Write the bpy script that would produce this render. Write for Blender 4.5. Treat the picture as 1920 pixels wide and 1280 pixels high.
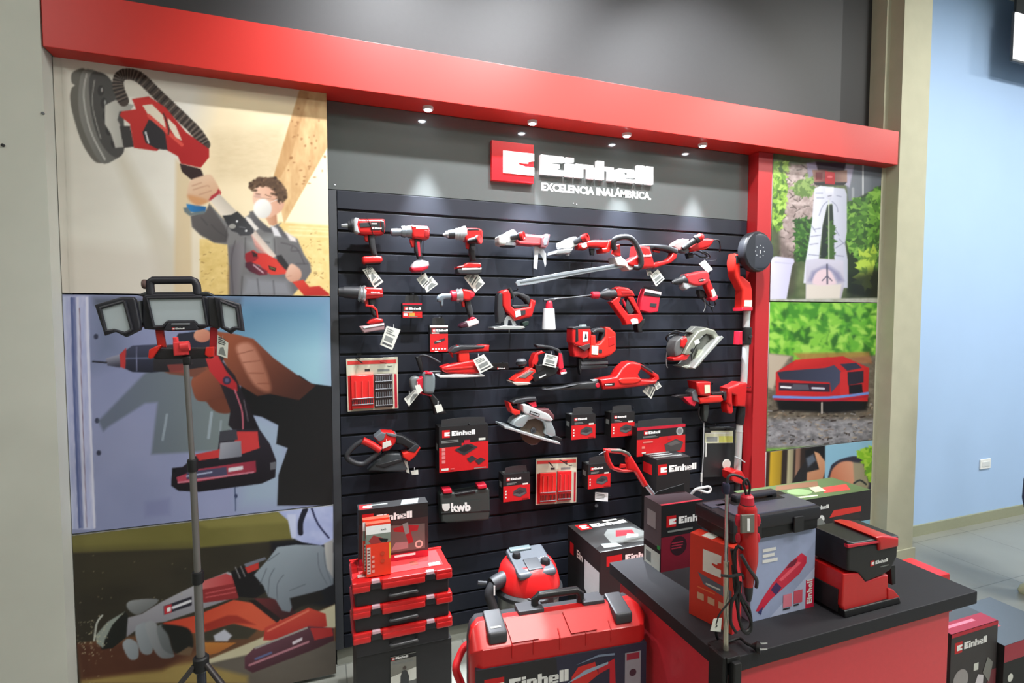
import bpy, bmesh, math, random
import numpy as np
from mathutils import Vector, Matrix
from mathutils.geometry import tessellate_polygon
random.seed(7)
SC = bpy.context.scene
COL = SC.collection
for o in list(bpy.data.objects): bpy.data.objects.remove(o)

# ------------------------------------------------------------------ camera, world, light
FPX = 999.0; YAW = math.radians(19.955); PIT = math.radians(2.818)
CAM = Vector((0.0, -2.72, 1.748))
FW = Vector((math.sin(YAW)*math.cos(PIT), math.cos(YAW)*math.cos(PIT), -math.sin(PIT)))
RT = Vector((math.cos(YAW), -math.sin(YAW), 0)); UP = RT.cross(FW)
cd = bpy.data.cameras.new('camera'); cam = bpy.data.objects.new('camera', cd); COL.objects.link(cam)
cd.sensor_width = 36; cd.lens = FPX*36/1920; cd.clip_start = .02; cd.clip_end = 60
cam.matrix_world = Matrix(((RT.x, UP.x, -FW.x, CAM.x), (RT.y, UP.y, -FW.y, CAM.y), (RT.z, UP.z, -FW.z, CAM.z), (0, 0, 0, 1)))
SC.camera = cam
vs = SC.view_settings; vs.view_transform = 'Standard'; vs.look = 'None'; vs.gamma = 1; vs.use_curve_mapping = False
vs.exposure = 0.0
wd = bpy.data.worlds.new('world'); SC.world = wd; wd.use_nodes = True
wd.node_tree.nodes['Background'].inputs[0].default_value = (.55, .6, .6, 1)
wd.node_tree.nodes['Background'].inputs[1].default_value = 0.07

def light(name, kind, loc, energy, color=(1, 1, 1), aim=None, parent=None, **kw):
    l = bpy.data.lights.new(name, kind); l.energy = energy; l.color = color
    for k, v in kw.items(): setattr(l, k, v)
    o = bpy.data.objects.new(name, l); COL.objects.link(o); o.location = loc
    if aim is not None: o.rotation_euler = (Vector(aim)-Vector(loc)).to_track_quat('-Z', 'Y').to_euler()
    if parent: 
        o.parent = parent; o.location = Vector(loc)-parent.location
    return o
# shop ceiling: LED panels (rows behind the camera) and downlights aimed at the red beam
CEIL = 4.3
PANELS = [(-2.4, -2.8), (1.3, -2.2), (4.4, -1.9), (0.85, -3.5), (2.52, -3.4), (5.1, -3.5), (6.9, -2.0)]
PANEL_W = 40; PANEL_C = (1.0, .985, .93)
BEAMLIGHTS = [(0.45, -1.2), (1.3, -1.2), (2.2, -1.2)]
BEAM_W = 430; SPOT_W = 430; SPOT_C = (.86, .93, 1.0)
SPOTX = [0.52, 1.07, 1.64, 2.16]

# ------------------------------------------------------------------ projection helpers (photo pixel -> point on a plane)
def ray(x, y): return FW + RT*((x-960)/FPX) - UP*((y-640)/FPX)
def at(x, y, Y): d = ray(x, y); return CAM + d*((Y-CAM.y)/d.y)
def atz(x, y, Z): d = ray(x, y); return CAM + d*((Z-CAM.z)/d.z)
def atx(x, y, X): d = ray(x, y); return CAM + d*((X-CAM.x)/d.x)
def proj_np(W):
    Q = W-np.array(CAM); z = Q@np.array(FW)
    return 960+FPX*(Q@np.array(RT))/z, 640-FPX*(Q@np.array(UP))/z

# ------------------------------------------------------------------ materials
def lin(c):
    c = c/255.0
    return c/12.92 if c <= .04045 else ((c+.055)/1.055)**2.4
MC = {}
def C(r, g, b, rough=.45, metal=0.0, var=.06, bump=.0, scale=60, spec=.5, emit=0, alpha=1, coat=0, trans=0):
    k = (r, g, b, rough, metal, var, bump, scale, spec, emit, alpha, coat, trans)
    if k in MC: return MC[k]
    m = bpy.data.materials.new('finish_%d_%d_%d' % (r, g, b)); MC[k] = m; m.use_nodes = True
    nt = m.node_tree; p = nt.nodes['Principled BSDF']
    base = (lin(r), lin(g), lin(b), 1)
    p.inputs['Roughness'].default_value = rough; p.inputs['Metallic'].default_value = metal
    p.inputs['Specular IOR Level'].default_value = spec
    if coat: p.inputs['Coat Weight'].default_value = coat; p.inputs['Coat Roughness'].default_value = .08
    if emit: p.inputs['Emission Color'].default_value = base; p.inputs['Emission Strength'].default_value = emit
    if alpha < 1: p.inputs['Alpha'].default_value = alpha
    if trans: p.inputs['Transmission Weight'].default_value = trans
    tc = nt.nodes.new('ShaderNodeTexCoord'); n = nt.nodes.new('ShaderNodeTexNoise'); n.inputs['Scale'].default_value = scale
    n.inputs['Detail'].default_value = 3
    nt.links.new(tc.outputs['Object'], n.inputs['Vector'])
    mp = nt.nodes.new('ShaderNodeMapRange'); mp.inputs[3].default_value = 1-var; mp.inputs[4].default_value = 1+var
    nt.links.new(n.outputs['Fac'], mp.inputs[0])
    h = nt.nodes.new('ShaderNodeHueSaturation'); h.inputs['Color'].default_value = base
    nt.links.new(mp.outputs[0], h.inputs['Value']); nt.links.new(h.outputs[0], p.inputs['Base Color'])
    if bump:
        bp = nt.nodes.new('ShaderNodeBump'); bp.inputs['Strength'].default_value = bump; bp.inputs['Distance'].default_value = .002
        nt.links.new(n.outputs['Fac'], bp.inputs['Height']); nt.links.new(bp.outputs[0], p.inputs['Normal'])
    return m
RED = C(192, 26, 27, .36, coat=.2); DRED = C(158, 26, 30, .4); ORED = C(206, 38, 30, .38); CRIM = C(198, 32, 54, .4)
BLK = C(19, 19, 22, .5); DGR = C(44, 45, 49, .5); MGR = C(96, 99, 104, .5); LGR = C(168, 171, 174, .45); RUB = C(38, 38, 41, .75)
SIL = C(190, 192, 196, .32, .75); STEEL = C(150, 152, 156, .3, .9); WHT = C(232, 233, 232, .55); PAP = C(206, 208, 200, .8)
CARD = C(17, 16, 18, .6); CRED = C(188, 18, 24, .5); CCR = C(176, 20, 44, .5); PGR = C(120, 124, 122, .8); PDK = C(70, 72, 74, .8)
CLEAR = C(205, 210, 208, .15, alpha=.32); CHR = C(215, 216, 220, .15, 1.0)

# ------------------------------------------------------------------ mesh builder
def catmull(pts, closed=True, sub=4):
    n = len(pts); out = []
    rng = range(n) if closed else range(n-1)
    for i in rng:
        if closed: p0, p1, p2, p3 = pts[(i-1) % n], pts[i], pts[(i+1) % n], pts[(i+2) % n]
        else: p0, p1, p2, p3 = pts[max(i-1, 0)], pts[i], pts[i+1], pts[min(i+2, n-1)]
        for k in range(sub):
            t = k/sub
            out.append(tuple(.5*((2*b)+(c-a)*t+(2*a-5*b+4*c-d)*t*t+(3*b-a-3*c+d)*t**3) for a, b, c, d in zip(p0, p1, p2, p3)))
    if not closed: out.append(tuple(pts[-1]))
    return out
def prs(s):
    if not isinstance(s, str): return [tuple(p) for p in s]
    return [tuple(float(v) for v in q.split(',')) for q in s.split()]
def area2(P): return sum(P[i][0]*P[(i+1) % len(P)][1]-P[(i+1) % len(P)][0]*P[i][1] for i in range(len(P)))/2
def inset(P, d):
    n = len(P); out = []
    for i in range(n):
        a, b, c = Vector(P[i-1][:2]), Vector(P[i][:2]), Vector(P[(i+1) % n][:2])
        e1, e2 = (b-a), (c-b)
        if e1.length < 1e-7 or e2.length < 1e-7: out.append(tuple(b)); continue
        e1.normalize(); e2.normalize()
        n1, n2 = Vector((-e1.y, e1.x)), Vector((-e2.y, e2.x)); m = n1+n2
        if m.length < 1e-4: m = n1
        m.normalize(); k = d/max(m.dot(n1), .5)
        out.append(tuple(b+m*k))
    return out
class MB:
    def __init__(s): s.v = []; s.f = []; s.m = []; s.mats = []
    def mi(s, m):
        if m not in s.mats: s.mats.append(m)
        return s.mats.index(m)
    def add(s, vs, fs, m):
        b = len(s.v); i = s.mi(m); s.v.extend(tuple(v) for v in vs)
        for f in fs: s.f.append([b+k for k in f]); s.m.append(i)
    def rings(s, R, m, cap0=True, cap1=True, closed=True):
        n = len(R[0]); vs = [v for r in R for v in r]; fs = []
        for k in range(len(R)-1):
            for i in range(n if closed else n-1): fs.append([k*n+i, k*n+(i+1) % n, (k+1)*n+(i+1) % n, (k+1)*n+i])
        if cap0: 
            for t in tessellate_polygon([[Vector(v) for v in R[0]]]): fs.append(list(t)[::-1])
        if cap1:
            o = (len(R)-1)*n
            for t in tessellate_polygon([[Vector(v) for v in R[-1]]]): fs.append([o+k for k in t])
        s.add(vs, fs, m)
    def prism_xz(s, P, m, yf, yb, r=.005, steps=3, xf=None):
        """P: (x,z) outline; front face at y=yf (nearer camera, smaller), back at yb; rounded front and back edges"""
        P = [p[:2] for p in P]
        if area2(P) < 0: P = P[::-1]
        xs = [p[0] for p in P]; zs = [p[1] for p in P]
        r = min(r, abs(yb-yf)*.48, .3*min(max(xs)-min(xs), max(zs)-min(zs)))
        R = []
        for k in range(steps):
            a = math.pi/2*k/steps; R.append([(x, yf+r*(1-math.cos(a)), z) for x, z in inset(P, r*(1-math.sin(a)))])
        R.append([(x, yf+r, z) for x, z in P]); R.append([(x, yb-r, z) for x, z in P])
        R.append([(x, yb-r*.3, z) for x, z in inset(P, r*.3)]); R.append([(x, yb, z) for x, z in inset(P, r)])
        if xf: R = [[xf(v) for v in q] for q in R]
        s.rings(R, m)
    def prism(s, P3, N, th, m, r=.0):
        """planar outline P3 (3D points), thickness th along N (front is P3)"""
        N = Vector(N).normalized(); A = [Vector(p) for p in P3]
        s.rings([A, [p-N*th for p in A]], m)
    def tube(s, pts, rad, m, n=10, sm=True, cap=True):
        pts = [Vector(p) for p in (catmull(pts, False, 5) if sm and len(pts) > 2 else pts)]
        rs = rad if isinstance(rad, (list, tuple)) else [rad]*len(pts)
        if len(rs) != len(pts): rs = list(np.interp(np.linspace(0, 1, len(pts)), np.linspace(0, 1, len(rs)), rs))
        R = []; ref = None
        for i, p in enumerate(pts):
            t = (pts[min(i+1, len(pts)-1)]-pts[max(i-1, 0)])
            if t.length < 1e-9: t = Vector((0, 0, 1))
            t.normalize()
            if ref is None: ref = t.orthogonal().normalized()
            ref = (ref-t*ref.dot(t)); ref = ref.normalized() if ref.length > 1e-6 else t.orthogonal().normalized()
            b = t.cross(ref)
            R.append([tuple(p+(ref*math.cos(2*math.pi*k/n)+b*math.sin(2*math.pi*k/n))*rs[i]) for k in range(n)])
        s.rings(R, m, cap, cap)
    def lathe(s, A, B, prof, m, n=20):
        A, B = Vector(A), Vector(B); ax = B-A; t = ax.normalized(); u = t.orthogonal().normalized(); w = t.cross(u)
        R = [[tuple(A+ax*q+(u*math.cos(2*math.pi*k/n)+w*math.sin(2*math.pi*k/n))*max(r, 1e-5)) for k in range(n)] for q, r in prof]
        s.rings(R, m)
    def box(s, x0, x1, y0, y1, z0, z1, m, b=.0, xf=None):
        if b <= 0:
            v = [(x, y, z) for z in (z0, z1) for x, y in ((x0, y0), (x1, y0), (x1, y1), (x0, y1))]
            if xf: v = [xf(p) for p in v]
            s.add(v, [[3, 2, 1, 0], [4, 5, 6, 7], [0, 1, 5, 4], [1, 2, 6, 5], [2, 3, 7, 6], [3, 0, 4, 7]], m)
        else:
            b = min(b, .45*min(x1-x0, y1-y0, z1-z0))
            def ring(z, d):
                o = []
                for cx, cy, a0 in ((x0+b, y0+b, 180), (x1-b, y0+b, 270), (x1-b, y1-b, 0), (x0+b, y1-b, 90)):
                    for k in range(4):
                        a = math.radians(a0+30*k); o.append((cx+(b-d)*math.cos(a), cy+(b-d)*math.sin(a), z))
                return o
            R = [ring(z0, b), ring(z0+.3*b, .3*b), ring(z0+b, 0), ring(z1-b, 0), ring(z1-.3*b, .3*b), ring(z1, b)]
            if xf: R = [[xf(v) for v in q] for q in R]
            s.rings(R, m)
    def build(s, name, parent=None, org=None, ang=38, smooth=True):
        me = bpy.data.meshes.new(name); V = np.array(s.v, dtype=float)
        if org is None: org = ((V[:, 0].min()+V[:, 0].max())/2, (V[:, 1].min()+V[:, 1].max())/2, V[:, 2].min())
        me.from_pydata((V-np.array(org)).tolist(), [], s.f)
        for m in s.mats: me.materials.append(m)
        me.polygons.foreach_set('material_index', s.m)
        bm = bmesh.new(); bm.from_mesh(me)
        bmesh.ops.dissolve_degenerate(bm, edges=bm.edges, dist=1e-6)
        bmesh.ops.recalc_face_normals(bm, faces=bm.faces); bm.to_mesh(me); bm.free()
        if smooth:
            me.polygons.foreach_set('use_smooth', [True]*len(me.polygons)); me.set_sharp_from_angle(angle=math.radians(ang))
        o = bpy.data.objects.new(name, me); COL.objects.link(o)
        if smooth: w = o.modifiers.new('weighted_normal', 'WEIGHTED_NORMAL'); w.keep_sharp = True; w.weight = 90
        if parent: o.parent = parent; o.location = Vector(org)-Vector(parent['_o'])
        else: o.location = org
        return o
def tag(o, label=None, cat=None, group=None, kind=None):
    if label: o['label'] = label
    if cat: o['category'] = cat
    if group: o['group'] = group
    if kind: o['kind'] = kind
    return o
def struct(name, mb, label=None, smooth=True):
    return tag(mb.build(name, smooth=smooth), label, kind='structure')

# ------------------------------------------------------------------ lettering
TXT = {}
def text_mesh(s, bold=.02):
    k = (s, bold)
    if k not in TXT:
        cu = bpy.data.curves.new('lettering', 'FONT'); cu.body = s; cu.size = 1; cu.offset = bold; cu.resolution_u = 2
        ob = bpy.data.objects.new('lettering', cu); COL.objects.link(ob)
        me = bpy.data.meshes.new_from_object(ob.evaluated_get(bpy.context.evaluated_depsgraph_get()))
        vs = [tuple(v.co)[:2] for v in me.vertices]; fs = [list(p.vertices) for p in me.polygons]
        bpy.data.objects.remove(ob); bpy.data.meshes.remove(me)
        TXT[k] = (vs, fs)
    return TXT[k]
GL = {'E': (.98, [(0, 0, .46, 1), (.46, .7, .98, 1), (.46, .36, .8, .58), (.46, 0, .98, .28)]),
      'i': (.36, [(0, 0, .36, .68), (0, .77, .36, 1)]),
      'n': (.86, [(0, 0, .34, .72), (.34, .52, .78, .72), (.52, 0, .86, .6)]),
      'h': (.86, [(0, 0, .34, 1), (.34, .52, .78, .72), (.52, 0, .86, .6)]),
      'e': (.86, [(0, .04, .34, .68), (.06, 0, .84, .17), (.06, .55, .8, .72), (.54, .28, .86, .62), (.34, .27, .6, .4)]),
      'l': (.36, [(0, 0, .36, 1)])}
def brand_rects(word='Einhell'):
    x = 0; out = []
    for ch in word:
        w, rs = GL[ch]
        out += [(x+a, b, x+c, d) for a, b, c, d in rs]; x += w+.07
    return x-.07, out
ESH = [(0, 0), (1, .0), (1, .36), (.72, .36), (.5, .44), (.5, .52), (.8, .52), (.8, .6), (1, .66), (1, 1), (0, 1)]
class Face:
    """a flat face with print on it: origin O, edge vectors U (width) and V (height) in metres"""
    def __init__(s, mb, O, U, V):
        s.mb = mb; s.O = Vector(O); s.U = Vector(U); s.V = Vector(V); s.N = s.U.cross(s.V).normalized(); s.l = .0006
        s.w = s.U.length; s.h = s.V.length; s.asp = s.w/s.h
    def pt(s, u, v): return s.O+s.U*u+s.V*v+s.N*s.l
    def poly(s, pts, m, up=True):
        P = [s.pt(*p) for p in prs(pts)]
        fs = [list(t) for t in tessellate_polygon([P])]
        if up: s.l += .00012
        s.mb.add(P, fs, m)
    def rect(s, u0, v0, u1, v1, m, up=True): s.poly([(u0, v0), (u1, v0), (u1, v1), (u0, v1)], m, up)
    def ell(s, u, v, ru, m, n=20, ky=None): s.poly([(u+ru*math.cos(6.2832*k/n), v+(ky or ru*s.asp)*math.sin(6.2832*k/n)) for k in range(n)], m)
    def word(s, u, v, h, m, word='Einhell', sk=0):
        w, rs = brand_rects(word); k = h/s.asp
        for a, b, c, d in rs: s.poly([(u+a*k, v+b*h), (u+c*k, v+b*h), (u+c*k, v+d*h), (u+a*k, v+d*h)], m, False)
        s.l += .00012; return u+w*k
    def logo(s, u, v, h, m=None, red=None, word=True, wh=.62):
        k = h/s.asp
        s.rect(u, v, u+k, v+h, red or CRED); s.poly([(u+k*(.3+.7*a), v+h*(.22+.5*b)) for a, b in ESH], m or WHT)
        if word: return s.word(u+k*1.25, v+h*.2, h*wh, m or WHT)
    def text(s, t, u, v, h, m, bold=.02, vert=False):
        vs, fs = text_mesh(t, bold); k = h/s.asp
        P = [s.pt(u-b*k, v+a*h) if vert else s.pt(u+a*k, v+b*h) for a, b in vs]
        s.mb.add(P, fs, m); s.l += .00012
    def lines(s, u0, v0, u1, v1, n, m, fill=.5):
        dv = (v1-v0)/n
        for i in range(n): s.rect(u0, v1-(i+fill)*dv, u0+(u1-u0)*random.uniform(.6, 1), v1-i*dv, m, False)
        s.l += .00012

# ------------------------------------------------------------------ a thing traced on the wall
class T:
    def __init__(s, name, label, cat, mp=(0, 0, 1), group=None):
        s.name, s.label, s.cat, s.mp, s.group = name, label, cat, mp, group; s.parts = []; s.cur = {}
    def mb(s, part):
        """part 'leg' continues the last leg; 'leg+' starts a new one; 'a/b' is sub-part b of part a"""
        if part.endswith('+'):
            part = part[:-1]; m = MB(); s.parts.append((part, m)); s.cur[part] = m; return m
        if part not in s.cur: m = MB(); s.parts.append((part, m)); s.cur[part] = m
        return s.cur[part]
    def px(s, x, y): return s.mp[0]+x/s.mp[2], s.mp[1]+y/s.mp[2]
    def w(s, x, y, f): return at(*s.px(x, y), -f)
    def prism(s, part, pts, m, f, b=None, r=.006, c=0, steps=3):
        P = prs(pts)
        if c: P = catmull(P, True, 3)
        b = f-.03 if b is None else b
        s.mb(part).prism_xz([(q.x, q.z) for q in (s.w(x, y, f) for x, y in P)], m, -f, -b, r, steps)
    def tube(s, part, pts, rad, m, f=None, n=10, sm=True):
        P = [s.w(p[0], p[1], p[2] if len(p) > 2 else f) for p in prs(pts)]
        s.mb(part).tube(P, rad, m, n, sm)
    def lathe(s, part, A, B, prof, m, n=20):
        s.mb(part).lathe(s.w(*A), s.w(*B), prs(prof), m, n)
    def disc(s, part, x, y, rad, m, f, b, n=24):
        c = s.w(x, y, f); s.mb(part).prism_xz([(c.x+rad*math.cos(6.2832*k/n), c.z+rad*math.sin(6.2832*k/n)) for k in range(n)], m, -f, -b, .003)
    def quad(s, part, corners, f, m, th=.004, bk=None):
        """thin card: TL TR BR BL -> returns Face"""
        P = [s.w(x, y, f) for x, y in prs(corners)]; M = s.mb(part)
        M.rings([P, [p+Vector((0, th, 0)) for p in P]], m)
        return Face(M, P[3], P[2]-P[3], P[0]-P[3])
    def card(s, corners, f, part='price_tag+', m=None, label=None, style=0):
        F = s.quad(part, corners, f, m or PAP, .0015)
        if style == 0:
            F.rect(.12, .1, .88, .2, PDK); F.rect(.15, .3, .8, .55, PGR); F.lines(.12, .62, .88, .92, 3, PGR)
        elif style == 1:
            F.lines(.1, .55, .9, .92, 4, PDK); F.poly([(.15, .1), (.85, .1), (.6, .5), (.3, .42)], PGR)
        s.mb('price_tag/tie_string+').tube([s.w(*(np.mean(prs(corners)[:2], 0)), f), s.w(*(np.mean(prs(corners)[:2], 0)+np.array((0, -25*s.mp[2]/4))), f-.01)], .0008, WHT, 5)
        return F
    def done(s, hook=None, hf=.03):
        kids = {}
        allv = np.array([v for _, m in s.parts for v in m.v])
        org = Vector(((allv[:, 0].min()+allv[:, 0].max())/2, (allv[:, 1].min()+allv[:, 1].max())/2, allv[:, 2].min()))
        if len(s.parts) == 1: root = s.parts[0][1].build(s.name)
        else:
            root = bpy.data.objects.new(s.name, None); COL.objects.link(root); root.location = org; root.empty_display_size = .05
            root['_o'] = tuple(org)
            for p, m in s.parts:
                q = p.split('/')
                if len(q) == 1:
                    V = np.array(m.v); o = m.build(p, root); kids[p] = o
                    o['_o'] = tuple(((V[:, 0].min()+V[:, 0].max())/2, (V[:, 1].min()+V[:, 1].max())/2, V[:, 2].min()))
                else: m.build(q[1], kids[q[0]])
            for o in kids.values(): del o['_o']
            del root['_o']
        tag(root, s.label, s.cat, s.group)
        if hook:
            h = MB(); a = s.w(hook[0], hook[1], .0); b = s.w(hook[0], hook[1], hf)
            h.box(a.x-.012, a.x+.012, -.006, 0, a.z-.004, a.z+.03, BLK, .002)
            h.tube([(a.x, -.003, a.z+.01), (a.x, -hf, a.z+.008), (a.x, -hf-.008, a.z+.018)], .0025, BLK, 6)
            tag(h.build('display_hook'), 'black hook carrying the '+s.short(), 'hook', 'hooks on the slatted wall')
        return root
    def short(s): return ' '.join(s.label.split()[:12])
def price(s, *a, **k): return s.card(*a, **k)
# ------------------------------------------------------------------ setting
YB = -.173; YP = -.086                      # beam front, poster / column front; slat wall face is y = 0
ZB0, ZB1 = 2.763, 2.985
CONC = C(176, 174, 152, .85, var=.1, bump=.25, scale=9); CONC2 = C(192, 193, 184, .8, var=.06, bump=.15, scale=6)
def tiled_floor():
    m = bpy.data.materials.new('floor_tiles'); m.use_nodes = True; nt = m.node_tree; p = nt.nodes['Principled BSDF']
    tc = nt.nodes.new('ShaderNodeTexCoord'); br = nt.nodes.new('ShaderNodeTexBrick'); br.offset = 0; br.squash = 1
    br.inputs['Scale'].default_value = 1; br.inputs['Brick Width'].default_value = .6; br.inputs['Row Height'].default_value = .6
    br.inputs['Mortar Size'].default_value = .003; br.inputs['Color1'].default_value = (lin(150), lin(151), lin(142), 1)
    br.inputs['Color2'].default_value = (lin(144), lin(146), lin(138), 1); br.inputs['Mortar'].default_value = (lin(110), lin(112), lin(106), 1)
    n = nt.nodes.new('ShaderNodeTexNoise'); n.inputs['Scale'].default_value = 2.5; n.inputs['Detail'].default_value = 5
    mx = nt.nodes.new('ShaderNodeMixRGB'); mx.blend_type = 'MULTIPLY'; mx.inputs[0].default_value = .25
    L = nt.links.new; L(tc.outputs['Object'], br.inputs['Vector']); L(tc.outputs['Object'], n.inputs['Vector'])
    L(br.outputs['Color'], mx.inputs[1]); L(n.outputs['Fac'], mx.inputs[2]); L(mx.outputs[0], p.inputs['Base Color']); p.inputs['Roughness'].default_value = .32
    return m
m = MB(); m.box(-4, 9, -7, 1, -.1, 0, tiled_floor()); struct('floor', m)
m = MB(); m.box(-4, 9, -7, 1, CEIL, CEIL+.1, C(200, 204, 196, .9)); struct('ceiling', m)
m = MB(); m.box(-4, 9, -7.1, -7, 0, CEIL, C(206, 208, 198, .9)); struct('wall_rear', m)
m = MB(); m.box(-4.1, -4, -7, .3, 0, CEIL, C(190, 190, 182, .9)); struct('wall_left', m)
m = MB(); m.box(9, 9.1, -7, .3, 0, CEIL, C(165, 190, 222, .9)); struct('wall_right', m)
# black wall behind the display
m = MB(); m.box(-1.2, 3.75, .02, .12, 0, CEIL, C(34, 34, 36, .6, var=.05)); struct('wall_back', m)
m = MB(); m.box(-1.0, 3.33, -.03, .02, ZB1-.02, CEIL, C(40, 40, 42, .55, var=.08)); struct('trim_1', m)
# pillars
m = MB(); m.box(-4, -.968, YB+.004, .3, 0, CEIL, CONC2)
for z in (1.2, 2.95, 3.4): pass
m.box(-1.275, -1.272, YB+.0025, YB+.0045, 0, CEIL, C(140, 138, 122, .9))
struct('wall_front_left', m)
m = MB(); m.box(3.712, 3.985, YB-.002, .1, 0, CEIL, CONC); struct('trim_2', m)
m = MB(); m.box(3.67, 3.712, YP, .02, 0, CEIL, CONC); struct('trim_3', m)
m = MB(); m.box(3.695, 4.0, YB-.014, YB-.002, 0, .085, CONC, .002); struct('baseboard_pillar', m)
# blue wall
m = MB(); m.box(3.985, 9, .09, .25, 0, CEIL, C(168, 196, 232, .7, var=.03, scale=3)); struct('wall_blue', m)
m = MB(); m.box(3.985, 9, .075, .09, 0, .085, C(150, 152, 128, .6)); struct('baseboard_right', m)
m = MB(); m.box(.06, 3.6, .005, .022, 0, .09, C(150, 152, 140, .6)); struct('baseboard_back', m)
# screws in the pillar
m = MB()
c = at(5, 272, YB); m.lathe((c.x, YB+.006, c.z), (c.x, YB-.004, c.z), [(0, .006), (.8, .006), (1, .004)], BLK, 10)
tag(m.build('wall_screw'), 'black screw head in the left pillar high up', 'screw')
m = MB(); c = at(80, 212, YB); m.lathe((c.x, YB+.006, c.z), (c.x, YB-.002, c.z), [(0, .005), (.8, .005), (1, .003)], MGR, 10)
tag(m.build('wall_plug'), 'small grey wall plug in the left pillar beside the top poster', 'plug')

# red beam (fascia box) and red column
m = MB(); m.box(-.962, 3.70, YB, -.002, ZB0, ZB1, C(190, 38, 30, .4, coat=0, var=.03), .003)
tag(m.build('display_beam'), 'long glossy red header beam across the top of the tool display', 'beam')
m = MB(); m.box(2.585, 2.697, YP, .0, .09, ZB0-.001, C(166, 28, 32, .5, coat=.05, var=.03), .002)
tag(m.build('display_column'), 'tall narrow red column between slatted wall and right posters', 'column')

# slatted wall
SX0, SX1 = .093, 2.575; ZS0 = 2.345
m = MB(); SL = C(28, 31, 40, .52, var=.05, spec=.3); SLB = C(12, 12, 14, .7)
m.box(SX0, SX1, .0, .02, .09, ZS0, SLB)
z = ZS0; h = 2.345-2.247; k = 0
while z > .15:
    z0 = max(z-h+.012, .09); m.box(SX0, SX1-.0, -.012, .002, z0, z, SL, .0025); z -= h if k == 0 else .0995; k += 1
    h = .0995
sw = T('slat_wall', 'black horizontally slatted display wall carrying all the hanging tools', 'display wall')
sw.parts.append(('slat_panel', m))
m2 = MB(); m2.box(SX0-.038, SX0-.002, -.013, .0, .09, ZS0, C(60, 62, 66, .5)); sw.parts.append(('side_strip', m2))
sw.done()
# glossy black header panel with the sign
m = MB(); m.box(.055, 2.583, -.006, .004, ZS0+.004, ZB0-.002, C(84, 87, 86, .1, var=.02, spec=.7, coat=.5), .001)
for x, y in ((628, 347), (1075, 381), (1081, 383), (1413, 410)):
    c = at(x, y, -.006); m.lathe((c.x, -.005, c.z), (c.x, -.009, c.z), [(0, .004), (.7, .004), (1, .002)], LGR, 8)
tag(m.build('header_panel'), 'glossy dark panel under the red beam, behind the sign', 'panel')
# logo block
s = T('logo_block', 'raised red square block with a white letter E shape on the header panel', 'sign')
a = at(922, 337, -.035); b = at(1001, 262, -.035); w_ = b.x-a.x; z0 = a.z; z1 = at(922, 262, -.035).z
q = s.mb('block'); q.box(a.x, b.x, -.035, -.006, z0, z1, C(214, 26, 36, .25, coat=.3), .002)
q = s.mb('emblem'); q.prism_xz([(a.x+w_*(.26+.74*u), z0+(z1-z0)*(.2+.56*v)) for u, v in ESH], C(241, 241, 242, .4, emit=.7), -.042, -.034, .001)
s.done()
# raised lettering Einhell
w, rs = brand_rects(); a = at(1014, 325, -.03); b = at(1225, 347, -.03); k = (b.x-a.x)/w; hh = at(1014, 289, -.03).z-a.z
m = MB()
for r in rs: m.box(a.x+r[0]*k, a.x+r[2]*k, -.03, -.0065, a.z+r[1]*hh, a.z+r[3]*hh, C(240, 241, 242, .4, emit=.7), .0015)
tag(m.build('sign_lettering'), 'large raised white word Einhell on the header panel', 'sign lettering')
a = at(1015, 356, -.007); b = at(1221, 374, -.007); vs_, fs_ = text_mesh('EXCELENCIA INALÁMBRICA.', .045); W = max(v[0] for v in vs_); k = (b.x-a.x)/W
m = MB(); m.add([(a.x+x*k, -.0075, a.z+y*k*1.0) for x, y in vs_], fs_, WHT)
m.add([(a.x+x*k, -.0055, a.z+y*k*1.0) for x, y in vs_], fs_, WHT)
tag(m.build('slogan_lettering'), 'thin white slogan line EXCELENCIA INALÁMBRICA. under the big word', 'sign lettering')

# four spotlights under the beam
for i, x in enumerate(SPOTX):
    nm = ['above the left of the slatted wall', 'above the red logo block', 'above the end of the white word', 'nearest the red column'][i]
    s = T('spotlight', 'small white LED spotlight under the red beam, '+nm, 'spotlight', group='spotlights under the beam')
    zc = ZB0; y = -.085
    s.mb('housing').lathe((x, y, zc+.001), (x, y, zc-.016), [(0, .026), (.8, .026), (1, .022), (1, .019), (.6, .017)], C(225, 225, 225, .4), 24)
    s.mb('lens').lathe((x, y, zc-.006), (x, y, zc-.022), [(0, .018), (.5, .018), (.85, .013), (1, .004)], C(240, 246, 255, .3, emit=26), 20)
    r = s.done()
    light('spot_light', 'SPOT', (x, y, zc-.03), SPOT_W, SPOT_C, (x, -.27, 1.6), r, spot_size=math.radians(52), spot_blend=.7, shadow_soft_size=.012)
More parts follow.
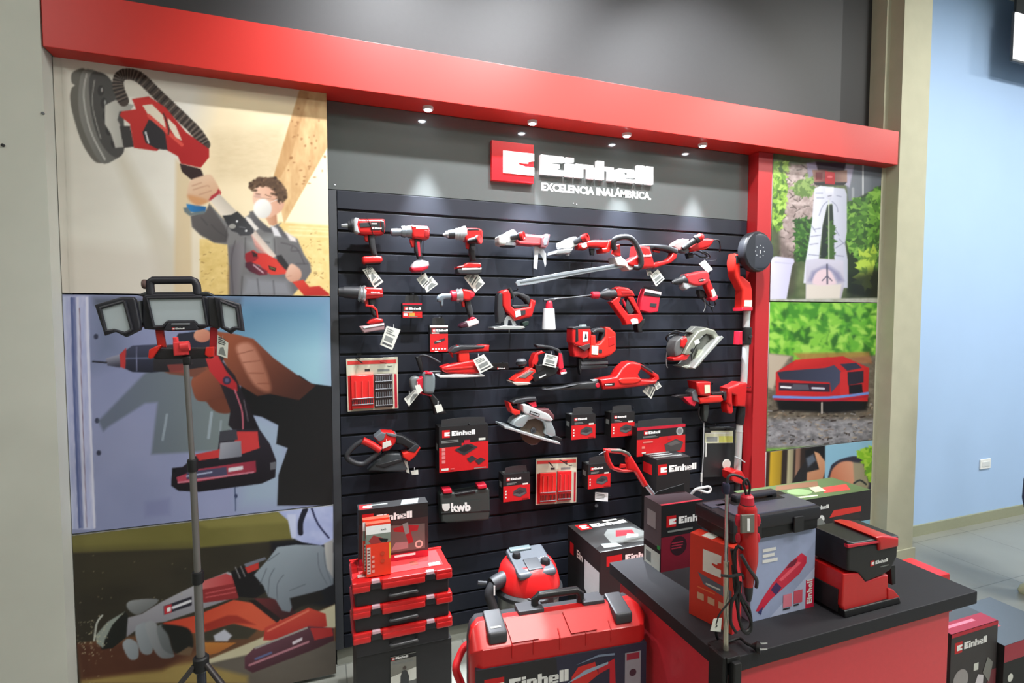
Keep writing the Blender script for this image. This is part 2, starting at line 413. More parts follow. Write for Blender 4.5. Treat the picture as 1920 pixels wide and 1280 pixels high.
# ceiling fixtures (LED panels, downlights)
for i, (x, y) in enumerate(PANELS):
    s = T('ceiling_panel_light', 'square LED ceiling panel', 'ceiling light', group='square LED panels in the ceiling')
    s.mb('frame').box(x-.32, x+.32, y-.32, y+.32, CEIL-.03, CEIL, WHT, .004)
    s.mb('diffuser').box(x-.295, x+.295, y-.295, y+.295, CEIL-.034, CEIL-.02, C(250, 250, 245, .5, emit=1.5))
    r = s.done(); light('panel_light', 'AREA', (x, y, CEIL-.05), PANEL_W*(2.3 if x > 4 else 1), PANEL_C, (x, y, 0), r, shape='SQUARE', size=.58)
for i, (x, y) in enumerate(BEAMLIGHTS):
    s = T('ceiling_downlight', 'round white ceiling downlight in front of the red beam', 'ceiling light', group='round ceiling downlights')
    s.mb('ring').lathe((x, y, CEIL), (x, y, CEIL-.05), [(0, .07), (.8, .07), (1, .06)], WHT, 24)
    s.mb('lens').lathe((x, y, CEIL-.045), (x, y, CEIL-.06), [(0, .05), (1, .045)], C(250, 250, 245, .5, emit=2), 24)
    r = s.done(); light('down_light', 'SPOT', (x, y, CEIL-.09), BEAM_W, (.95, .97, 1), (x, -.05, 2.42), r, spot_size=math.radians(72), spot_blend=1, shadow_soft_size=.05)
# wall socket and light box on the blue wall
s = T('wall_socket', 'white square socket plate low on the blue wall', 'socket')
a = at(1838, 880, .08); b = at(1858, 862, .08)
s.mb('plate').box(a.x, b.x, .078, .09, a.z, at(1838, 862, .08).z, WHT, .004)
s.mb('switch').box(a.x+.02, b.x-.02, .074, .08, a.z+.02, at(1838, 862, .08).z-.02, C(214, 218, 220, .5), .003); s.done()
s = T('light_box', 'bright white hanging light box cut off by the top right corner', 'sign')
a = at(1900, 110, -.1); zt = at(1904, 20, -.1).z
s.mb('screen').box(a.x+.003, a.x+1.0, -.105, -.09, a.z+.004, zt-.012, C(250, 252, 252, .5, emit=1.6))
s.mb('frame').box(a.x, a.x+1.01, -.095, -.075, a.z-.012, zt, C(60, 62, 66, .5), .004)
s.mb('bracket').box(a.x+.02, a.x+1.0, -.095, -.078, zt-.01, CEIL, BLK, .002); s.done()

# ------------------------------------------------------------------ posters: prints painted on a fine vertex grid
class Canvas:
    R = .8
    def __init__(s, x0, y0, x1, y1, seed=1):
        s.x0, s.y0 = x0, y0; s.w = int((x1-x0)*s.R)+2; s.h = int((y1-y0)*s.R)+2
        s.a = np.zeros((s.h, s.w, 3)); s.mp = (0, 0, 1); s.rg = np.random.default_rng(seed)
        s.X, s.Y = np.meshgrid(np.arange(s.w)/s.R+x0, np.arange(s.h)/s.R+y0)
    def cv(s, pts):
        P = np.array(prs(pts), float)[:, :2]; return P/s.mp[2]+np.array(s.mp[:2])
    def noise(s, sx, sy=None, oct=3, seed=None):
        sy = sy or sx; out = np.zeros((s.h, s.w)); amp = 1; tot = 0
        for o in range(oct):
            nx = int(s.w/s.R/sx)+3; ny = int(s.h/s.R/sy)+3; g = s.rg.random((ny, nx))
            u = (s.X-s.x0)/sx; v = (s.Y-s.y0)/sy; i = u.astype(int).clip(0, nx-2); j = v.astype(int).clip(0, ny-2)
            fu = u-i; fv = v-j; fu = fu*fu*(3-2*fu); fv = fv*fv*(3-2*fv)
            out += amp*((g[j, i]*(1-fu)+g[j, i+1]*fu)*(1-fv)+(g[j+1, i]*(1-fu)+g[j+1, i+1]*fu)*fv); tot += amp; amp *= .55; sx /= 2; sy /= 2
        return out/tot
    def mask(s, pts, soft=1.0, smooth=False, conv=True):
        P = s.cv(pts) if conv else np.array(pts)
        if smooth: P = np.array(catmull([tuple(p) for p in P], True, 4))
        m = np.zeros((s.h, s.w)); pad = soft+2
        i0 = max(int((P[:, 0].min()-pad-s.x0)*s.R), 0); i1 = min(int((P[:, 0].max()+pad-s.x0)*s.R)+1, s.w)
        j0 = max(int((P[:, 1].min()-pad-s.y0)*s.R), 0); j1 = min(int((P[:, 1].max()+pad-s.y0)*s.R)+1, s.h)
        if i1 <= i0 or j1 <= j0: return m
        X = s.X[j0:j1, i0:i1]; Y = s.Y[j0:j1, i0:i1]; D = np.full(X.shape, 1e9); ins = np.zeros(X.shape, bool)
        for k in range(len(P)):
            ax, ay = P[k-1]; bx, by = P[k]; dx, dy = bx-ax, by-ay; L = dx*dx+dy*dy
            if L < 1e-9: continue
            t = (((X-ax)*dx+(Y-ay)*dy)/L).clip(0, 1); D = np.minimum(D, (X-ax-t*dx)**2+(Y-ay-t*dy)**2)
            if dy != 0: ins ^= ((ay > Y) != (by > Y)) & (X < (bx-ax)*(Y-ay)/dy+ax)
        D = np.sqrt(D); D = np.where(ins, D, -D); m[j0:j1, i0:i1] = (D/soft+.5).clip(0, 1)
        return m
    def put(s, m, c, c2=None, t=None, op=1):
        c = np.array(c, float)
        col = c if c2 is None else c+(np.array(c2, float)-c)*t[..., None]
        k = (m*op)[..., None]; s.a = s.a*(1-k)+col*k
    def grad(s, x0, y0, x1, y1):
        (a, b), (c, d) = s.cv([(x0, y0), (x1, y1)]); L = (c-a)**2+(d-b)**2
        return (((s.X-a)*(c-a)+(s.Y-b)*(d-b))/L).clip(0, 1)
    def poly(s, pts, c, c2=None, g=None, soft=1.0, sm=False, op=1, tex=None):
        m = s.mask(pts, soft, sm); t = s.grad(*g) if g else tex
        s.put(m, c, c2, t, op); return m
    def line(s, pts, w, c, soft=1.0, sm=True, op=1, c2=None, g=None):
        P = [tuple(p) for p in s.cv(pts)]
        if sm and len(P) > 2: P = catmull(P, False, 4)
        w /= s.mp[2]; m = np.zeros((s.h, s.w))
        for (ax, ay), (bx, by) in zip(P[:-1], P[1:]):
            dx, dy = bx-ax, by-ay; L = dx*dx+dy*dy+1e-9
            x0, x1 = min(ax, bx)-w-2, max(ax, bx)+w+2; y0, y1 = min(ay, by)-w-2, max(ay, by)+w+2
            i0, i1 = max(int((x0-s.x0)*s.R), 0), min(int((x1-s.x0)*s.R)+1, s.w); j0, j1 = max(int((y0-s.y0)*s.R), 0), min(int((y1-s.y0)*s.R)+1, s.h)
            if i1 <= i0 or j1 <= j0: continue
            X = s.X[j0:j1, i0:i1]; Y = s.Y[j0:j1, i0:i1]
            t = (((X-ax)*dx+(Y-ay)*dy)/L).clip(0, 1); D = np.sqrt((X-ax-t*dx)**2+(Y-ay-t*dy)**2)
            m[j0:j1, i0:i1] = np.maximum(m[j0:j1, i0:i1], ((w/2-D)/soft+.5).clip(0, 1))
        s.put(m, c, c2, s.grad(*g) if g else None, op)
    def ell(s, x, y, rx, ry, c, c2=None, g=None, soft=1.0, op=1, rot=0):
        cr, sr = math.cos(rot), math.sin(rot)
        return s.poly([(x+rx*math.cos(t)*cr-ry*math.sin(t)*sr, y+rx*math.cos(t)*sr+ry*math.sin(t)*cr) for t in np.linspace(0, 6.2832, 28)[:-1]], c, c2, g, soft, op=op)
    def sample(s, px, py):
        u = ((px-s.x0)*s.R).clip(0, s.w-1.001); v = ((py-s.y0)*s.R).clip(0, s.h-1.001); i = u.astype(int); j = v.astype(int)
        fu = (u-i)[:, None]; fv = (v-j)[:, None]; a = s.a
        return (a[j, i]*(1-fu)+a[j, i+1]*fu)*(1-fv)+(a[j+1, i]*(1-fu)+a[j+1, i+1]*fu)*fv
PMAT = None
def print_mat():
    global PMAT
    if PMAT: return PMAT
    m = bpy.data.materials.new('printed_poster'); m.use_nodes = True; nt = m.node_tree; p = nt.nodes['Principled BSDF']
    at_ = nt.nodes.new('ShaderNodeVertexColor'); at_.layer_name = 'print'; nt.links.new(at_.outputs[0], p.inputs['Base Color'])
    n = nt.nodes.new('ShaderNodeTexNoise'); n.inputs['Scale'].default_value = 40; b = nt.nodes.new('ShaderNodeBump'); b.inputs['Strength'].default_value = .02
    nt.links.new(n.outputs['Fac'], b.inputs['Height']); nt.links.new(b.outputs[0], p.inputs['Normal'])
    p.inputs['Roughness'].default_value = .42; p.inputs['Specular IOR Level'].default_value = .35; PMAT = m; return m
PG = .86
def poster(cv, x0, x1, z0, z1, label, y=YP, pitch=.0034):
    nx = int((x1-x0)/pitch); nz = int((z1-z0)/pitch); xs = np.linspace(x0, x1, nx+1); zs = np.linspace(z0, z1, nz+1)
    Xg, Zg = np.meshgrid(xs, zs); W = np.stack([Xg.ravel(), np.full(Xg.size, y), Zg.ravel()], 1)
    px, py = proj_np(W); c = cv.sample(px, py).clip(0, 255)/255; g_ = c.mean(1, keepdims=True); c = g_+(c-g_)*.86; c = np.where(c <= .04045, c/12.92, ((c+.055)/1.055)**2.4)*PG
    n = W.shape[0]; idx = (np.arange(nz)[:, None]*(nx+1)+np.arange(nx)[None, :]).ravel()
    F = np.stack([idx, idx+1, idx+nx+2, idx+nx+1], 1)
    d = .012; xb = [(x0, y, z0), (x1, y, z0), (x1, y, z1), (x0, y, z1)]; extra = [(a, b+.0002, c_) for a, b, c_ in xb]+[(a, -.002 if False else y+d, c_) for a, b, c_ in xb]
    V = np.concatenate([W, np.array(extra)])-np.array(((x0+x1)/2, y, z0))
    B = np.array([[0, 1, 5, 4], [1, 2, 6, 5], [2, 3, 7, 6], [3, 0, 4, 7], [7, 6, 5, 4], [0, 1, 2, 3]])+n; FF = np.concatenate([F, B])
    me = bpy.data.meshes.new('poster'); me.vertices.add(len(V)); me.vertices.foreach_set('co', V.ravel())
    me.loops.add(FF.size); me.loops.foreach_set('vertex_index', FF.ravel().astype(np.int32))
    me.polygons.add(len(FF)); me.polygons.foreach_set('loop_start', np.arange(0, FF.size, 4, dtype=np.int32)); me.polygons.foreach_set('loop_total', np.full(len(FF), 4, np.int32))
    me.materials.append(print_mat()); me.materials.append(C(214, 216, 216, .6))
    me.polygons.foreach_set('material_index', np.r_[np.zeros(len(F), np.int32), np.ones(6, np.int32)])
    ca = me.color_attributes.new('print', 'FLOAT_COLOR', 'POINT'); col = np.ones((len(V), 4), np.float32); col[:n, :3] = c; ca.data.foreach_set('color', col.ravel())
    me.update(calc_edges=True); o = bpy.data.objects.new('poster', me); COL.objects.link(o); o.location = ((x0+x1)/2, y, z0)
    return tag(o, label, 'poster', 'printed panels of the display')
def leaves(cv, pts, pal, n, size, seed=0, soft=1.2):
    """scatter small leaf blobs inside a polygon (pattern of the printed picture)"""
    P = cv.cv(pts); rg = random.Random(seed); x0, y0 = P.min(0); x1, y1 = P.max(0)
    mk = cv.mask(P, 1, conv=False); omp = cv.mp; cv.mp = (0, 0, 1)
    for _ in range(n):
        x = rg.uniform(x0, x1); y = rg.uniform(y0, y1); i = int((x-cv.x0)*cv.R); j = int((y-cv.y0)*cv.R)
        if not (0 <= i < cv.w and 0 <= j < cv.h) or mk[j, i] < .5: continue
        a = rg.uniform(0, 6.28); L = size*rg.uniform(.6, 1.3); k = L*.42; c, s_ = math.cos(a), math.sin(a)
        cv.poly([(x+c*L, y+s_*L), (x-s_*k, y+c*k), (x-c*L*.8, y-s_*L*.8), (x+s_*k, y-c*k)], rg.choice(pal), soft=soft)
    cv.mp = omp
# ---- left top: worker with long reach drywall sander
cv = Canvas(80, 80, 630, 570, 3); cv.mp = (60, 80, 2.56)
n1 = cv.noise(120, 60); n2 = cv.noise(14, 5)
cv.put(np.ones((cv.h, cv.w)), (214, 208, 196), (232, 226, 212), n1)
cv.poly('900,60 1440,60 1440,1240 800,1240 760,560', (226, 200, 158), (244, 226, 186), soft=60, tex=n1)
cv.poly('860,430 1200,400 1240,650 880,660', (206, 182, 140), (222, 200, 160), soft=26, tex=n2, op=.8)
cv.poly('420,60 1440,60 1440,300 1280,290 900,220 540,130', (206, 196, 180), soft=24, op=.55)
cv.poly('1180,640 1440,480 1440,900 1200,880', (250, 236, 196), soft=30, op=.8)
cv.poly('440,520 700,980 690,1240 620,1240 560,940 430,640 400,560', (196, 184, 160), soft=22, op=.5)
cv.poly('690,560 760,620 770,1240 680,1240', (214, 186, 140), soft=8, op=.75)
cv.poly('130,960 620,1000 640,1240 130,1240', (212, 200, 186), soft=30, op=.5)
cv.poly('805,940 960,950 950,1215 805,1215', (226, 190, 110), (244, 214, 140), soft=2, tex=n2)
cv.poly('1180,860 1440,880 1440,1215 1230,1215', (222, 184, 104), (246, 214, 140), soft=6, tex=n2)
for _ in range(34):
    x = random.choice([random.uniform(815, 935), random.uniform(1280, 1420)]); y = random.uniform(910, 1200)
    cv.line([(x, y), (x+random.uniform(-24, 24), y+random.uniform(-14, 14))], 5, (170, 128, 60), op=.55)
wood = cv.noise(9, 24)
cv.poly('1285,225 1420,225 1420,500 1210,870 1160,640', (196, 148, 92), (232, 194, 138), soft=2, tex=wood)
cv.poly('1285,225 1330,240 1240,560 1190,650 1160,640', (176, 124, 70), (206, 160, 104), soft=3, tex=wood, op=.8)
for _ in range(40):
    x = random.uniform(1230, 1410); y = random.uniform(260, 700)
    if y > 1000-(x-1210)*2.0 or y < 640-(x-1160)*3.3: continue
    cv.ell(x, y, random.uniform(3, 9), random.uniform(3, 7), (150, 96, 50), op=.6)
# sander head
cv.poly('215,130 255,128 255,200 240,330 270,450 335,560 325,578 290,560 240,480 200,360 183,270 190,220 205,205 190,190 190,150', (104, 100, 92), soft=2, sm=True)
cv.poly('250,130 330,150 400,260 440,420 440,520 400,560 330,575 260,450 225,330 225,210', (132, 130, 124), (94, 92, 88), ('g', 0) and (230, 0, 440, 0), soft=2, sm=True)
cv.poly('275,170 320,140 380,180 430,300 445,500 400,550 330,480 285,340', (74, 72, 70), soft=2, sm=True)
cv.line('262,150 248,260 280,420 350,560', 9, (176, 174, 168)); cv.line('300,180 290,300 330,460', 5, (150, 148, 142))
for x, y in ((330, 230), (345, 290), (355, 350), (370, 420), (395, 480)): cv.ell(x, y, 16, 26, (52, 50, 50)); cv.ell(x+6, y-4, 5, 12, (150, 150, 148))
cv.poly('350,300 400,275 490,300 470,330 420,330 410,370 430,410 450,500 400,505 380,440 350,390', (206, 202, 192), (160, 158, 150), (350, 0, 460, 0), soft=2)
cv.poly('420,400 470,400 490,500 440,505', (58, 54, 54))
# hose
hp = catmull(prs('440,280 415,215 420,165 460,150 520,170 620,265 720,360 790,430 830,490'), False, 8)
cv.line(hp, 52, (70, 58, 52), sm=False)
for i in range(1, len(hp)-1):
    (x, y), (x2, y2) = hp[i-1][:2], hp[i+1][:2]; dx, dy = x2-x, y2-y; L = math.hypot(dx, dy); a, b = -dy/L*25, dx/L*25
    cv.line([(hp[i][0]-a, hp[i][1]-b), (hp[i][0]+a, hp[i][1]+b)], 6, (38, 30, 28) if i % 2 else (112, 98, 88), sm=False)
# red body and arm
RD = (208, 40, 34)
cv.poly('480,270 560,258 640,310 740,430 850,510 850,550 810,600 715,580 700,545 620,500 600,520 490,505 470,390 420,350 430,330 500,320', RD, (176, 26, 28), (500, 260, 700, 560), soft=1.6)
cv.poly('530,300 575,295 630,350 650,440 610,400 560,350', (222, 208, 184)); cv.poly('650,360 690,400 720,470 690,455 655,400', (222, 208, 184))
cv.poly('560,370 610,380 640,440 650,515 600,510 545,480 530,430', (44, 40, 44)); cv.line('545,430 560,480', 8, (210, 210, 210))
cv.line('560,350 640,420 720,490', 16, (224, 70, 58)); cv.line('630,340 655,400 655,440', 6, (40, 36, 36))
cv.poly('708,580 810,605 825,640 770,662 720,620', (52, 34, 34))
# pole
cv.poly('790,690 870,740 985,835 1180,1010 1160,1050 1050,920 940,840 850,755 780,720', (214, 204, 190), (180, 172, 160), (900, 800, 870, 840), soft=1.5)
cv.line('890,705 900,725 850,755', 14, (198, 40, 44))
# man, drawn finer
cv.mp = (340, 320, 5.333); nb = cv.noise(10, 8); hair = cv.noise(6, 6)
cv.poly('190,700 330,730 450,740 480,960 480,1235 190,1235', (214, 178, 96), (240, 208, 132), soft=3, tex=nb); cv.poly('1000,520 1100,560 1480,560 1480,1250 1100,1250 1300,1000', (226, 190, 112), (246, 216, 146), soft=8, tex=nb)
rr = random.Random(5)
for _ in range(60):
    x, y = (rr.uniform(200, 460), rr.uniform(740, 1220)) if rr.random() < .35 else (rr.uniform(1190, 1460), rr.uniform(600, 1180))
    cv.line([(x, y), (x+rr.uniform(-30, 30), y+rr.uniform(-10, 26))], rr.uniform(4, 12), rr.choice([(150, 108, 48), (176, 136, 70), (120, 84, 40)]), op=.6)
for y in (560, 590, 640): cv.line([(1080, y), (1480, y+20)], 9, (255, 240, 200), soft=4, op=.5)
cv.poly('1000,520 960,560 1000,600 1160,680 1230,840 1290,930 1300,1010 1240,1100 1110,1250 480,1250 480,980 460,740 330,720 190,640 110,560 95,460 240,420 290,340 420,480 520,560 700,420 740,420 830,600 900,560', (120, 118, 118), (100, 98, 102), (480, 700, 1100, 1250), soft=3)
cv.poly('95,450 240,410 280,330 440,560 470,640 450,720 330,715 190,640 108,560', (96, 90, 90), (78, 74, 74), (100, 450, 400, 700), soft=4)
cv.poly('480,760 600,700 640,800 600,960 560,1240 480,1240', (98, 92, 98), (124, 120, 124), (480, 0, 620, 0), soft=8); cv.poly('640,700 920,640 940,860 700,800', (140, 142, 142), soft=12, op=.8); cv.poly('650,1060 1060,1100 1110,1250 600,1250', (140, 142, 150), soft=14, op=.8)
for q in ('640,670 636,860', '540,700 500,900 520,1240', '930,680 940,840', '920,1100 930,1240', '1000,720 1150,770 1230,930', '1110,760 1100,800 1170,800', '830,710 880,720', '460,560 440,700', '300,540 360,600 450,660', '200,470 260,540', '610,1060 600,1240', '760,1080 780,1240', '1150,930 1260,930'): cv.line(q, 9, (62, 58, 62), soft=3, op=.65)
cv.poly('50,330 250,360 240,410 160,425 90,410 60,380', (38, 124, 190), (28, 90, 150), (60, 0, 250, 0), soft=2); cv.poly('20,370 60,365 100,420 230,400 230,430 80,450 30,410', (104, 116, 118), soft=3)
cv.poly('60,200 90,100 180,60 290,40 350,120 385,190 380,240 300,300 240,320 180,345 110,310 60,260', (226, 190, 158), (206, 158, 120), (60, 60, 240, 330), soft=3, sm=True); cv.poly('70,240 250,290 240,330 150,345 90,310', (206, 140, 84), soft=6, sm=True, op=.8)
for q in ('110,150 200,120', '120,190 250,150 280,160', '180,240 300,200'): cv.line(q, 7, (176, 126, 96), soft=3, op=.8)
cv.poly('370,180 388,205 380,240 300,300 275,290 300,250 350,220', (176, 42, 50), soft=2); cv.poly('290,300 380,230 545,400 560,430 430,470 390,440', (222, 208, 190), (190, 178, 162), (380, 400, 460, 320), soft=2.5)
cv.poly('640,455 700,480 775,580 740,600 650,500', (222, 214, 206), soft=2); cv.poly('700,640 740,600 950,850 900,880 740,740', (226, 206, 190), (196, 176, 164), (800, 760, 850, 710), soft=2); cv.poly('700,640 900,880 860,900 740,760', (206, 120, 110), soft=5, op=.7)
cv.poly('680,410 720,400 760,470 900,590 910,620 830,610 740,540 690,470', (100, 98, 100), (78, 76, 80), (700, 420, 900, 600), soft=3); cv.poly('950,530 1000,570 1070,680 1030,670 960,600', (92, 90, 94), soft=3); cv.poly('890,540 960,580 1000,660 930,650', (214, 212, 216), soft=3); cv.poly('1030,600 1140,670 1150,710 1090,700', (224, 214, 210), soft=4)
cv.poly('840,470 950,400 960,530 920,550 880,540', (214, 160, 124), (190, 130, 96), (850, 0, 950, 0), soft=3)
cv.poly('740,170 800,140 920,160 1000,280 1030,330 1000,400 940,440 860,470 760,400 715,300 720,220', (232, 184, 156), (212, 154, 124), (760, 0, 1000, 0), soft=3, sm=True)
P0 = [(680, 170), (680, 120), (730, 100), (770, 60), (850, 70), (930, 65), (1000, 120), (1050, 200), (1055, 270), (1010, 320), (970, 300), (950, 240), (900, 180), (820, 150), (750, 160), (710, 200)]
cv.poly(P0, (74, 52, 38), (112, 84, 62), soft=3, tex=hair, sm=True)
for k in range(70):
    a, b = P0[k % 16], P0[(k*7+3) % 16]; t = rr.random()*.25; x = a[0]+(b[0]-a[0])*t; y = a[1]+(b[1]-a[1])*t; cv.ell(x, y, rr.uniform(9, 18), rr.uniform(8, 15), rr.choice([(70, 48, 34), (104, 76, 54), (128, 96, 72), (58, 40, 30)]), soft=2.5, op=.8)
cv.ell(990, 350, 22, 44, (214, 160, 132), soft=3); cv.line('960,290 985,330', 8, (60, 50, 46)); cv.line('725,255 790,270 870,280 960,290', 5, (150, 120, 104), op=.8); cv.poly('735,220 790,235 800,275 740,270', (206, 160, 140), soft=3); cv.line('745,228 790,236', 6, (110, 76, 58)); cv.line('840,240 900,262', 6, (110, 76, 58))
cv.ell(812, 378, 92, 98, (238, 236, 230), (204, 200, 194), (770, 340, 900, 460), soft=3); cv.line('880,320 960,290', 5, (226, 220, 214))
cv.poly('410,450 500,440 560,405 640,480 720,580 720,620 680,645 590,650 560,620 500,600 460,540', (48, 48, 50), (66, 66, 70), (450, 450, 650, 640), soft=2); cv.ell(510, 555, 34, 26, (150, 148, 142)); cv.ell(557, 505, 11, 11, (220, 220, 220)); cv.ell(648, 600, 11, 11, (220, 220, 220)); cv.line('580,560 640,570', 12, (92, 92, 96))
cv.poly('640,830 720,790 760,820 850,830 960,890 1080,990 1060,1030 960,1040 900,1040 840,1010 780,940 650,910', (210, 42, 40), (226, 60, 48), (650, 0, 1000, 0), soft=2); cv.poly('640,830 720,800 770,870 740,900 660,930 636,880', (150, 32, 42), soft=2); cv.poly('700,800 760,830 760,860 720,860', (56, 34, 38)); cv.poly('640,920 700,910 800,970 860,1000 860,1040 780,1045 690,1010 640,960', (70, 34, 48), (120, 40, 56), (640, 0, 860, 0), soft=2); cv.line('720,940 820,1020', 12, (206, 170, 180)); cv.poly('870,945 950,975 940,1005 880,985', (40, 34, 30)); cv.line('885,965 935,985', 6, (190, 170, 90)); cv.poly('950,850 1000,840 1085,960 1080,1010 1030,980 960,900', (50, 48, 50), soft=2)
cv.poly('1040,1050 1070,960 1110,930 1190,990 1200,1060 1150,1110 1090,1110', (226, 180, 156), (200, 144, 118), (1060, 940, 1150, 1100), soft=3, sm=True); cv.line('1060,1060 1100,1050', 6, (180, 124, 100))
cv.poly('1110,1110 1220,1090 1280,1160 1380,1150 1480,1230 1480,1250 1230,1250', (222, 58, 44), (190, 40, 34), (1200, 1090, 1260, 1240), soft=2)
cv.line('480,960 470,1060 478,1240', 12, (120, 84, 40), soft=5, op=.5)
cv.mp = (60, 80, 2.56)
cv.line('115,40 145,180 180,1240', 3, (150, 145, 130), op=.3)
poster(cv, -.965, .052, 1.838, 2.7625, 'top left poster of a masked worker holding a long reach wall sander')
# ---- left middle: hand with drill
cv = Canvas(100, 540, 635, 1010, 5); cv.mp = (100, 500, 2.56)
n1 = cv.noise(150); n2 = cv.noise(5, 30)
cv.put(np.ones((cv.h, cv.w)), (128, 136, 178), (150, 156, 196), n1)
cv.poly('700,150 1340,150 1340,640 900,500 700,300', (86, 132, 170), (140, 186, 204), (700, 150, 1250, 480), soft=60)
cv.poly('1340,140 1340,300 900,300 900,140', (60, 108, 146), soft=90, op=.6)
cv.poly('980,700 1140,760 1110,1150 900,1150 880,800', (150, 178, 192), soft=40, op=.6)
cv.poly('180,160 320,160 330,420 190,480', (96, 108, 136), soft=50, op=.6)
cv.poly('40,140 170,140 195,1260 80,1260', (158, 166, 214), (194, 196, 226), soft=1, tex=n2)
for x, c in ((88, (78, 92, 150)), (100, (110, 120, 170)), (160, (216, 216, 236)), (52, (190, 196, 226)), (116, (206, 206, 226))):
    cv.line([(x, 150), (x+16, 700), (x+38, 1250)], 12, c, op=.9)
cv.line('125,200 140,700 160,1250', 3, (120, 90, 110)); cv.poly('195,150 900,150 900,180 200,180', (70, 74, 84), soft=14, op=.7)
for x, y in ((205, 335), (210, 738), (218, 893)): cv.ell(x, y, 11, 13, (56, 60, 84))
# shadow of drill
SH = (94, 104, 122)
cv.poly('215,740 440,510 520,480 760,470 900,620 880,700 820,880 470,900 500,650 440,655 260,770 240,790', SH, (108, 122, 118), (300, 0, 800, 0), soft=6, op=.85)
cv.line('545,710 525,830', 12, (160, 176, 190), op=.7); cv.line('760,700 745,820', 14, (160, 176, 190), op=.7); cv.line('805,740 800,800', 10, (160, 176, 190), op=.5)
cv.line('872,1060 875,1170', 6, (70, 84, 120)); cv.ell(877, 1100, 8, 10, (50, 60, 96)); cv.poly('440,1130 560,1110 560,1190 440,1200', (110, 112, 160), soft=10, op=.4)
# sleeve
cv.poly('900,560 1000,600 1180,520 1240,560 1345,575 1345,1145 1075,1145 1080,1000 1125,870 1070,850 1080,760 1000,720 900,700', (20, 20, 24), (34, 32, 34), (1000, 600, 1300, 1100), soft=2)
# hand
HND = (150, 84, 56)
cv.poly('780,310 860,320 960,345 1060,440 1200,540 1260,570 1180,640 1040,610 980,620 880,560 800,420', (150, 76, 50), (70, 36, 30), (850, 350, 1130, 640), soft=2)
cv.poly('880,380 950,370 1010,470 1045,580 1020,600 960,560 900,450', (196, 128, 104), (150, 88, 66), (900, 0, 1040, 0), soft=8, sm=True)
for q in ('880,420 960,400', '910,460 990,450', '940,510 1010,510', '980,560 1040,560'): cv.line(q, 5, (120, 60, 44), op=.6)
cv.poly('665,540 720,480 800,500 840,600 860,690 790,690 740,650 690,640 668,590', (168, 88, 60), (84, 42, 34), (670, 480, 850, 690), soft=2, sm=True)
cv.poly('500,490 700,470 740,490 680,530 560,515', (120, 70, 56), soft=3)
cv.poly('740,640 850,640 850,700 780,695', (110, 56, 40), soft=3, sm=True)
# drill body
cv.poly('320,420 380,378 500,372 540,378 540,500 470,508 380,505 325,480', (66, 70, 96), (34, 36, 52), (400, 372, 400, 508), soft=1.4)
cv.line('400,385 400,500', 5, (120, 124, 160)); cv.line('350,440 540,436', 9, (120, 130, 170), op=.5)
cv.poly('318,420 350,388 345,490 320,480', (196, 50, 52)); cv.poly('250,440 318,420 322,484 260,474', (150, 150, 170), (60, 60, 76), (280, 430, 290, 480)); cv.line('190,455 255,460', 8, (30, 30, 40))
cv.poly('540,375 800,360 820,440 800,470 560,505 480,500 480,440', (60, 56, 60), (38, 36, 42), (600, 370, 600, 500)); cv.poly('545,470 640,465 640,510 560,505', (150, 60, 56), op=.8)
cv.poly('600,320 780,300 800,400 560,400', (44, 46, 62)); cv.ell(715, 330, 42, 32, (220, 150, 120), (190, 112, 90), (690, 300, 740, 360))
cv.poly('730,420 800,440 870,520 930,650 990,780 990,830 900,820 840,760 850,690 800,560 740,480', (40, 34, 42), (26, 22, 30), (800, 0, 960, 0), soft=1.5)
cv.poly('725,420 790,425 830,500 880,560 885,600 800,560 750,500', (206, 46, 50), (176, 30, 38), (750, 420, 850, 590)); cv.ell(833, 545, 20, 20, (50, 44, 70)); cv.ell(833, 545, 10, 10, (90, 84, 120))
cv.line('870,590 905,690 910,780', 7, (196, 90, 110)); cv.line('915,640 935,740', 5, (96, 86, 96))
# battery
cv.poly('680,910 790,880 800,790 870,780 990,780 1040,850 1070,930 1065,1010 1000,1040 700,1080 600,1075 565,1050 570,965 620,960', (40, 34, 46), (24, 20, 28), (700, 850, 720, 1080), soft=1.4)
cv.poly('680,900 780,880 870,850 870,790 980,790 990,870 900,900 700,930', (206, 50, 52)); cv.poly('800,845 900,835 905,910 795,925', (156, 158, 170), (110, 112, 126), (800, 840, 900, 920)); cv.poly('800,790 880,780 885,830 795,840', (60, 60, 70))
cv.poly('590,1010 700,970 970,930 975,985 700,1030 600,1040', (190, 60, 84), (150, 40, 60), (600, 0, 970, 0)); cv.poly('640,985 830,960 835,1000 640,1020', (70, 66, 96)); cv.line('640,1005 760,985', 7, (170, 180, 210)); cv.poly('840,965 910,955 912,972 840,985', (210, 206, 214)); cv.line('600,1035 960,985', 7, (206, 120, 140)); cv.poly('1040,940 1068,935 1066,970 1042,975', (96, 98, 106)); cv.ell(580, 978, 8, 8, (16, 16, 20))
poster(cv, -.965, .052, .852, 1.832, 'middle left poster of a hand drilling with a red and black drill')
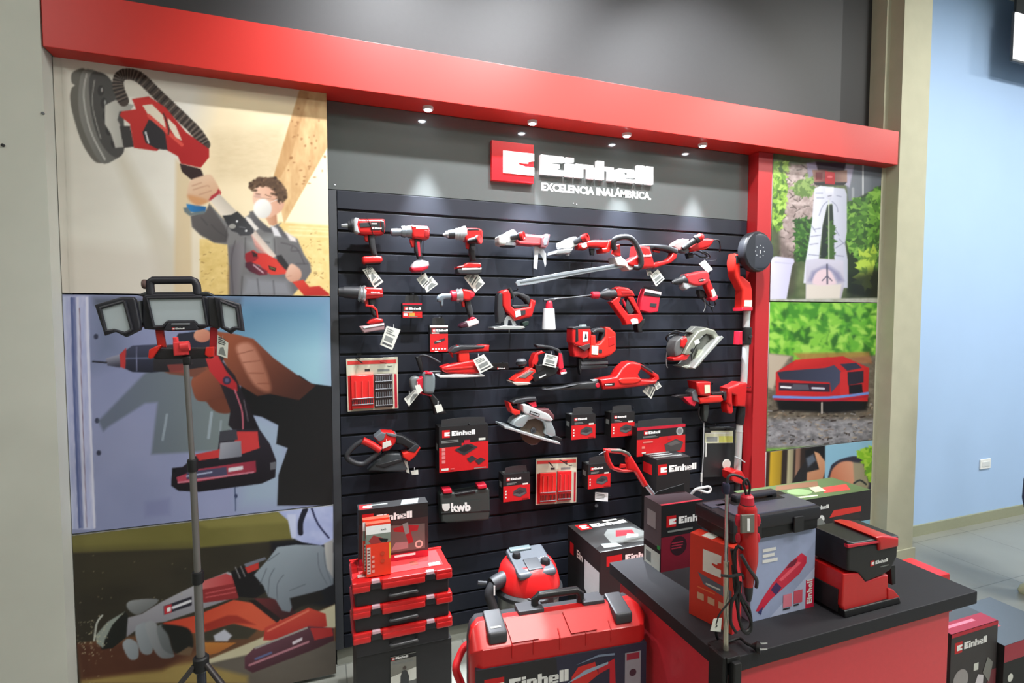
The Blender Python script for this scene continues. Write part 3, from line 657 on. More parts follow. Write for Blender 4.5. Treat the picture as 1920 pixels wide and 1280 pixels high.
# ---- left bottom: gloves and reciprocating saw
cv = Canvas(110, 930, 650, 1300, 7); cv.mp = (100, 920, 3.4286)
n1 = cv.noise(90, 40)
cv.put(np.ones((cv.h, cv.w)), (44, 40, 32), (60, 54, 42), n1)
cv.poly('100,290 1450,130 1560,200 1540,310 900,370 110,400', (106, 100, 44), (126, 118, 60), soft=5, tex=n1)
cv.poly('900,200 1450,135 1530,200 1000,240', (140, 132, 66), soft=8, op=.7)
cv.poly('110,400 900,365 900,420 700,500 110,700', (60, 54, 40), soft=30, op=.8)
cv.poly('1400,330 1820,300 1820,750 1560,720 1400,500', (20, 20, 30), soft=10)
cv.poly('150,980 900,880 1100,800 1400,900 1830,720 1830,1240 180,1240', (96, 60, 38), (130, 86, 54), soft=6, tex=n1)
cv.poly('980,1090 1300,960 1830,720 1830,870 1300,1060 1000,1120', (196, 186, 150), (214, 206, 172), soft=3, tex=n1)
cv.poly('1000,1110 1300,1040 1830,960 1830,1240 1200,1240', (92, 84, 76), (110, 100, 90), soft=4, tex=n1)
cv.poly('180,1215 900,1100 1250,1190 1250,1240 180,1240', (150, 124, 64), (176, 150, 80), soft=10, tex=n1)
cv.poly('150,990 700,960 940,1010 700,1150 180,1210', (78, 42, 30), (96, 52, 34), soft=12, tex=n1); cv.poly('970,975 1180,975 1060,1040 980,1060', (206, 130, 50), (180, 100, 40), (980, 970, 1000, 1060))
cv.poly('900,880 1100,850 1330,880 1250,950 980,965', (60, 56, 44), soft=4); cv.poly('1030,930 1100,890 1150,930 1120,965 1040,965', (190, 192, 206), soft=3)
# jeans
cv.poly('1440,130 1560,100 1800,95 1800,330 1720,350 1600,330 1530,300 1510,190', (150, 162, 216), (186, 196, 234), soft=2, tex=cv.noise(18))
cv.line('1620,120 1590,200 1590,270', 34, (28, 28, 44)); cv.line('1660,110 1700,210 1770,300', 12, (40, 44, 84)); cv.poly('1500,150 1560,150 1560,300 1535,310', (210, 216, 240), soft=3, op=.6)
# saw
cv.poly('460,820 570,790 700,710 920,600 1120,520 1180,540 1180,680 900,780 720,840 580,860 470,940', (166, 164, 172), (134, 132, 142), (700, 640, 760, 860), soft=1.8)
cv.poly('960,580 1110,530 1180,560 1170,600 960,660', (206, 96, 96), (190, 60, 64), (960, 0, 1150, 0)); cv.poly('920,640 1180,590 1190,690 960,720', (150, 40, 44)); cv.line('980,660 1170,620', 7, (206, 80, 84)); cv.line('980,685 1170,650', 7, (206, 80, 84))
cv.poly('1140,520 1220,480 1300,520 1380,640 1300,690 1190,680', (24, 22, 26)); cv.line('1170,490 1200,560', 8, (120, 116, 120)); cv.line('1205,485 1232,548', 8, (120, 116, 120))
cv.poly('1230,490 1320,460 1320,500 1250,530', (206, 50, 44)); cv.poly('1225,470 1360,425 1370,440 1240,490', (110, 114, 130))
cv.poly('700,850 920,800 1160,700 1280,720 1480,830 1430,880 1340,900 1160,850 960,910 880,915', (206, 58, 34), (226, 84, 52), (900, 700, 1100, 900), soft=1.8)
cv.poly('960,860 1120,800 1180,800 1300,860 1160,850 980,905', (150, 30, 24), soft=4, op=.7)
cv.poly('1290,690 1500,690 1560,780 1480,840', (110, 40, 44), (60, 24, 30), (1300, 700, 1500, 830)); cv.poly('1250,700 1300,700 1460,820 1440,850', (36, 24, 26))
cv.poly('1360,880 1640,750 1750,790 1760,870 1400,960 1350,960', (220, 70, 48), (190, 40, 36), (1400, 800, 1440, 960), soft=1.6); cv.line('1380,900 1640,770', 12, (236, 110, 84))
cv.poly('1290,1010 1640,870 1800,880 1805,960 1700,1010 1280,1170 1230,1140 1230,1070', (110, 62, 78), (74, 34, 46), (1300, 960, 1400, 1150), soft=1.6)
cv.poly('1650,880 1790,880 1800,930 1680,960', (190, 40, 40)); cv.line('1260,1120 1640,970', 14, (190, 120, 134)); cv.line('1300,1080 1400,1040', 14, (90, 100, 150)); cv.poly('1535,970 1600,940 1600,960 1540,990', (220, 206, 216)); cv.line('1300,1010 1630,880', 12, (160, 156, 150))
# logo on saw
cv.poly('710,740 890,678 890,735 712,796', (36, 34, 48)); cv.poly('712,742 762,726 762,780 714,796', (196, 40, 52)); cv.line('770,750 880,708', 18, (214, 214, 222)); cv.poly('730,752 755,745 756,772 732,780', (236, 236, 236))
# blade and shoe
cv.poly('300,980 340,860 460,775 480,800 470,940 380,1010 310,1020', (28, 30, 28)); cv.poly('270,930 350,840 460,775 380,860 330,960 320,1010 280,980', (140, 150, 142), soft=2); cv.line('315,800 280,850 262,960', 12, (186, 190, 180))
# gloves
GL_ = (152, 160, 168)
cv.poly('1290,540 1380,440 1440,360 1560,345 1720,350 1800,400 1800,600 1720,640 1560,690 1520,780 1470,770 1430,700 1380,680 1350,610', (148, 162, 174), (112, 122, 134), (1350, 400, 1600, 760), soft=2, sm=False)
for q in ('1330,600 1370,500', '1380,670 1390,560 1420,500', '1440,700 1440,600 1480,540', '1520,640 1620,600', '1380,450 1450,400', '1740,360 1750,480 1790,600', '1700,400 1710,500 1760,600'): cv.line(q, 7, (92, 100, 112), op=.7)
cv.poly('1740,340 1800,310 1800,560 1760,500', (186, 184, 180), (150, 150, 150), (1740, 0, 1800, 0), soft=3)
cv.poly('1520,690 1720,640 1740,700 1600,740 1540,770', (26, 22, 22), soft=3)
cv.poly('470,730 520,700 680,700 560,790 500,780', (140, 144, 146), (108, 110, 112), (500, 700, 540, 790), soft=2, sm=True)
for P, c in (('445,990 480,950 540,980 545,1070 490,1080', GL_), ('525,890 570,850 600,860 640,1000 620,1050 560,1030', GL_), ('590,860 660,850 720,1000 780,1060 700,1075 640,1010', (160, 164, 170)), ('665,880 720,870 760,1000 770,1050 700,1010', (130, 136, 140))):
    cv.poly(P, c, tuple(v*.62 for v in c), (500, 880, 800, 1080), soft=2, sm=True)
cv.poly('700,860 860,880 900,960 880,1030 780,1040 740,930', (28, 28, 26), soft=4, sm=True); cv.poly('790,1050 870,1000 900,1010 880,1060', (110, 84, 60), soft=3)
for _ in range(90):
    x = random.gauss(250, 70); y = random.gauss(980, 100); cv.ell(x, y, random.uniform(2, 5), random.uniform(2, 5), (206, 196, 160), op=.8)
for _ in range(14): cv.ell(random.uniform(150, 900), random.uniform(400, 700), 4, 4, (170, 160, 120), op=.6)
cv.poly('100,290 1800,92 1800,60 100,240', (176, 178, 190), soft=2)
poster(cv, -.965, .052, .02, .846, 'bottom left poster of gloved hands holding a reciprocating saw')
# ---- right top: pants, bucket, mixer
cv = Canvas(1425, 290, 1665, 580, 9); cv.mp = (1420, 290, 4.571)
n1 = cv.noise(20); n3 = cv.noise(7)
cv.put(np.ones((cv.h, cv.w)), (52, 70, 40), (110, 120, 80), n1)
cv.poly('230,80 520,80 500,620 400,900 200,900 180,500', (120, 100, 96), (206, 186, 182), soft=6, tex=n3)
for _ in range(60):
    x = random.uniform(190, 500); y = random.uniform(90, 900); cv.line([(x, y), (x+random.uniform(-50, 50), y+random.uniform(-40, 40))], 7, (54, 44, 40), op=.7)
cv.poly('740,90 1070,90 1070,330 900,380 780,400', (110, 116, 126), (84, 90, 100), (800, 0, 1060, 0), soft=4); cv.line('905,95 905,360', 12, (200, 204, 208)); cv.line('820,290 820,400', 22, (160, 164, 170), op=.7)
leaves(cv, '110,60 260,60 240,400 190,640 110,640', [(96, 140, 40), (136, 176, 56), (60, 96, 34), (160, 196, 80)], 400, 8, 1)
leaves(cv, '290,280 480,130 480,330 340,360', [(90, 120, 56), (130, 160, 80)], 160, 8, 2)
leaves(cv, '330,560 470,520 470,900 330,900', [(50, 96, 36), (40, 70, 34), (80, 130, 50)], 300, 8, 3)
cv.poly('770,420 1070,260 1070,1250 770,1180', (36, 52, 24), soft=4)
leaves(cv, '760,420 900,370 1070,280 1070,900 1000,1000 780,800', [(66, 116, 34), (92, 146, 44), (44, 84, 28), (120, 170, 60), (54, 90, 34)], 1100, 11, 4)
leaves(cv, '860,850 1000,830 960,1130 850,1080', [(150, 180, 50), (100, 140, 40), (170, 200, 60)], 60, 14, 5)
cv.poly('780,1040 1060,960 1060,1240 780,1240', (22, 26, 18), soft=20, op=.8)
cv.poly('150,640 340,880 320,1180 260,1240 150,900', (70, 58, 54), soft=10, op=.5)
# arms, tool
cv.poly('420,70 510,60 520,160 440,200', (150, 140, 170), soft=3); cv.poly('760,80 830,90 790,280 740,250', (166, 160, 186), soft=3); cv.poly('500,60 760,70 740,140 520,130', (50, 30, 46), soft=3)
cv.poly('470,130 600,130 590,230 490,240', (150, 110, 96), (110, 50, 50), (470, 0, 600, 0)); cv.poly('660,140 770,130 770,240 670,240', (164, 128, 112), (120, 80, 74), (770, 0, 660, 0)); cv.poly('500,150 560,150 555,215 500,215', (110, 30, 36)); 
cv.poly('480,235 770,235 740,262 500,262', (44, 40, 44)); cv.poly('580,140 665,150 665,255 580,250', (196, 28, 36), (170, 20, 30), (580, 150, 590, 250)); cv.ell(622, 190, 24, 10, (226, 90, 96))
# trousers
PT = (204, 206, 222)
cv.poly('490,290 540,265 750,290 768,340 768,660 752,760 775,900 775,1140 720,1140 660,880 650,640 640,420 600,430 560,600 530,880 480,1110 395,1100 410,930 440,760 470,560', PT, (176, 178, 198), (500, 0, 760, 0), soft=2)
cv.poly('600,440 645,430 655,640 655,885 540,885 560,620', (40, 50, 44), soft=2); leaves(cv, '610,560 650,560 650,880 600,880', [(60, 96, 40)], 60, 8, 6)
for q in ('600,400 560,440 530,520', '640,400 680,440 690,490', '480,640 540,630', '460,700 540,690', '450,770 520,760', '440,855 540,865', '670,640 700,690', '670,800 750,750', '660,860 740,870', '460,600 500,660', '700,720 750,770', '500,330 560,330', '510,370 570,370', '680,350 720,360'): cv.line(q, 8, (130, 132, 156), op=.8)
cv.poly('585,285 655,275 655,350 625,390 590,370', (222, 222, 232), (180, 180, 200), (0, 280, 0, 390)); cv.line('605,355 635,350', 6, (90, 90, 110)); cv.line('612,390 612,900', 9, (196, 204, 180))
# bucket
cv.poly('415,905 520,888 735,905 745,1120 710,1270 415,1260', (190, 186, 206), (168, 162, 176), (0, 900, 0, 1260), soft=2)
cv.poly('420,1110 720,1110 700,1270 415,1265', (206, 196, 186), soft=3); cv.poly('440,1080 470,1000 600,940 700,1010 740,1080 690,1090 640,1010 560,980 500,1020 480,1090', (130, 128, 162), soft=8)
cv.poly('480,1110 500,1020 560,980 620,990 660,1060 665,1110', (214, 186, 196), soft=4, sm=True); cv.line('598,940 600,1105', 12, (70, 70, 90)); cv.line('555,1080 595,1040', 8, (80, 76, 96)); cv.line('600,1040 640,1080', 8, (80, 76, 96))
cv.poly('100,890 160,870 310,890 320,915 300,950 250,1240 105,1245', (206, 204, 226), (184, 180, 210), (110, 0, 300, 0), soft=2); cv.line('150,920 300,935', 8, (176, 172, 200))
cv.poly('95,1240 1060,1225 1060,1300 95,1300', (140, 142, 120), (180, 182, 176), soft=3, tex=n3)
poster(cv, 2.703, 3.668, 1.838, 2.7625, 'top right poster of white work trousers behind a mixing bucket')
# ---- right middle: battery on forest ground
cv = Canvas(1425, 560, 1665, 850, 11); cv.mp = (1400, 260, 1.828)
n1 = cv.noise(50); n3 = cv.noise(9, 5); n4 = cv.noise(22, 12)
cv.put(np.ones((cv.h, cv.w)), (70, 150, 30), (150, 204, 60), n1)
leaves(cv, '70,570 450,570 450,760 300,740 160,745 70,740', [(90, 170, 36), (60, 136, 30), (150, 206, 70), (120, 190, 50), (44, 104, 26)], 420, 15, 7, 5)
cv.poly('70,735 160,745 160,770 450,740 450,1040 70,1060', (70, 60, 48), (130, 120, 104), soft=5, tex=n3)
cv.poly('70,735 150,745 110,800 90,860 70,850', (176, 160, 140), soft=5); cv.poly('160,735 420,730 430,770 200,770', (170, 96, 50), soft=5, op=.7)
cv.poly('70,960 450,960 450,1060 60,1060', (84, 84, 92), (176, 176, 184), soft=12, tex=n3, op=.85)
for _ in range(180):
    x = random.uniform(70, 445); y = random.uniform(905, 1045); cv.line([(x, y), (x+random.uniform(-16, 16), y+random.uniform(-6, 6))], random.uniform(2, 5), random.choice([(40, 26, 20), (30, 24, 20), (170, 150, 124), (120, 96, 76), (150, 150, 156)]), op=.75)
cv.poly('100,895 420,890 410,930 300,940 110,930', (14, 12, 12), soft=6)
cv.poly('100,800 165,760 330,745 420,785 415,900 100,895', (196, 26, 28), soft=1.2)
cv.poly('105,800 135,795 270,785 300,775 325,800 320,835 290,870 285,835 115,825', (40, 42, 58), (62, 66, 92), (100, 780, 300, 860), soft=1.2)
cv.poly('165,758 290,748 300,775 200,785 150,795 160,775', (216, 40, 34), (190, 24, 26), (180, 750, 190, 790)); cv.poly('320,772 375,768 395,785 345,795', (44, 46, 66)); cv.poly('345,800 400,795 400,835 345,845', (36, 32, 46)); cv.poly('320,800 345,795 350,885 320,880', (206, 34, 36)); cv.poly('350,845 395,840 398,870 352,875', (20, 18, 24))
cv.poly('110,835 285,840 285,868 110,862', (52, 32, 48)); cv.line('118,850 150,852', 7, (220, 220, 226)); cv.line('225,854 265,856', 7, (190, 190, 206)); cv.poly('160,840 210,842 215,860 150,860', (80, 76, 90))
cv.line('92,884 280,887 415,872', 9, (96, 130, 206)); cv.line('95,892 290,897 415,882', 6, (170, 20, 44))
cv.line('258,905 258,940', 6, (170, 160, 150))
poster(cv, 2.703, 3.668, .872, 1.832, 'middle right poster of a red battery pack on forest ground')
# ---- right bottom: workers
cv = Canvas(1425, 815, 1665, 1010, 13); cv.mp = (1380, 720, 5.33)
n3 = cv.noise(10)
cv.put(np.ones((cv.h, cv.w)), (120, 176, 206), (140, 190, 210), cv.noise(60))
cv.poly('290,640 700,600 900,590 880,1100 290,1100', (46, 34, 30), soft=2)
for x0, x1, c in ((345, 465, (206, 166, 30)), (520, 580, (176, 168, 130)), (600, 650, (150, 110, 90)), (300, 330, (70, 40, 30))): cv.poly([(x0, 600), (x1, 600), (x1-20, 1100), (x0-20, 1100)], c, tuple(v*.75 for v in c), (x0, 0, x1, 0), soft=3)
cv.poly('690,660 880,600 900,620 890,780 860,1000 700,1000', (20, 20, 24), soft=3)
cv.poly('560,980 620,870 700,760 780,680 840,760 800,870 720,900 700,1000', (34, 32, 36)); cv.poly('700,740 770,700 800,760 720,830', (84, 94, 110), soft=4)
cv.poly('780,670 830,690 890,770 900,840 860,970 860,1100 700,1100 710,880 830,850', (206, 150, 110), (186, 120, 84), (750, 700, 880, 950), soft=2)
cv.poly('890,600 1400,560 1400,900 1050,760 890,940', (126, 178, 206), soft=3)
cv.poly('940,850 990,780 1080,740 1200,720 1280,780 1340,900 1350,1100 930,1100', (46, 44, 60), soft=2, sm=True)
cv.poly('945,900 1000,810 1080,770 1170,780 1200,860 1200,1100 945,1100', (196, 110, 76), (216, 150, 116), (950, 900, 1180, 800), soft=3, sm=True)
cv.poly('1170,780 1270,790 1330,1000 1300,1100 1190,1100', (150, 140, 110), soft=4); cv.line('1180,990 1240,960 1300,1000', 18, (44, 50, 50)); cv.line('1240,730 1300,830 1340,950', 12, (44, 44, 56))
leaves(cv, '1220,680 1300,640 1400,600 1400,1000 1340,960 1280,780', [(130, 190, 30), (160, 206, 50), (100, 160, 30)], 260, 9, 8)
poster(cv, 2.703, 3.668, .1, .866, 'bottom right poster of two workers against a blue sky')
# ------------------------------------------------------------------ tools hanging on the slatted wall
Z8 = (630, 900, 3.369); Z9 = (840, 960, 4); Z10 = (1140, 860, 3.048); Z11 = (1460, 860, 3.048); Z12 = (160, 500, 5.82)
Z1 = (620, 380, 4); Z2 = (900, 400, 4); Z3 = (1140, 400, 3.765); Z4 = (630, 640, 4); Z5 = (920, 580, 4.571); Z6 = (920, 740, 4.922); Z7 = (1120, 680, 4.267)
GW = 'cordless tools hanging on the slatted wall'
# --- row one
s = T('impact_drill', 'large red impact wrench with short square tip, top left of wall', 'power tool', Z1, GW)
s.lathe('chuck', (84, 172, .1), (190, 172, .1), [(0, .006), (.42, .009), (.45, .02), (.62, .024), (.66, .031), (1, .034)], DGR)
s.lathe('chuck', (80, 172, .1), (128, 172, .1), [(0, .008), (1, .012)], SIL)
s.prism('body', '172,128 195,112 225,118 390,118 408,140 410,190 398,232 330,236 300,238 240,236 195,222 176,205', RED, .135, .065, .014, c=1)
s.prism('gear_case', '170,128 186,108 214,112 205,160 220,225 200,228 176,212', LGR, .137, .07, .008)
s.prism('body', '215,150 300,146 300,180 222,184', DGR, .139, .13, .002); s.prism('end_cap', '372,132 402,136 408,190 400,225 374,212', BLK, .138, .062, .006)
f = s.quad('body', '302,142 372,146 372,206 302,206', .137, BLK, .002); f.lines(.06, .55, .9, .85, 1, PAP); f.logo(.06, .1, .3, word=True)
s.prism('trigger', '256,238 282,238 282,292 262,288 252,262', RED, .112, .088, .004)
s.prism('handle', '284,236 338,234 336,300 350,380 352,398 318,398 296,330', RUB, .122, .078, .01, c=0)
s.prism('foot', '238,408 250,400 330,396 384,402 392,430 380,450 262,458 240,446', RED, .132, .068, .01); s.prism('foot', '250,440 384,438 376,456 262,460', BLK, .128, .072, .004)
s.tube('strap', '268,108,.14 300,170,.142 318,240,.13', .0015, BLK, n=6)
s.card('238,502 308,480 396,592 330,640', .1); s.card('262,496 322,492 350,560 310,610', .104, label=1, style=1)
s.done(hook=(330, 240), hf=.06)

s = T('rotary_hammer_drill', 'red drill with long silver chuck, second in the top row', 'power tool', Z1, GW)
s.lathe('chuck', (450, 222, .1), (535, 222, .1), [(0, .012), (.05, .017), (.6, .019), (.75, .017), (1, .019)], C(120, 126, 134, .35, .5))
s.lathe('gear_case', (530, 218, .1), (620, 218, .1), [(0, .026), (.3, .029), (.32, .024), (.6, .03), (1, .033)], C(128, 134, 140, .4, .4))
s.prism('body', '606,180 622,168 722,174 742,196 746,236 736,268 700,274 650,268 616,256', RED, .135, .07, .012, c=1)
s.prism('body', '640,176 725,178 738,200 640,198', WHT, .137, .12, .003); s.prism('end_cap', '700,200 744,206 744,244 728,264 700,256', DRED, .138, .066, .008)
s.prism('trigger', '594,270 634,272 630,330 612,334 598,300', RED, .113, .088, .005)
s.prism('handle', '630,262 690,268 680,330 692,410 660,420 634,360', RUB, .122, .078, .01); s.prism('handle', '646,290 668,290 676,400 660,404', CRIM, .1235, .1, .003)
s.prism('battery', '616,458 640,434 690,428 736,440 740,470 728,486 620,506 606,490', C(206, 196, 200, .4), .132, .07, .008)
s.prism('foot', '604,480 700,470 738,462 734,490 690,514 624,516 606,502', CRIM, .134, .068, .008)
s.card('644,572 712,524 740,590 694,640', .1); s.card('690,600 756,552 806,610 720,674', .096, style=1)
s.done(hook=(690, 250), hf=.06)

s = T('hammer_drill', 'red hammer drill with side grip, third in the top row', 'power tool', Z1, GW)
s.lathe('chuck', (842, 240, .1), (925, 236, .1), [(0, .004), (.25, .012), (.27, .017), (1, .021)], SIL); s.lathe('chuck', (880, 238, .1), (930, 235, .1), [(0, .0215), (1, .0225)], DGR)
s.lathe('gear_case', (925, 236, .1), (1010, 232, .1), [(0, .022), (.25, .03), (.3, .026), (.5, .033), (.55, .028), (.75, .036), (1, .038)], LGR)
s.prism('body', '1004,200 1030,188 1120,190 1144,216 1146,262 1130,290 1060,292 1012,280', RED, .135, .068, .012, c=1)
s.prism('body', '1030,192 1100,192 1120,206 1030,208', DGR, .137, .12, .003)
s.lathe('side_grip', (1030, 290, .13), (1110, 275, .17), [(0, .008), (.1, .014), (.75, .016), (.8, .021), (1, .023)], BLK); s.lathe('side_grip', (1108, 276, .168), (1122, 272, .176), [(0, .0225), (.9, .0225), (1, .012), (.9, .011)], RED)
s.prism('trigger', '1016,292 1046,292 1040,346 1022,342 1016,318', RED, .112, .088, .004)
s.prism('handle', '1044,290 1092,290 1086,370 1094,432 1058,438 1046,380', RUB, .12, .08, .009)
s.prism('foot', '990,470 1030,448 1128,452 1132,470 1126,486 950,492 950,478', RED, .134, .066, .006); s.prism('battery', '952,494 1130,486 1136,520 1110,536 970,536 952,520', DGR, .132, .068, .006); s.prism('battery', '985,488 1132,488 1132,502 985,506', C(206, 208, 210), .134, .1, .003)
s.card('998,560 1074,500 1110,560 1060,640', .1); s.card('1040,600 1100,530 1156,604 1084,676', .096, style=1)
s.done(hook=(1080, 280), hf=.06)

s = T('angle_grinder', 'angle grinder with pale gear head and hanging grey strap', 'power tool', Z2, GW)
s.prism('gear_head', '142,190 150,165 200,146 230,126 262,122 280,150 274,200 240,212 210,238 150,232', C(206, 206, 202, .35, .2), .13, .05, .012, c=1)
s.lathe('guard', (205, 218, .09), (205, 246, .09), [(0, .04), (.2, .045), (1, .045)], SIL, 28); s.lathe('disc', (205, 246, .09), (205, 252, .09), [(0, .04), (1, .04)], DGR, 28)
s.lathe('side_grip', (232, 182, .12), (312, 172, .19), [(0, .008), (.1, .013), (.8, .016), (.83, .022), (1, .022)], DGR); s.lathe('side_grip', (310, 172, .189), (330, 169, .2), [(0, .0225), (1, .0225), (1, .012), (.8, .011)], RED)
s.prism('body', '272,150 330,152 400,158 470,166 480,200 470,236 400,236 330,230 284,222 268,190', C(206, 96, 100, .4), .125, .06, .012, c=1); s.prism('body', '290,206 440,214 466,236 400,240 300,230', C(186, 60, 66), .127, .06, .006)
s.prism('battery', '462,180 500,152 530,158 512,240 494,262 464,252', C(150, 96, 104, .4), .14, .05, .008); s.prism('battery', '478,190 508,162 522,168 502,238 478,240', C(150, 152, 160), .143, .12, .004)
s.prism('strap', '408,246 450,250 470,262 496,300 498,380 488,404 468,330 440,290 428,420 402,410 406,330', C(196, 200, 206, .6), .1, .097, .001)
s.done(hook=(380, 190), hf=.055)
s = T('angle_grinder', 'angle grinder with red body just left of the hedge trimmer handle', 'power tool', Z2, GW)
s.prism('gear_head', '612,240 618,212 650,200 672,186 700,174 730,176 740,230 716,246 690,262 630,262', C(206, 206, 202, .35, .2), .13, .05, .01, c=1)
s.prism('guard', '570,300 574,276 640,266 700,262 690,284 672,300 640,300 580,306', SIL, .15, .03, .006); s.lathe('disc', (655, 300, .09), (655, 318, .09), [(0, .02), (.5, .012), (1, .012)], SIL)
s.lathe('side_grip', (706, 216, .12), (778, 188, .18), [(0, .008), (.1, .014), (.8, .017), (.83, .022), (1, .022)], DGR); s.lathe('side_grip', (776, 189, .179), (806, 178, .2), [(0, .0225), (1, .0225), (1, .012), (.8, .011)], RED)
s.prism('body', '740,226 800,206 860,198 960,200 1000,196 990,262 960,262 900,252 820,252 800,272 740,268', RED, .12, .06, .012); s.prism('body', '762,228 800,214 806,250 780,262 762,252', C(216, 196, 190), .1215, .1, .003)
s.prism('battery', '962,206 1002,192 988,264 972,292 924,294 918,262 950,258', ORED, .13, .05, .008)
s.prism('switch', '826,262 860,262 858,312 834,312', DGR, .09, .07, .003)
s.done(hook=(870, 220), hf=.055)

s = T('hedge_trimmer', 'long red hedge trimmer with silver blade bar pointing left', 'power tool', Z2, GW)
s.prism('blade', '268,520 280,503 640,436 900,398 1040,372 1120,368 1120,400 1060,408 900,430 700,466 400,530 280,545', C(178, 186, 194, .3, .6), .12, .108, .002)
s.prism('blade', '300,512 1060,384 1064,392 304,521', C(110, 116, 122, .4, .5), .1225, .118, .0005)
for k in range(34):
    t = k/34; x = 300+t*760; y = 533-t*138
    s.prism('blade_teeth', [(x, y-8), (x+12, y-10), (x+9, y+4), (x+4, y+5)], STEEL, .117, .111, .0005)
s.prism('blade_guard', '1010,330 1060,322 1110,366 1180,350 1180,412 1120,428 1090,396 1030,388', C(196, 190, 186, .35), .14, .06, .006)
s.tube('front_handle', '1010,270,.14 1000,215,.15 1030,186,.16 1100,178,.17 1150,205,.17 1195,290,.165 1210,370,.16 1190,405,.15 1150,400,.14', .0155, RUB, n=14)
s.prism('front_handle', '996,300 1020,235 1052,228 1060,320 1028,322', RED, .14, .11, .008)
s.mp = Z3
s.prism('body', '140,340 205,300 215,226 300,234 318,300 336,370 322,384 240,388 190,380 150,368', RED, .15, .06, .014, c=0)
f = s.quad('body', '232,288 300,284 302,306 234,310', .153, RED, .003); f.word(.1, .15, .7, WHT)
s.prism('rear_handle', '210,222 300,214 420,222 496,248 500,276 486,286 430,262 330,246 300,262 230,240', DGR, .14, .08, .01)
s.prism('rear_handle', '330,346 420,328 452,296 462,268 496,276 486,316 450,348 340,384 320,372', RED, .135, .085, .009); s.prism('trigger', '320,256 372,262 366,276 326,268', RED, .12, .1, .003)
s.card('298,440 352,392 400,462 340,515', .11); s.card('270,400 300,400 316,430 280,440', .1, style=1)
s.done(hook=(280, 300), hf=.055)

s = T('palm_sander', 'red corded sander at the right end of the top row', 'power tool', Z3, GW)
s.prism('body', '580,246 590,226 640,190 700,176 745,180 746,204 720,232 660,252 600,262', RED, .13, .06, .012, c=1); s.prism('body', '600,252 700,238 725,228 700,250 610,268', ORED, .12, .07, .004)
s.prism('head', '462,230 478,206 530,176 574,180 566,230 530,256 500,262', C(206, 150, 150, .4), .12, .06, .008); s.prism('head', '500,250 560,230 580,262 552,280 520,270', MGR, .115, .07, .004)
s.lathe('side_grip', (528, 250, .13), (632, 178, .16), [(0, .014), (.8, .018), (.85, .024), (1, .026)], DGR); s.lathe('side_grip', (628, 181, .158), (672, 158, .17), [(0, .022), (.6, .024), (1, .012)], RED)
s.tube('cable', '740,190,.1 780,190,.09 792,230,.08 786,270,.06', .004, BLK); s.tube('cable', '560,285,.06 600,260,.07 660,275,.08 700,300,.07 660,310,.06 610,285,.06 590,310,.05', .004, BLK); s.tube('cable', '640,270,.05 700,280,.06 720,310,.05 690,320,.05', .004, BLK)
s.prism('cable', '560,280 600,276 606,310 572,318', BLK, .07, .04, .004)
s.done(hook=(650, 220), hf=.055)
s = T('price_card', 'blank white price card tied above the corded red screwdriver', 'price card', Z3)
f = s.quad('card', '642,356 684,328 740,394 704,418', .09, C(236, 238, 240, .7), .0015); s.done(hook=(690, 350), hf=.085)

s = T('corded_drywall_screwdriver', 'red corded screwdriver with black nose under the blank white card', 'power tool', Z3, GW)
s.lathe('nose', (456, 486, .1), (545, 468, .1), [(0, .011), (.2, .017), (.6, .022), (.7, .03), (1, .034)], DGR); s.lathe('nose', (450, 488, .1), (480, 481, .1), [(0, .008), (1, .012)], STEEL)
s.prism('gear_case', '530,450 548,446 580,486 640,502 636,520 590,522 556,540 536,520', LGR, .125, .07, .008)
s.prism('body', '556,432 600,420 680,402 710,412 722,450 716,480 690,500 640,512 590,500 566,480', C(206, 50, 56, .4), .135, .065, .012, c=1)
f = s.quad('body', '640,462 674,458 676,478 642,482', .137, BLK, .002); f.logo(.05, .2, .6)
s.prism('handle', '684,490 722,462 748,530 770,590 756,606 734,600', RED, .12, .08, .01); s.prism('handle', '728,540 752,530 772,580 740,596', C(196, 190, 184, .5), .123, .078, .006); s.prism('handle', '722,596 776,582 776,606 748,620 728,612', CRIM, .122, .078, .005)
s.tube('cable', '750,616,.09 757,640,.07 740,660,.06 700,640,.05 650,590,.05 625,560,.06 650,540,.07 690,560,.07 676,590,.06 640,580,.06', .004, BLK)
s.tube('cable', '660,560,.07 700,590,.06 730,670,.05 740,690,.05', .004, BLK); s.prism('cable', '640,540 690,550 686,590 652,590', DGR, .08, .05, .006)
s.tube('cable', '676,590,.06 688,650,.06 674,692,.06', .0025, C(180, 182, 184), n=6)
s.done(hook=(670, 440), hf=.055)

# --- row two
s = T('garden_drill', 'red cordless drill with long black barrel, left end of the second row', 'power tool', Z1, GW)
s.lathe('barrel', (52, 668, .1), (214, 676, .1), [(0, .014), (.04, .021), (.25, .023), (.3, .027), (1, .031)], DGR)
s.lathe('collar', (205, 682, .1), (262, 686, .1), [(0, .03), (.3, .04), (.4, .034), (.7, .042), (1, .04)], SIL)
s.prism('body', '246,640 262,630 386,638 394,660 392,706 360,714 262,722 250,730', RED, .135, .065, .01); s.prism('body', '250,684 392,680 392,692 252,700', DRED, .138, .12, .002)
f = s.quad('body', '300,664 362,666 362,684 300,682', .138, RED, .002); f.word(.05, .15, .7, WHT)
s.prism('trigger', '252,720 280,718 286,772 268,776 254,748', RED, .112, .088, .004)
s.prism('handle', '284,716 344,712 330,770 352,850 322,856 300,800', RUB, .12, .08, .01)
s.prism('hand_guard', '262,762 318,768 352,800 360,862 346,862 338,810 310,786 262,778', RED, .122, .078, .003)
s.prism('foot', '274,902 300,876 348,862 392,872 396,896 340,908 290,914', RED, .134, .066, .008)
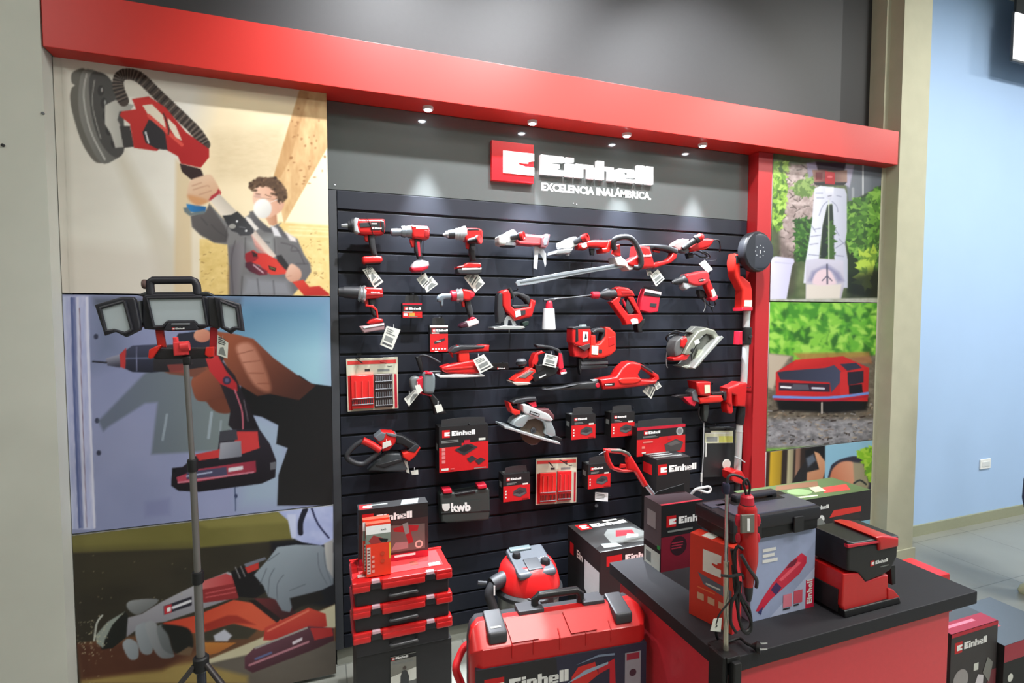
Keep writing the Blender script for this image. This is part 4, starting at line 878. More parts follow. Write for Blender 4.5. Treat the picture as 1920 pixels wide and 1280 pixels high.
s.prism('battery', '218,928 300,914 404,900 404,952 300,968 250,978', C(150, 120, 124, .4), .134, .066, .005); s.prism('battery', '240,930 400,906 402,918 250,944', C(212, 210, 212), .137, .1, .002)
s.card('420,922 524,952 462,1104 370,1064', .1); s.done(hook=(340, 716), hf=.06)

s = T('right_angle_drill', 'small red drill with grey bent right angle head', 'power tool', Z1, GW)
s.prism('angle_head', '808,706 830,684 880,680 906,684 906,716 870,724 850,730 846,770 830,778 826,744 808,742', C(126, 136, 146, .35, .4), .125, .08, .01, c=1)
s.lathe('collar', (900, 698, .1), (940, 696, .1), [(0, .02), (.1, .027), (.9, .028), (1, .026)], CRIM); s.lathe('collar', (938, 696, .1), (982, 694, .1), [(0, .03), (.4, .036), (.5, .03), (1, .036)], SIL)
s.lathe('collar', (975, 694, .1), (1000, 692, .1), [(0, .03), (1, .032)], DGR)
s.prism('body', '988,660 1004,646 1064,660 1084,680 1080,704 1040,736 1004,730 990,712', RED, .132, .07, .01, c=1); s.prism('end_cap', '1040,664 1080,676 1078,706 1048,718', CRIM, .134, .068, .006)
s.prism('trigger', '982,736 1006,736 1008,782 990,780', RED, .112, .088, .004)
s.prism('handle', '1008,732 1050,726 1066,790 1074,856 1046,862 1024,800', RUB, .118, .08, .009)
s.prism('foot', '1040,884 1056,858 1078,856 1100,872 1060,896', CRIM, .128, .07, .006); s.prism('battery', '970,926 984,906 1020,894 1030,930 985,940', C(60, 20, 36, .4), .13, .07, .006); s.prism('battery', '1020,894 1090,868 1112,886 1112,906 1034,936', C(206, 196, 198), .131, .07, .005)
s.done(hook=(1040, 700), hf=.06)

def hangbox(name, label, mp, x0, x1, yt, yb, f, d, group='boxed tools and batteries hanging on the slatted wall', front=None, hook=True, side=CARD, top=CARD):
    """axis-aligned carton: front face at distance f from the wall, px extents on the left edge / right edge"""
    s = T(name, label, 'box', mp, group); a = s.w(x0, yb, f); t = s.w(x0, yt, f); b = s.w(x1, yb, f)
    m = s.mb('carton'); m.box(a.x, b.x, -f, -f+d, a.z, t.z, side)
    F = Face(m, (a.x, -f, a.z), (b.x-a.x, 0, 0), (0, 0, t.z-a.z)); TP = Face(m, (a.x, -f, t.z), (b.x-a.x, 0, 0), (0, d, 0)); L = Face(m, (a.x, -f+d, a.z), (0, -d, 0), (0, 0, t.z-a.z))
    TP.rect(0, 0, 1, 1, top)
    if hook:
        q = s.mb('hang_tab'); xm = (a.x+b.x)/2; q.prism_xz([(a.x+.012, t.z-.002), (b.x-.012, t.z-.002), (b.x-.016, t.z+.035), (xm+.02, t.z+.04), (xm-.02, t.z+.04), (a.x+.016, t.z+.035)], C(46, 46, 48, .4), -f+.012, -f+.014, .0003)
    return s, F, TP, L
def battery_front(F, mode=0, split=.55):
    F.rect(0, 0, 1, 1, CARD); F.rect(0, 0, 1, split+.03, CRED)
    F.logo(.12, .76, .13, red=CRED); F.lines(.13, split+.05, .5, split+.14, 2, PGR); F.rect(.72, split+.02, .92, split+.08, PAP)
    F.poly([(.36, .22), (.62, .12), (.88, .24), (.86, .42), (.62, .5), (.38, .38)], C(60, 60, 62)); F.poly([(.36, .24), (.62, .14), (.86, .26), (.62, .36)], C(84, 86, 88)); F.poly([(.42, .3), (.62, .24), (.8, .3), (.62, .4)], C(44, 44, 46))
    for k in range(3): F.rect(.07, .14+.11*k, .12, .2+.11*k, PAP)
    F.rect(.7, .03, .95, .06, C(110, 20, 20))

s, F, TP, L = hangbox('battery_box', 'small red and black box between two second row drills', Z1, 540, 686, 752, 862, .07, .05)
F.rect(0, 0, 1, 1, CARD); F.rect(0, .88, 1, 1, CCR); F.rect(0, 0, 1, .42, CRED); F.logo(.08, .5, .26, red=CRED); F.rect(.05, .12, .24, .3, WHT); F.rect(.32, .1, .62, .32, C(190, 150, 60)); F.rect(.66, .1, .95, .26, ORED); F.lines(.3, .02, .9, .08, 1, PGR); F.rect(.05, .36, .5, .42, WHT)
s.done(hook=(613, 700), hf=.06)
s, F, TP, L = hangbox('blade_box', 'tall narrow red hanging pack left above the sheet sander', Z1, 746, 880, 920, 1118, .07, .04)
F.rect(0, 0, 1, 1, CRED); F.rect(0, .68, 1, .92, CARD); F.rect(0, .93, 1, 1, WHT); F.logo(.1, .74, .14); F.rect(.1, .69, .5, .73, PAP)
F.poly('.2,.38 .55,.46 .85,.52 .8,.42 .5,.34 .25,.3', DGR); F.rect(.35, .39, .6, .42, PAP)
for k in range(5): F.rect(.1+.17*k, .08, .2+.17*k, .13, WHT)
F.rect(.25, .0, .45, .03, PAP); s.done(hook=(810, 872), hf=.06)

s = T('jigsaw', 'red cordless jigsaw with closed grip and steel sole, second row', 'power tool', Z2, GW)
s.prism('body', '150,590 185,572 215,566 236,600 236,690 262,716 372,700 384,640 420,652 422,672 396,770 380,780 262,806 232,770 190,730 172,690 168,610', RED, .13, .065, .012)
s.prism('motor_cover', '134,620 150,592 172,600 172,690 190,740 188,800 150,830 136,820 130,720', DGR, .128, .07, .008)
s.prism('grip', '232,590 270,586 330,600 372,620 384,648 368,690 340,650 290,618 258,630 244,640 214,600', RUB, .125, .07, .01); s.tube('grip', '215,560,.12 240,610,.12 250,632,.12', .012, BLK)
s.prism('grip', '240,690 368,680 370,704 262,714', DGR, .12, .075, .005)
f = s.quad('body', '264,734 342,726 342,756 268,778', .133, DGR, .003); f.rect(0, 0, .52, 1, WHT)
s.prism('guard', '182,838 176,806 196,776 206,764 240,772 262,806 276,838 250,846 232,800 214,800 206,846', SIL, .115, .075, .004)
s.prism('sole', '100,856 180,842 330,846 340,858 300,868 110,870', C(186, 190, 190, .3, .6), .14, .045, .002); s.prism('blade', '214,846 224,846 222,894 216,894', STEEL, .098, .096, .0003)
s.prism('battery', '320,820 340,806 368,808 366,840 330,852', C(30, 46, 40), .12, .07, .005)
s.done(hook=(250, 590), hf=.06)

s = T('cordless_paint_sprayer', 'cordless sprayer with long thin lance and white bottle, second row', 'power tool', Z2, GW)
s.lathe('bottle', (516, 712, .08), (516, 872, .08), [(0, .028), (.03, .03), (.95, .037), (1, .033)], C(222, 226, 228, .35), 16)
s.lathe('bottle_cap', (520, 655, .08), (518, 715, .08), [(0, .01), (.1, .014), (.3, .018), (.9, .02), (1, .016)], CRIM, 16)
s.tube('lance', '480,650,.08 560,640,.09 700,628,.1 836,612,.1', .004, MGR); s.tube('lance', '478,652,.08 540,652,.085 565,648,.09', .006, DGR)
s.lathe('lance_collar', (834, 612, .1), (890, 612, .1), [(0, .014), (.1, .019), (.9, .02), (1, .017)], CRIM)
s.lathe('nose', (888, 612, .1), (1030, 600, .1), [(0, .014), (.15, .018), (.35, .03), (.5, .034), (.52, .026), (1, .028)], DGR)
s.prism('body', '1022,560 1048,548 1110,556 1150,582 1168,620 1120,622 1050,628 1030,618', RED, .13, .07, .01); s.prism('body', '1060,580 1130,584 1140,604 1064,606', DRED, .132, .1, .003)
s.prism('hand_frame', '1030,626 1062,620 1046,668 1110,756 1190,752 1116,640 1112,622 1152,622 1214,756 1226,794 1198,826 1100,836 1084,800 986,664', RED, .125, .075, .006)
s.prism('grip', '1108,640 1136,690 1158,730 1140,756 1112,752 1092,700', DGR, .12, .08, .006); s.tube('grip', '1068,642,.11 1090,690,.11 1110,750,.11', .007, CRIM)
s.prism('sticker', '1128,796 1156,786 1184,792 1188,824 1142,832', WHT, .127, .124, .0005); s.prism('battery', '1176,826 1206,800 1240,790 1236,830 1216,860 1222,890 1190,892', BLK, .12, .07, .006)
s.done(hook=(1090, 590), hf=.06)

s = T('bagged_battery_pack', 'small red battery pack in a hang bag beside the sprayer handle', 'box', Z3, 'boxed tools and batteries hanging on the slatted wall')
s.prism('pack', '240,598 262,530 376,556 370,600 356,694 300,704 228,684', CRIM, .09, .04, .008); s.prism('label', '262,532 378,556 374,580 258,560', C(206, 190, 194), .0925, .088, .001); s.prism('label', '260,552 372,572 368,590 254,576', BLK, .094, .09, .001)
a = s.quad('label', '300,632 345,636 340,660 296,656', .093, DGR, .002); s.prism('hang_tab', '250,515 290,520 350,535 376,552 262,530', BLK, .07, .068, .0003); s.done(hook=(300, 522), hf=.065)
# --- row three
s = T('bit_set_blister', 'large clear blister pack of drill bits at the left end', 'packaging', Z4, 'blister packs of drill bits')
def blister(s, q, f, bays):
    F = s.quad('backing_card', q, f, C(196, 192, 172, .5), .004); F.rect(.02, .89, .98, .96, C(206, 60, 56)); F.rect(.02, .7, .98, .88, C(200, 200, 180))
    F.rect(.02, .02, .1, .68, CRED); F.rect(.93, .02, .98, .68, CCR); F.rect(.35, .75, .45, .8, DGR); F.rect(.6, .74, .84, .79, PGR); F.text('kwb', .8, .82, .05, DGR)
    P = prs(q)
    def uv(u, v): 
        (ax, ay), (bx, by), (cx, cy), (dx, dy) = P; return (dx+(cx-dx)*u)*(1-v)+(ax+(bx-ax)*u)*v, (dy+(cy-dy)*u)*(1-v)+(ay+(by-ay)*u)*v
    for u0, v0, u1, v1, m, rows in bays:
        s.prism('tray', [uv(u0, v0), uv(u1, v0), uv(u1, v1), uv(u0, v1)], m, f+.016, f, .004)
        for r0, r1, n, mm in rows:
            for k in range(n):
                u = u0+(u1-u0)*(k+.7)/(n+.4); A = uv(u, v0+(v1-v0)*r0); B = uv(u, v0+(v1-v0)*r1)
                s.tube('drill_bits', [(A[0], A[1], f+.019), (B[0], B[1], f+.019)], .0022+.0012*(k % 3 == 0), mm, n=6, sm=False)
            A = uv(u0+.01, v0+(v1-v0)*r0); B = uv(u1-.01, v0+(v1-v0)*r0+.004)
            s.tube('tray_rails', [(A[0], A[1], f+.021), (B[0], B[1], f+.021)], .003, C(206, 100, 96) if m is CRED else MGR, n=6, sm=False)
    return uv
blister(s, '76,132 462,116 468,502 88,526', .035, [(.08, .04, .52, .68, C(206, 36, 36, .35), [(.12, .26, 11, DGR), (.3, .82, 3, C(206, 60, 56))]), (.54, .04, .9, .68, C(58, 44, 46, .4), [(.06, .22, 8, SIL), (.3, .46, 8, MGR), (.55, .7, 8, MGR), (.78, .94, 8, MGR)])])
s.prism('hang_tab', '140,124 150,124 204,160 196,166', BLK, .06, .055, .001); s.prism('hang_tab', '330,148 380,158 378,168 330,158', DRED, .06, .055, .001)
s.done(hook=(172, 128), hf=.05)

s = T('belt_sander', 'red cordless sheet sander with white sole plate, left of centre', 'power tool', Z4, GW)
s.prism('body', '884,122 880,96 930,88 1150,76 1154,28 1120,24 1000,36 920,30 876,60 860,84', RED, .13, .07, .01)
s.prism('grip', '856,78 886,40 940,28 1120,30 1110,52 1000,66 940,70 884,92', DGR, .135, .065, .008); s.prism('body', '920,86 1000,80 1004,150 924,156', ORED, .125, .075, .006)
s.prism('base', '794,196 830,180 920,160 1040,140 1060,200 1100,226 1080,240 960,246 840,240 806,226', RED, .135, .06, .01); s.prism('base', '806,206 1060,180 1064,196 830,216', C(190, 30, 26), .138, .1, .002)
s.prism('sole_plate', '764,256 900,246 1116,252 1112,264 940,272 780,272', C(206, 206, 206, .4, .2), .14, .05, .003); s.prism('dust_port', '700,224 796,220 800,240 706,244', BLK, .11, .08, .006)
s.tube('dust_bag_arm', '606,130,.08 640,104,.09 690,110,.1 740,135,.1 780,158,.1', .005, DGR); s.prism('dust_bag_arm', '600,116 640,108 650,160 656,230 640,236 620,180', BLK, .09, .05, .008)
s.card('1028,140 1108,94 1180,190 1080,240', .15); s.done(hook=(990, 60), hf=.06)
s = T('saw_blade_pack', 'slim black blade pack with white lettering left of the planer', 'packaging', Z5)
s.prism('sheath', '0,458 150,456 156,516 100,520 0,514', BLK, .05, .04, .003, c=0); f = s.quad('sheath', '52,494 156,494 158,514 54,514', .052, BLK, .001); f.logo(.02, .05, .8); s.done(hook=(80, 470), hf=.04)

s = T('cordless_planer', 'red and black cordless planer with white card on its loop handle', 'power tool', Z5, GW)
s.prism('handle', '388,300 412,300 520,312 590,340 622,390 630,500 600,520 590,420 570,360 500,336 404,326', DGR, .13, .085, .006); s.prism('handle', '586,372 614,380 630,500 602,520 580,500', CRIM, .135, .08, .006)
s.prism('body', '384,380 440,352 470,372 410,392 412,440 400,470 360,500 356,450', RED, .13, .07, .006); s.prism('body', '192,610 240,570 350,500 400,520 370,590 330,628 230,640', ORED, .14, .06, .008); s.prism('body', '240,580 340,524 372,530 300,590', C(110, 104, 100, .4), .143, .1, .003)
s.prism('body', '350,560 400,520 420,470 560,480 590,500 560,560 420,610 380,622', BLK, .142, .055, .008); s.prism('body', '380,470 480,490 400,550', C(26, 24, 26), .146, .1, .004)

f = s.quad('body', '410,580 484,540 492,556 420,592', .146, BLK, .001); f.word(.02, .1, .8, WHT)
s.lathe('knob', (262, 440, .1), (268, 490, .1), [(0, .018), (.2, .03), (.55, .03), (.8, .018), (1, .02)], DGR); s.lathe('knob', (261, 425, .1), (262, 442, .1), [(0, .02), (1, .028)], MGR)
s.prism('sole', '186,622 330,626 348,632 320,646 230,652 200,640', C(196, 190, 180, .35, .4), .15, .05, .003); s.prism('battery', '590,510 648,516 654,546 600,560', CRIM, .13, .07, .006); s.prism('battery', '600,540 652,534 652,548 606,560', WHT, .132, .09, .002)
s.card('470,376 580,402 558,500 444,474', .155)
s.done(hook=(480, 330), hf=.08)

s = T('cordless_nailer', 'big bright red cordless nailer with black magazine', 'power tool', Z5, GW)
s.prism('head', '704,170 730,150 860,156 868,200 858,300 800,330 720,310 702,280', RED, .145, .06, .012); s.prism('head', '730,160 752,160 754,270 728,280', BLK, .148, .1, .004); s.prism('head', '700,158 740,146 850,146 868,160 720,172', DGR, .147, .062, .004); s.prism('head', '772,152 826,152 820,130 782,130', C(150, 164, 164), .12, .09, .004)
f = s.quad('head', '792,190 836,192 834,270 790,276', .148, WHT, .002); f.poly('.3,.2 .8,.3 .6,.85 .4,.7', DGR)
s.prism('nose', '704,300 790,300 800,340 830,330 860,400 800,424 770,410 720,406 708,360', C(190, 24, 28), .13, .065, .008); s.prism('nose', '754,320 850,290 858,320 810,360', C(74, 50, 50), .147, .1, .004)
s.prism('body', '860,216 904,222 906,300 940,290 986,230 984,150 1024,152 1078,200 1080,350 1040,390 960,420 850,420 840,380 860,300', ORED, .14, .065, .012)
s.prism('grip', '870,190 906,164 960,156 990,168 978,240 950,270 968,200 920,196 880,214', DGR, .132, .075, .008); s.prism('body', '1010,240 1062,230 1064,300 1012,320', RED, .143, .1, .004)
s.prism('sticker', '866,310 924,312 920,388 866,384', C(220, 220, 190), .143, .141, .0003); s.prism('sticker', '928,342 956,342 956,372 926,372', DGR, .142, .14, .0003)
s.prism('magazine', '780,420 1004,404 1008,430 790,440', DGR, .115, .075, .003); s.prism('magazine', '776,448 1006,444 1008,466 780,474', MGR, .115, .078, .003); s.prism('magazine', '772,482 1004,478 1006,496 776,516', DGR, .113, .08, .003); s.prism('magazine', '756,420 784,420 782,520 770,560 758,500', BLK, .11, .08, .003)
s.done(hook=(980, 170), hf=.06)

s = T('leaf_blower', 'bright red cordless leaf blower with long black nozzle pointing left', 'power tool', Z5, GW)
s.prism('nozzle', '440,680 520,676 640,656 760,630 880,618 930,606 950,640 960,684 900,688 700,690 560,694 470,692', C(40, 40, 42, .35), .13, .08, .012); s.prism('nozzle', '446,682 600,666 720,644 780,634 700,654 580,680 480,688', MGR, .1315, .12, .001)
s.disc('nozzle', 921, 650, .014, CRIM, .133, .125); s.prism('nozzle', '866,606 940,596 940,612 880,620', LGR, .12, .09, .003)
s.prism('body', '938,600 1080,576 1130,500 1180,456 1230,446 1290,462 1300,500 1270,560 1300,600 1400,604 1440,600 1420,640 1300,660 1100,684 974,688', RED, .15, .06, .014)
s.prism('body', '1110,590 1250,580 1300,600 1240,640 1120,640', ORED, .156, .1, .01, c=1); s.prism('handle', '1272,462 1300,470 1380,520 1440,560 1450,600 1420,614 1380,610 1406,580 1360,540 1290,500', RED, .135, .085, .008)
s.prism('handle', '1280,466 1370,512 1400,540 1390,548 1290,486', DGR, .137, .09, .003); f = s.quad('body', '974,634 1062,628 1062,650 978,656', .153, BLK, .002); f.logo(.03, .15, .7)
s.card('1300,700 1350,650 1420,670 1376,765', .12); s.card('1400,640 1440,622 1466,660 1424,690', .124, style=1); s.done(hook=(1300, 480), hf=.06)

s = T('circular_saw', 'corded grey circular saw tilted upright at the right of wall', 'power tool', Z3, GW)
s.prism('blade_guard', '540,990 556,950 600,880 640,830 700,806 756,822 790,870 760,900 740,860 700,850 668,866 630,920 590,990 560,1000', C(150, 152, 140, .35, .5), .16, .06, .01)
s.prism('blade', '640,900 700,850 750,870 770,920 740,960 700,980 650,1060 600,1070 590,1000', C(86, 88, 84, .35, .7), .13, .122, .001); s.prism('inner_guard', '640,960 700,960 720,900 760,920 700,1000 640,1080 600,1060', C(140, 144, 130, .35, .5), .142, .128, .003)
s.prism('base_plate', '604,1090 616,1096 818,874 806,866 790,872', C(206, 208, 204, .3, .6), .19, .03, .002); s.prism('base_plate', '520,1080 600,1060 616,1098 560,1096', C(150, 154, 146, .3, .5), .14, .05, .003)
s.prism('motor', '470,960 486,900 530,866 560,880 540,950 520,1000 480,1010', C(92, 92, 92, .4), .14, .05, .01); s.prism('motor', '520,890 556,868 566,900 540,950 516,940', RED, .15, .05, .008)
s.prism('handle', '576,836 620,796 660,800 700,806 640,828 600,850', C(110, 112, 108), .13, .08, .006); s.prism('lever', '456,1024 500,1012 560,982 580,1000 556,1036 470,1042', RED, .15, .08, .006)
s.disc('blade_guard', 598, 966, .012, BLK, .165, .155); f = s.quad('blade_guard', '606,900 640,886 650,912 616,930', .163, C(206, 208, 204), .002)
s.tube('cable', '500,850,.09 440,850,.08 410,880,.06 440,910,.05 500,890,.06 480,860,.07 430,870,.06', .005, BLK); s.tube('cable', '430,910,.05 415,980,.04 412,1060,.03 420,1090,.03', .003, LGR); s.tube('cable', '440,850,.08 480,830,.1 560,850,.1', .005, DGR)
s.done(hook=(640, 810), hf=.07)

s = T('multi_tool', 'small grey and red sander with white cards below sheet sander', 'power tool', Z4, GW)
s.prism('body', '560,300 580,270 620,266 648,300 640,360 600,380 570,360', C(108, 112, 112, .45), .11, .05, .01, c=1); s.prism('body', '606,290 660,260 664,330 640,400 610,380', CRIM, .12, .05, .008)
s.prism('head', '660,250 690,232 730,240 748,280 740,380 700,396 660,380 656,300', C(106, 116, 120, .5), .135, .06, .014, c=1); s.prism('head', '670,244 690,228 730,236 720,250', CRIM, .14, .06, .004)
s.prism('neck', '650,386 730,396 770,440 800,490 830,540 740,550 730,480 700,410', BLK, .11, .06, .006); s.prism('neck', '646,384 720,402 716,414 650,398', CRIM, .115, .07, .003)
s.card('592,330 628,322 652,368 612,396', .142, style=2); s.card('510,430 590,360 634,380 548,486', .12, style=1); s.card('740,480 790,470 806,520 758,536', .13, style=2); s.done(hook=(700, 300), hf=.055)

# --- row four and five
s = T('chain_hedge_saw', 'red and black cordless tool with wide grey loop handle', 'power tool', Z4, GW)
s.tube('loop_handle', '200,745,.15 150,775,.15 95,830,.15 85,870,.15 130,905,.15 200,918,.15 260,880,.15 330,820,.15', .0125, DGR, n=14)
s.tube('loop_handle', '200,742,.155 260,770,.155 330,815,.155', .017, RED, n=14)
s.prism('body', '290,730 340,680 430,684 456,700 450,760 400,820 350,830 330,780', RED, .14, .06, .012); s.prism('body', '290,720 340,680 376,690 360,740 320,756', C(96, 102, 108), .143, .07, .006); s.prism('body', '376,684 456,698 452,720 390,706', MGR, .144, .07, .003)
s.card('350,760 408,740 418,776 350,806', .148, style=2)
s.prism('rear_handle', '440,700 500,706 590,760 620,800 560,820 500,780 450,770', BLK, .13, .07, .01); s.prism('battery', '500,840 560,820 610,790 636,800 600,860 550,904 500,870', ORED, .135, .065, .008); s.prism('battery', '540,820 600,766 628,790 590,836', DGR, .138, .08, .005)
s.prism('blade_cover', '240,970 300,900 380,840 480,840 500,880 540,960 500,980 380,980', C(58, 62, 66, .4), .12, .06, .01); s.prism('blade_cover', '300,930 480,880 500,900 360,950', C(30, 30, 32), .125, .1, .004)
s.card('508,890 536,900 552,990 528,980', .11, style=2); s.card('560,972 616,962 618,996 570,1000', .1, style=2); s.done(hook=(420, 740), hf=.06)

s, F, TP, L = hangbox('starter_kit_box', 'large red and black hanging box with battery kit picture', Z4, 775, 1142, 645, 985, .13, .09)
F.rect(0, 0, 1, 1, CARD); F.rect(0, 0, 1, .62, CRED); F.rect(0, .55, .45, .64, CARD); F.logo(.06, .76, .17); F.lines(.04, .63, .42, .7, 2, PGR); F.rect(.8, .65, .94, .7, PAP)
for k in range(4): F.rect(.05, .2+.09*k, .12, .27+.09*k, C(206, 120, 120))
F.poly('.3,.48 .58,.62 .78,.5 .5,.34', DGR); F.poly('.36,.48 .57,.58 .7,.5 .5,.4', BLK); F.poly('.55,.26 .66,.32 .76,.24 .62,.16', DGR); F.poly('.72,.2 .84,.26 .94,.2 .8,.1', DGR); F.rect(.5, .58, .62, .68, CCR); F.rect(.04, .04, .18, .09, PAP); F.rect(.22, .05, .3, .08, C(206, 90, 90)); F.rect(.7, .02, .95, .04, PGR)
TP.lines(.1, .2, .7, .6, 2, PGR); L.rect(.2, .45, .7, .6, PGR); s.done(hook=(950, 600), hf=.12)

s = T('circular_saw', 'silver circular saw with toothed blade, lower centre of the wall', 'power tool', Z6, GW)
s.prism('blade_guard', '206,280 220,240 280,196 330,176 400,182 480,220 560,240 600,330 606,380 560,392 500,360 510,310 490,250 420,220 350,236 320,280 300,300 250,300', C(160, 170, 172, .35, .45), .15, .05, .01)
s.prism('top_cover', '300,96 330,88 540,180 580,230 560,250 430,214 320,176 300,150', C(206, 210, 212, .35, .35), .155, .06, .008); f = s.quad('top_cover', '366,146 454,176 446,204 358,172', .158, BLK, .002); f.word(.1, .2, .6, LGR)
c = s.w(396, 326, .13); m = s.mb('blade'); pts = []
for k in range(48): a = 6.2832*k/48; r = .073+(0.004 if k % 2 else 0); pts.append((c.x+r*math.cos(a), c.z+r*math.sin(a)))
m.prism_xz(pts, C(110, 98, 86, .3, .7), -.128, -.124, .0003); s.disc('blade', 396, 330, .016, DGR, .134, .124); s.disc('blade', 396, 330, .008, BLK, .138, .13)
s.prism('base_plate', '128,292 180,300 400,370 640,440 648,462 560,440 380,392 200,330 130,312', C(190, 196, 198, .3, .5), .17, .02, .003)
s.prism('lower_guard', '300,390 440,420 436,460 380,468 330,440', C(120, 120, 118, .35, .6), .12, .08, .006); s.prism('handle', '200,70 240,40 330,26 420,20 430,56 340,60 270,80 210,90', DGR, .13, .07, .008)
s.prism('handle', '164,66 184,74 210,130 280,150 276,180 230,190 196,170 170,110', ORED, .135, .065, .006); s.prism('handle', '350,76 420,60 430,110 400,120', CRIM, .12, .07, .006); s.prism('motor', '420,130 540,130 590,190 590,240 540,200 460,160', C(90, 50, 54), .11, .04, .008); s.prism('battery', '560,400 600,376 662,404 650,430 600,424', BLK, .13, .06, .005)
s.done(hook=(330, 60), hf=.06)

for nm, Zm, x0, x1, yt, yb in (('battery box just right of the silver circular saw', Z6, 744, 966, 190, 416), ('battery box under the red blower, left of the wide box', Z6, 1112, 1326, 170, 392),
                               ('battery box between the kwb case and the red bit set', Z6, 116, 362, 742, 992), ('battery box just left of the red D shaped handle', Z6, 896, 1104, 648, 872)):
    s, F, TP, L = hangbox('battery_box', nm, Zm, x0, x1, yt, yb, .12, .075); battery_front(F); TP.lines(.1, .2, .9, .8, 2, PGR); L.rect(.2, .5, .7, .7, PGR); s.done(hook=((x0+x1)/2, yt-60), hf=.1)
s, F, TP, L = hangbox('charger_box', 'wide red and black box with round silver seal', Z7, 314, 700, 520, 752, .17, .12)
F.rect(0, 0, 1, 1, CARD); F.rect(0, 0, 1, .62, CRED); F.rect(0, .9, 1, 1, CCR); F.rect(.0, .58, .45, .66, CARD); F.logo(.14, .72, .15); F.lines(.12, .61, .45, .68, 2, PGR); F.ell(.88, .76, .075, C(150, 152, 152)); F.ell(.88, .76, .05, C(110, 112, 114))
F.poly('.56,.34 .8,.5 .96,.36 .9,.08 .6,.06', C(64, 60, 60)); F.poly('.6,.34 .8,.44 .9,.34 .7,.26', C(90, 84, 84)); F.rect(.62, .5, .7, .62, CCR); F.lines(.12, .4, .4, .5, 1, C(206, 120, 110)); F.rect(.1, .26, .16, .34, C(206, 120, 110)); F.rect(.1, .1, .18, .14, PAP); s.done(hook=(480, 470), hf=.14)

s = T('tool_case', 'flat dark green grey tool case with white kwb lettering and red latches', 'case', Z4)
a = s.w(780, 1275, .1); s.mp = Z8
s.prism('shell', '658,100 672,84 740,78 760,84 880,66 900,56 960,50 972,62 976,200 968,250 930,258 700,272 668,266', C(48, 56, 54, .5), .11, .03, .01)
s.prism('shell', '664,206 974,186 974,196 664,216', C(26, 30, 30), .112, .09, .001); s.prism('handle', '750,84 880,62 884,80 760,102', BLK, .115, .06, .006)
s.prism('latch', '676,62 730,56 736,84 680,88', CRIM, .12, .06, .006); s.prism('latch+', '896,34 950,26 956,52 900,58', CRIM, .12, .06, .006)
f = s.quad('shell', '724,140 912,124 914,196 728,204', .113, C(48, 56, 54, .5), .001); f.text('kwb', 0, .12, 1.15, C(226, 228, 226), .05)
s.prism('emblem', '670,152 718,148 720,176 706,194 686,196 672,180', C(206, 208, 204), .114, .111, .0005); s.done(hook=(810, 90), hf=.04)

s = T('bit_set_blister', 'clear blister pack with two red bit cassettes, low centre', 'packaging', Z6, 'blister packs of drill bits')
blister(s, '420,592 796,576 790,990 416,1016', .06, [(.1, .03, .5, .68, C(214, 34, 30, .35), [(.06, .26, 10, C(90, 40, 36)), (.34, .9, 3, C(206, 70, 60))]), (.54, .05, .88, .7, C(206, 30, 34, .35), [(.06, .24, 9, C(80, 36, 34)), (.32, .9, 3, C(206, 70, 66))])])
s.prism('hang_tab', '530,620 545,620 580,660 570,664', BLK, .085, .08, .001); s.prism('hang_tab', '630,596 650,600 716,640 700,644', BLK, .085, .08, .001); s.done(hook=(640, 600), hf=.08)
s = T('price_card', 'white rectangular price label below a battery box, low on wall', 'price card', Z6)
f = s.quad('card', '966,898 1084,906 1082,984 964,974', .1, C(236, 238, 240, .7), .002); f.lines(.08, .15, .92, .85, 4, PGR); s.done(hook=(1020, 905), hf=.096)
s = T('hook_tip', 'tiny black plastic hook end just below the white price label', 'hook', Z6); s.lathe('tip', (975, 1025, .1), (975, 1025, .06), [(0, .008), (.2, .012), (1, .01)], DGR); s.lathe('tip', (975, 1018, .065), (975, 1018, .012), [(0, .004), (1, .004)], DGR); s.done()

# --- right side of the wall
s = T('chain_trimmer', 'red power tool with dark guard pointing left beside the pole', 'power tool', Z7, GW)
s.prism('body', '790,152 912,152 916,250 900,270 820,262 800,200', RED, .15, .06, .012); f = s.quad('body', '858,178 900,176 902,240 860,246', .153, C(206, 206, 180), .002)
s.prism('body', '816,282 900,262 1000,262 1016,300 990,318 830,330', ORED, .14, .06, .012, c=0); s.prism('body', '912,238 1000,232 1020,262 960,280 920,268', C(34, 20, 24), .13, .07, .008); s.prism('collar', '1010,240 1034,234 1050,290 1020,304', DGR, .135, .07, .006); s.prism('collar', '1000,232 1036,236 1040,262 1016,262', LGR, .12, .07, .005)
s.prism('guard', '760,240 800,196 812,220 806,280 820,320 770,300', MGR, .13, .06, .005); s.prism('guard', '690,276 770,270 800,310 780,350 740,330', CRIM, .12, .07, .005); s.prism('guard', '610,270 660,256 780,250 760,276 700,290', C(26, 20, 24), .11, .08, .005)
s.prism('neck', '850,330 900,330 892,420 880,470 856,466', C(44, 48, 46), .12, .07, .008); s.tube('neck', '816,350,.1 812,420,.09 850,480,.09', .006, DGR); s.done(hook=(860, 170), hf=.065)
s = T('hanging_cable', 'thin grey rod with coiled white cable hanging low beside the pole sander', 'cable', Z7)
s.tube('rod', '852,480,.1 850,700,.1 836,900,.1 830,1050,.1', .003, LGR, n=8, sm=False); s.lathe('ferrule', (834, 880, .1), (832, 950, .1), [(0, .006), (1, .006)], C(200, 202, 200)); s.tube('coil', '750,1050,.1 790,1010,.12 850,996,.12 890,990,.12 906,1010,.12 890,1035,.12 850,1030,.12 800,1010,.12', .008, C(196, 198, 200, .4)); s.tube('coil', '870,640,.1 868,700,.1 866,750,.1', .005, C(200, 202, 198)); s.done(hook=(852, 484), hf=.095)
s = T('accessory_bag', 'dark hanging bag with pale yellow header card behind the pole sander', 'packaging', Z7)
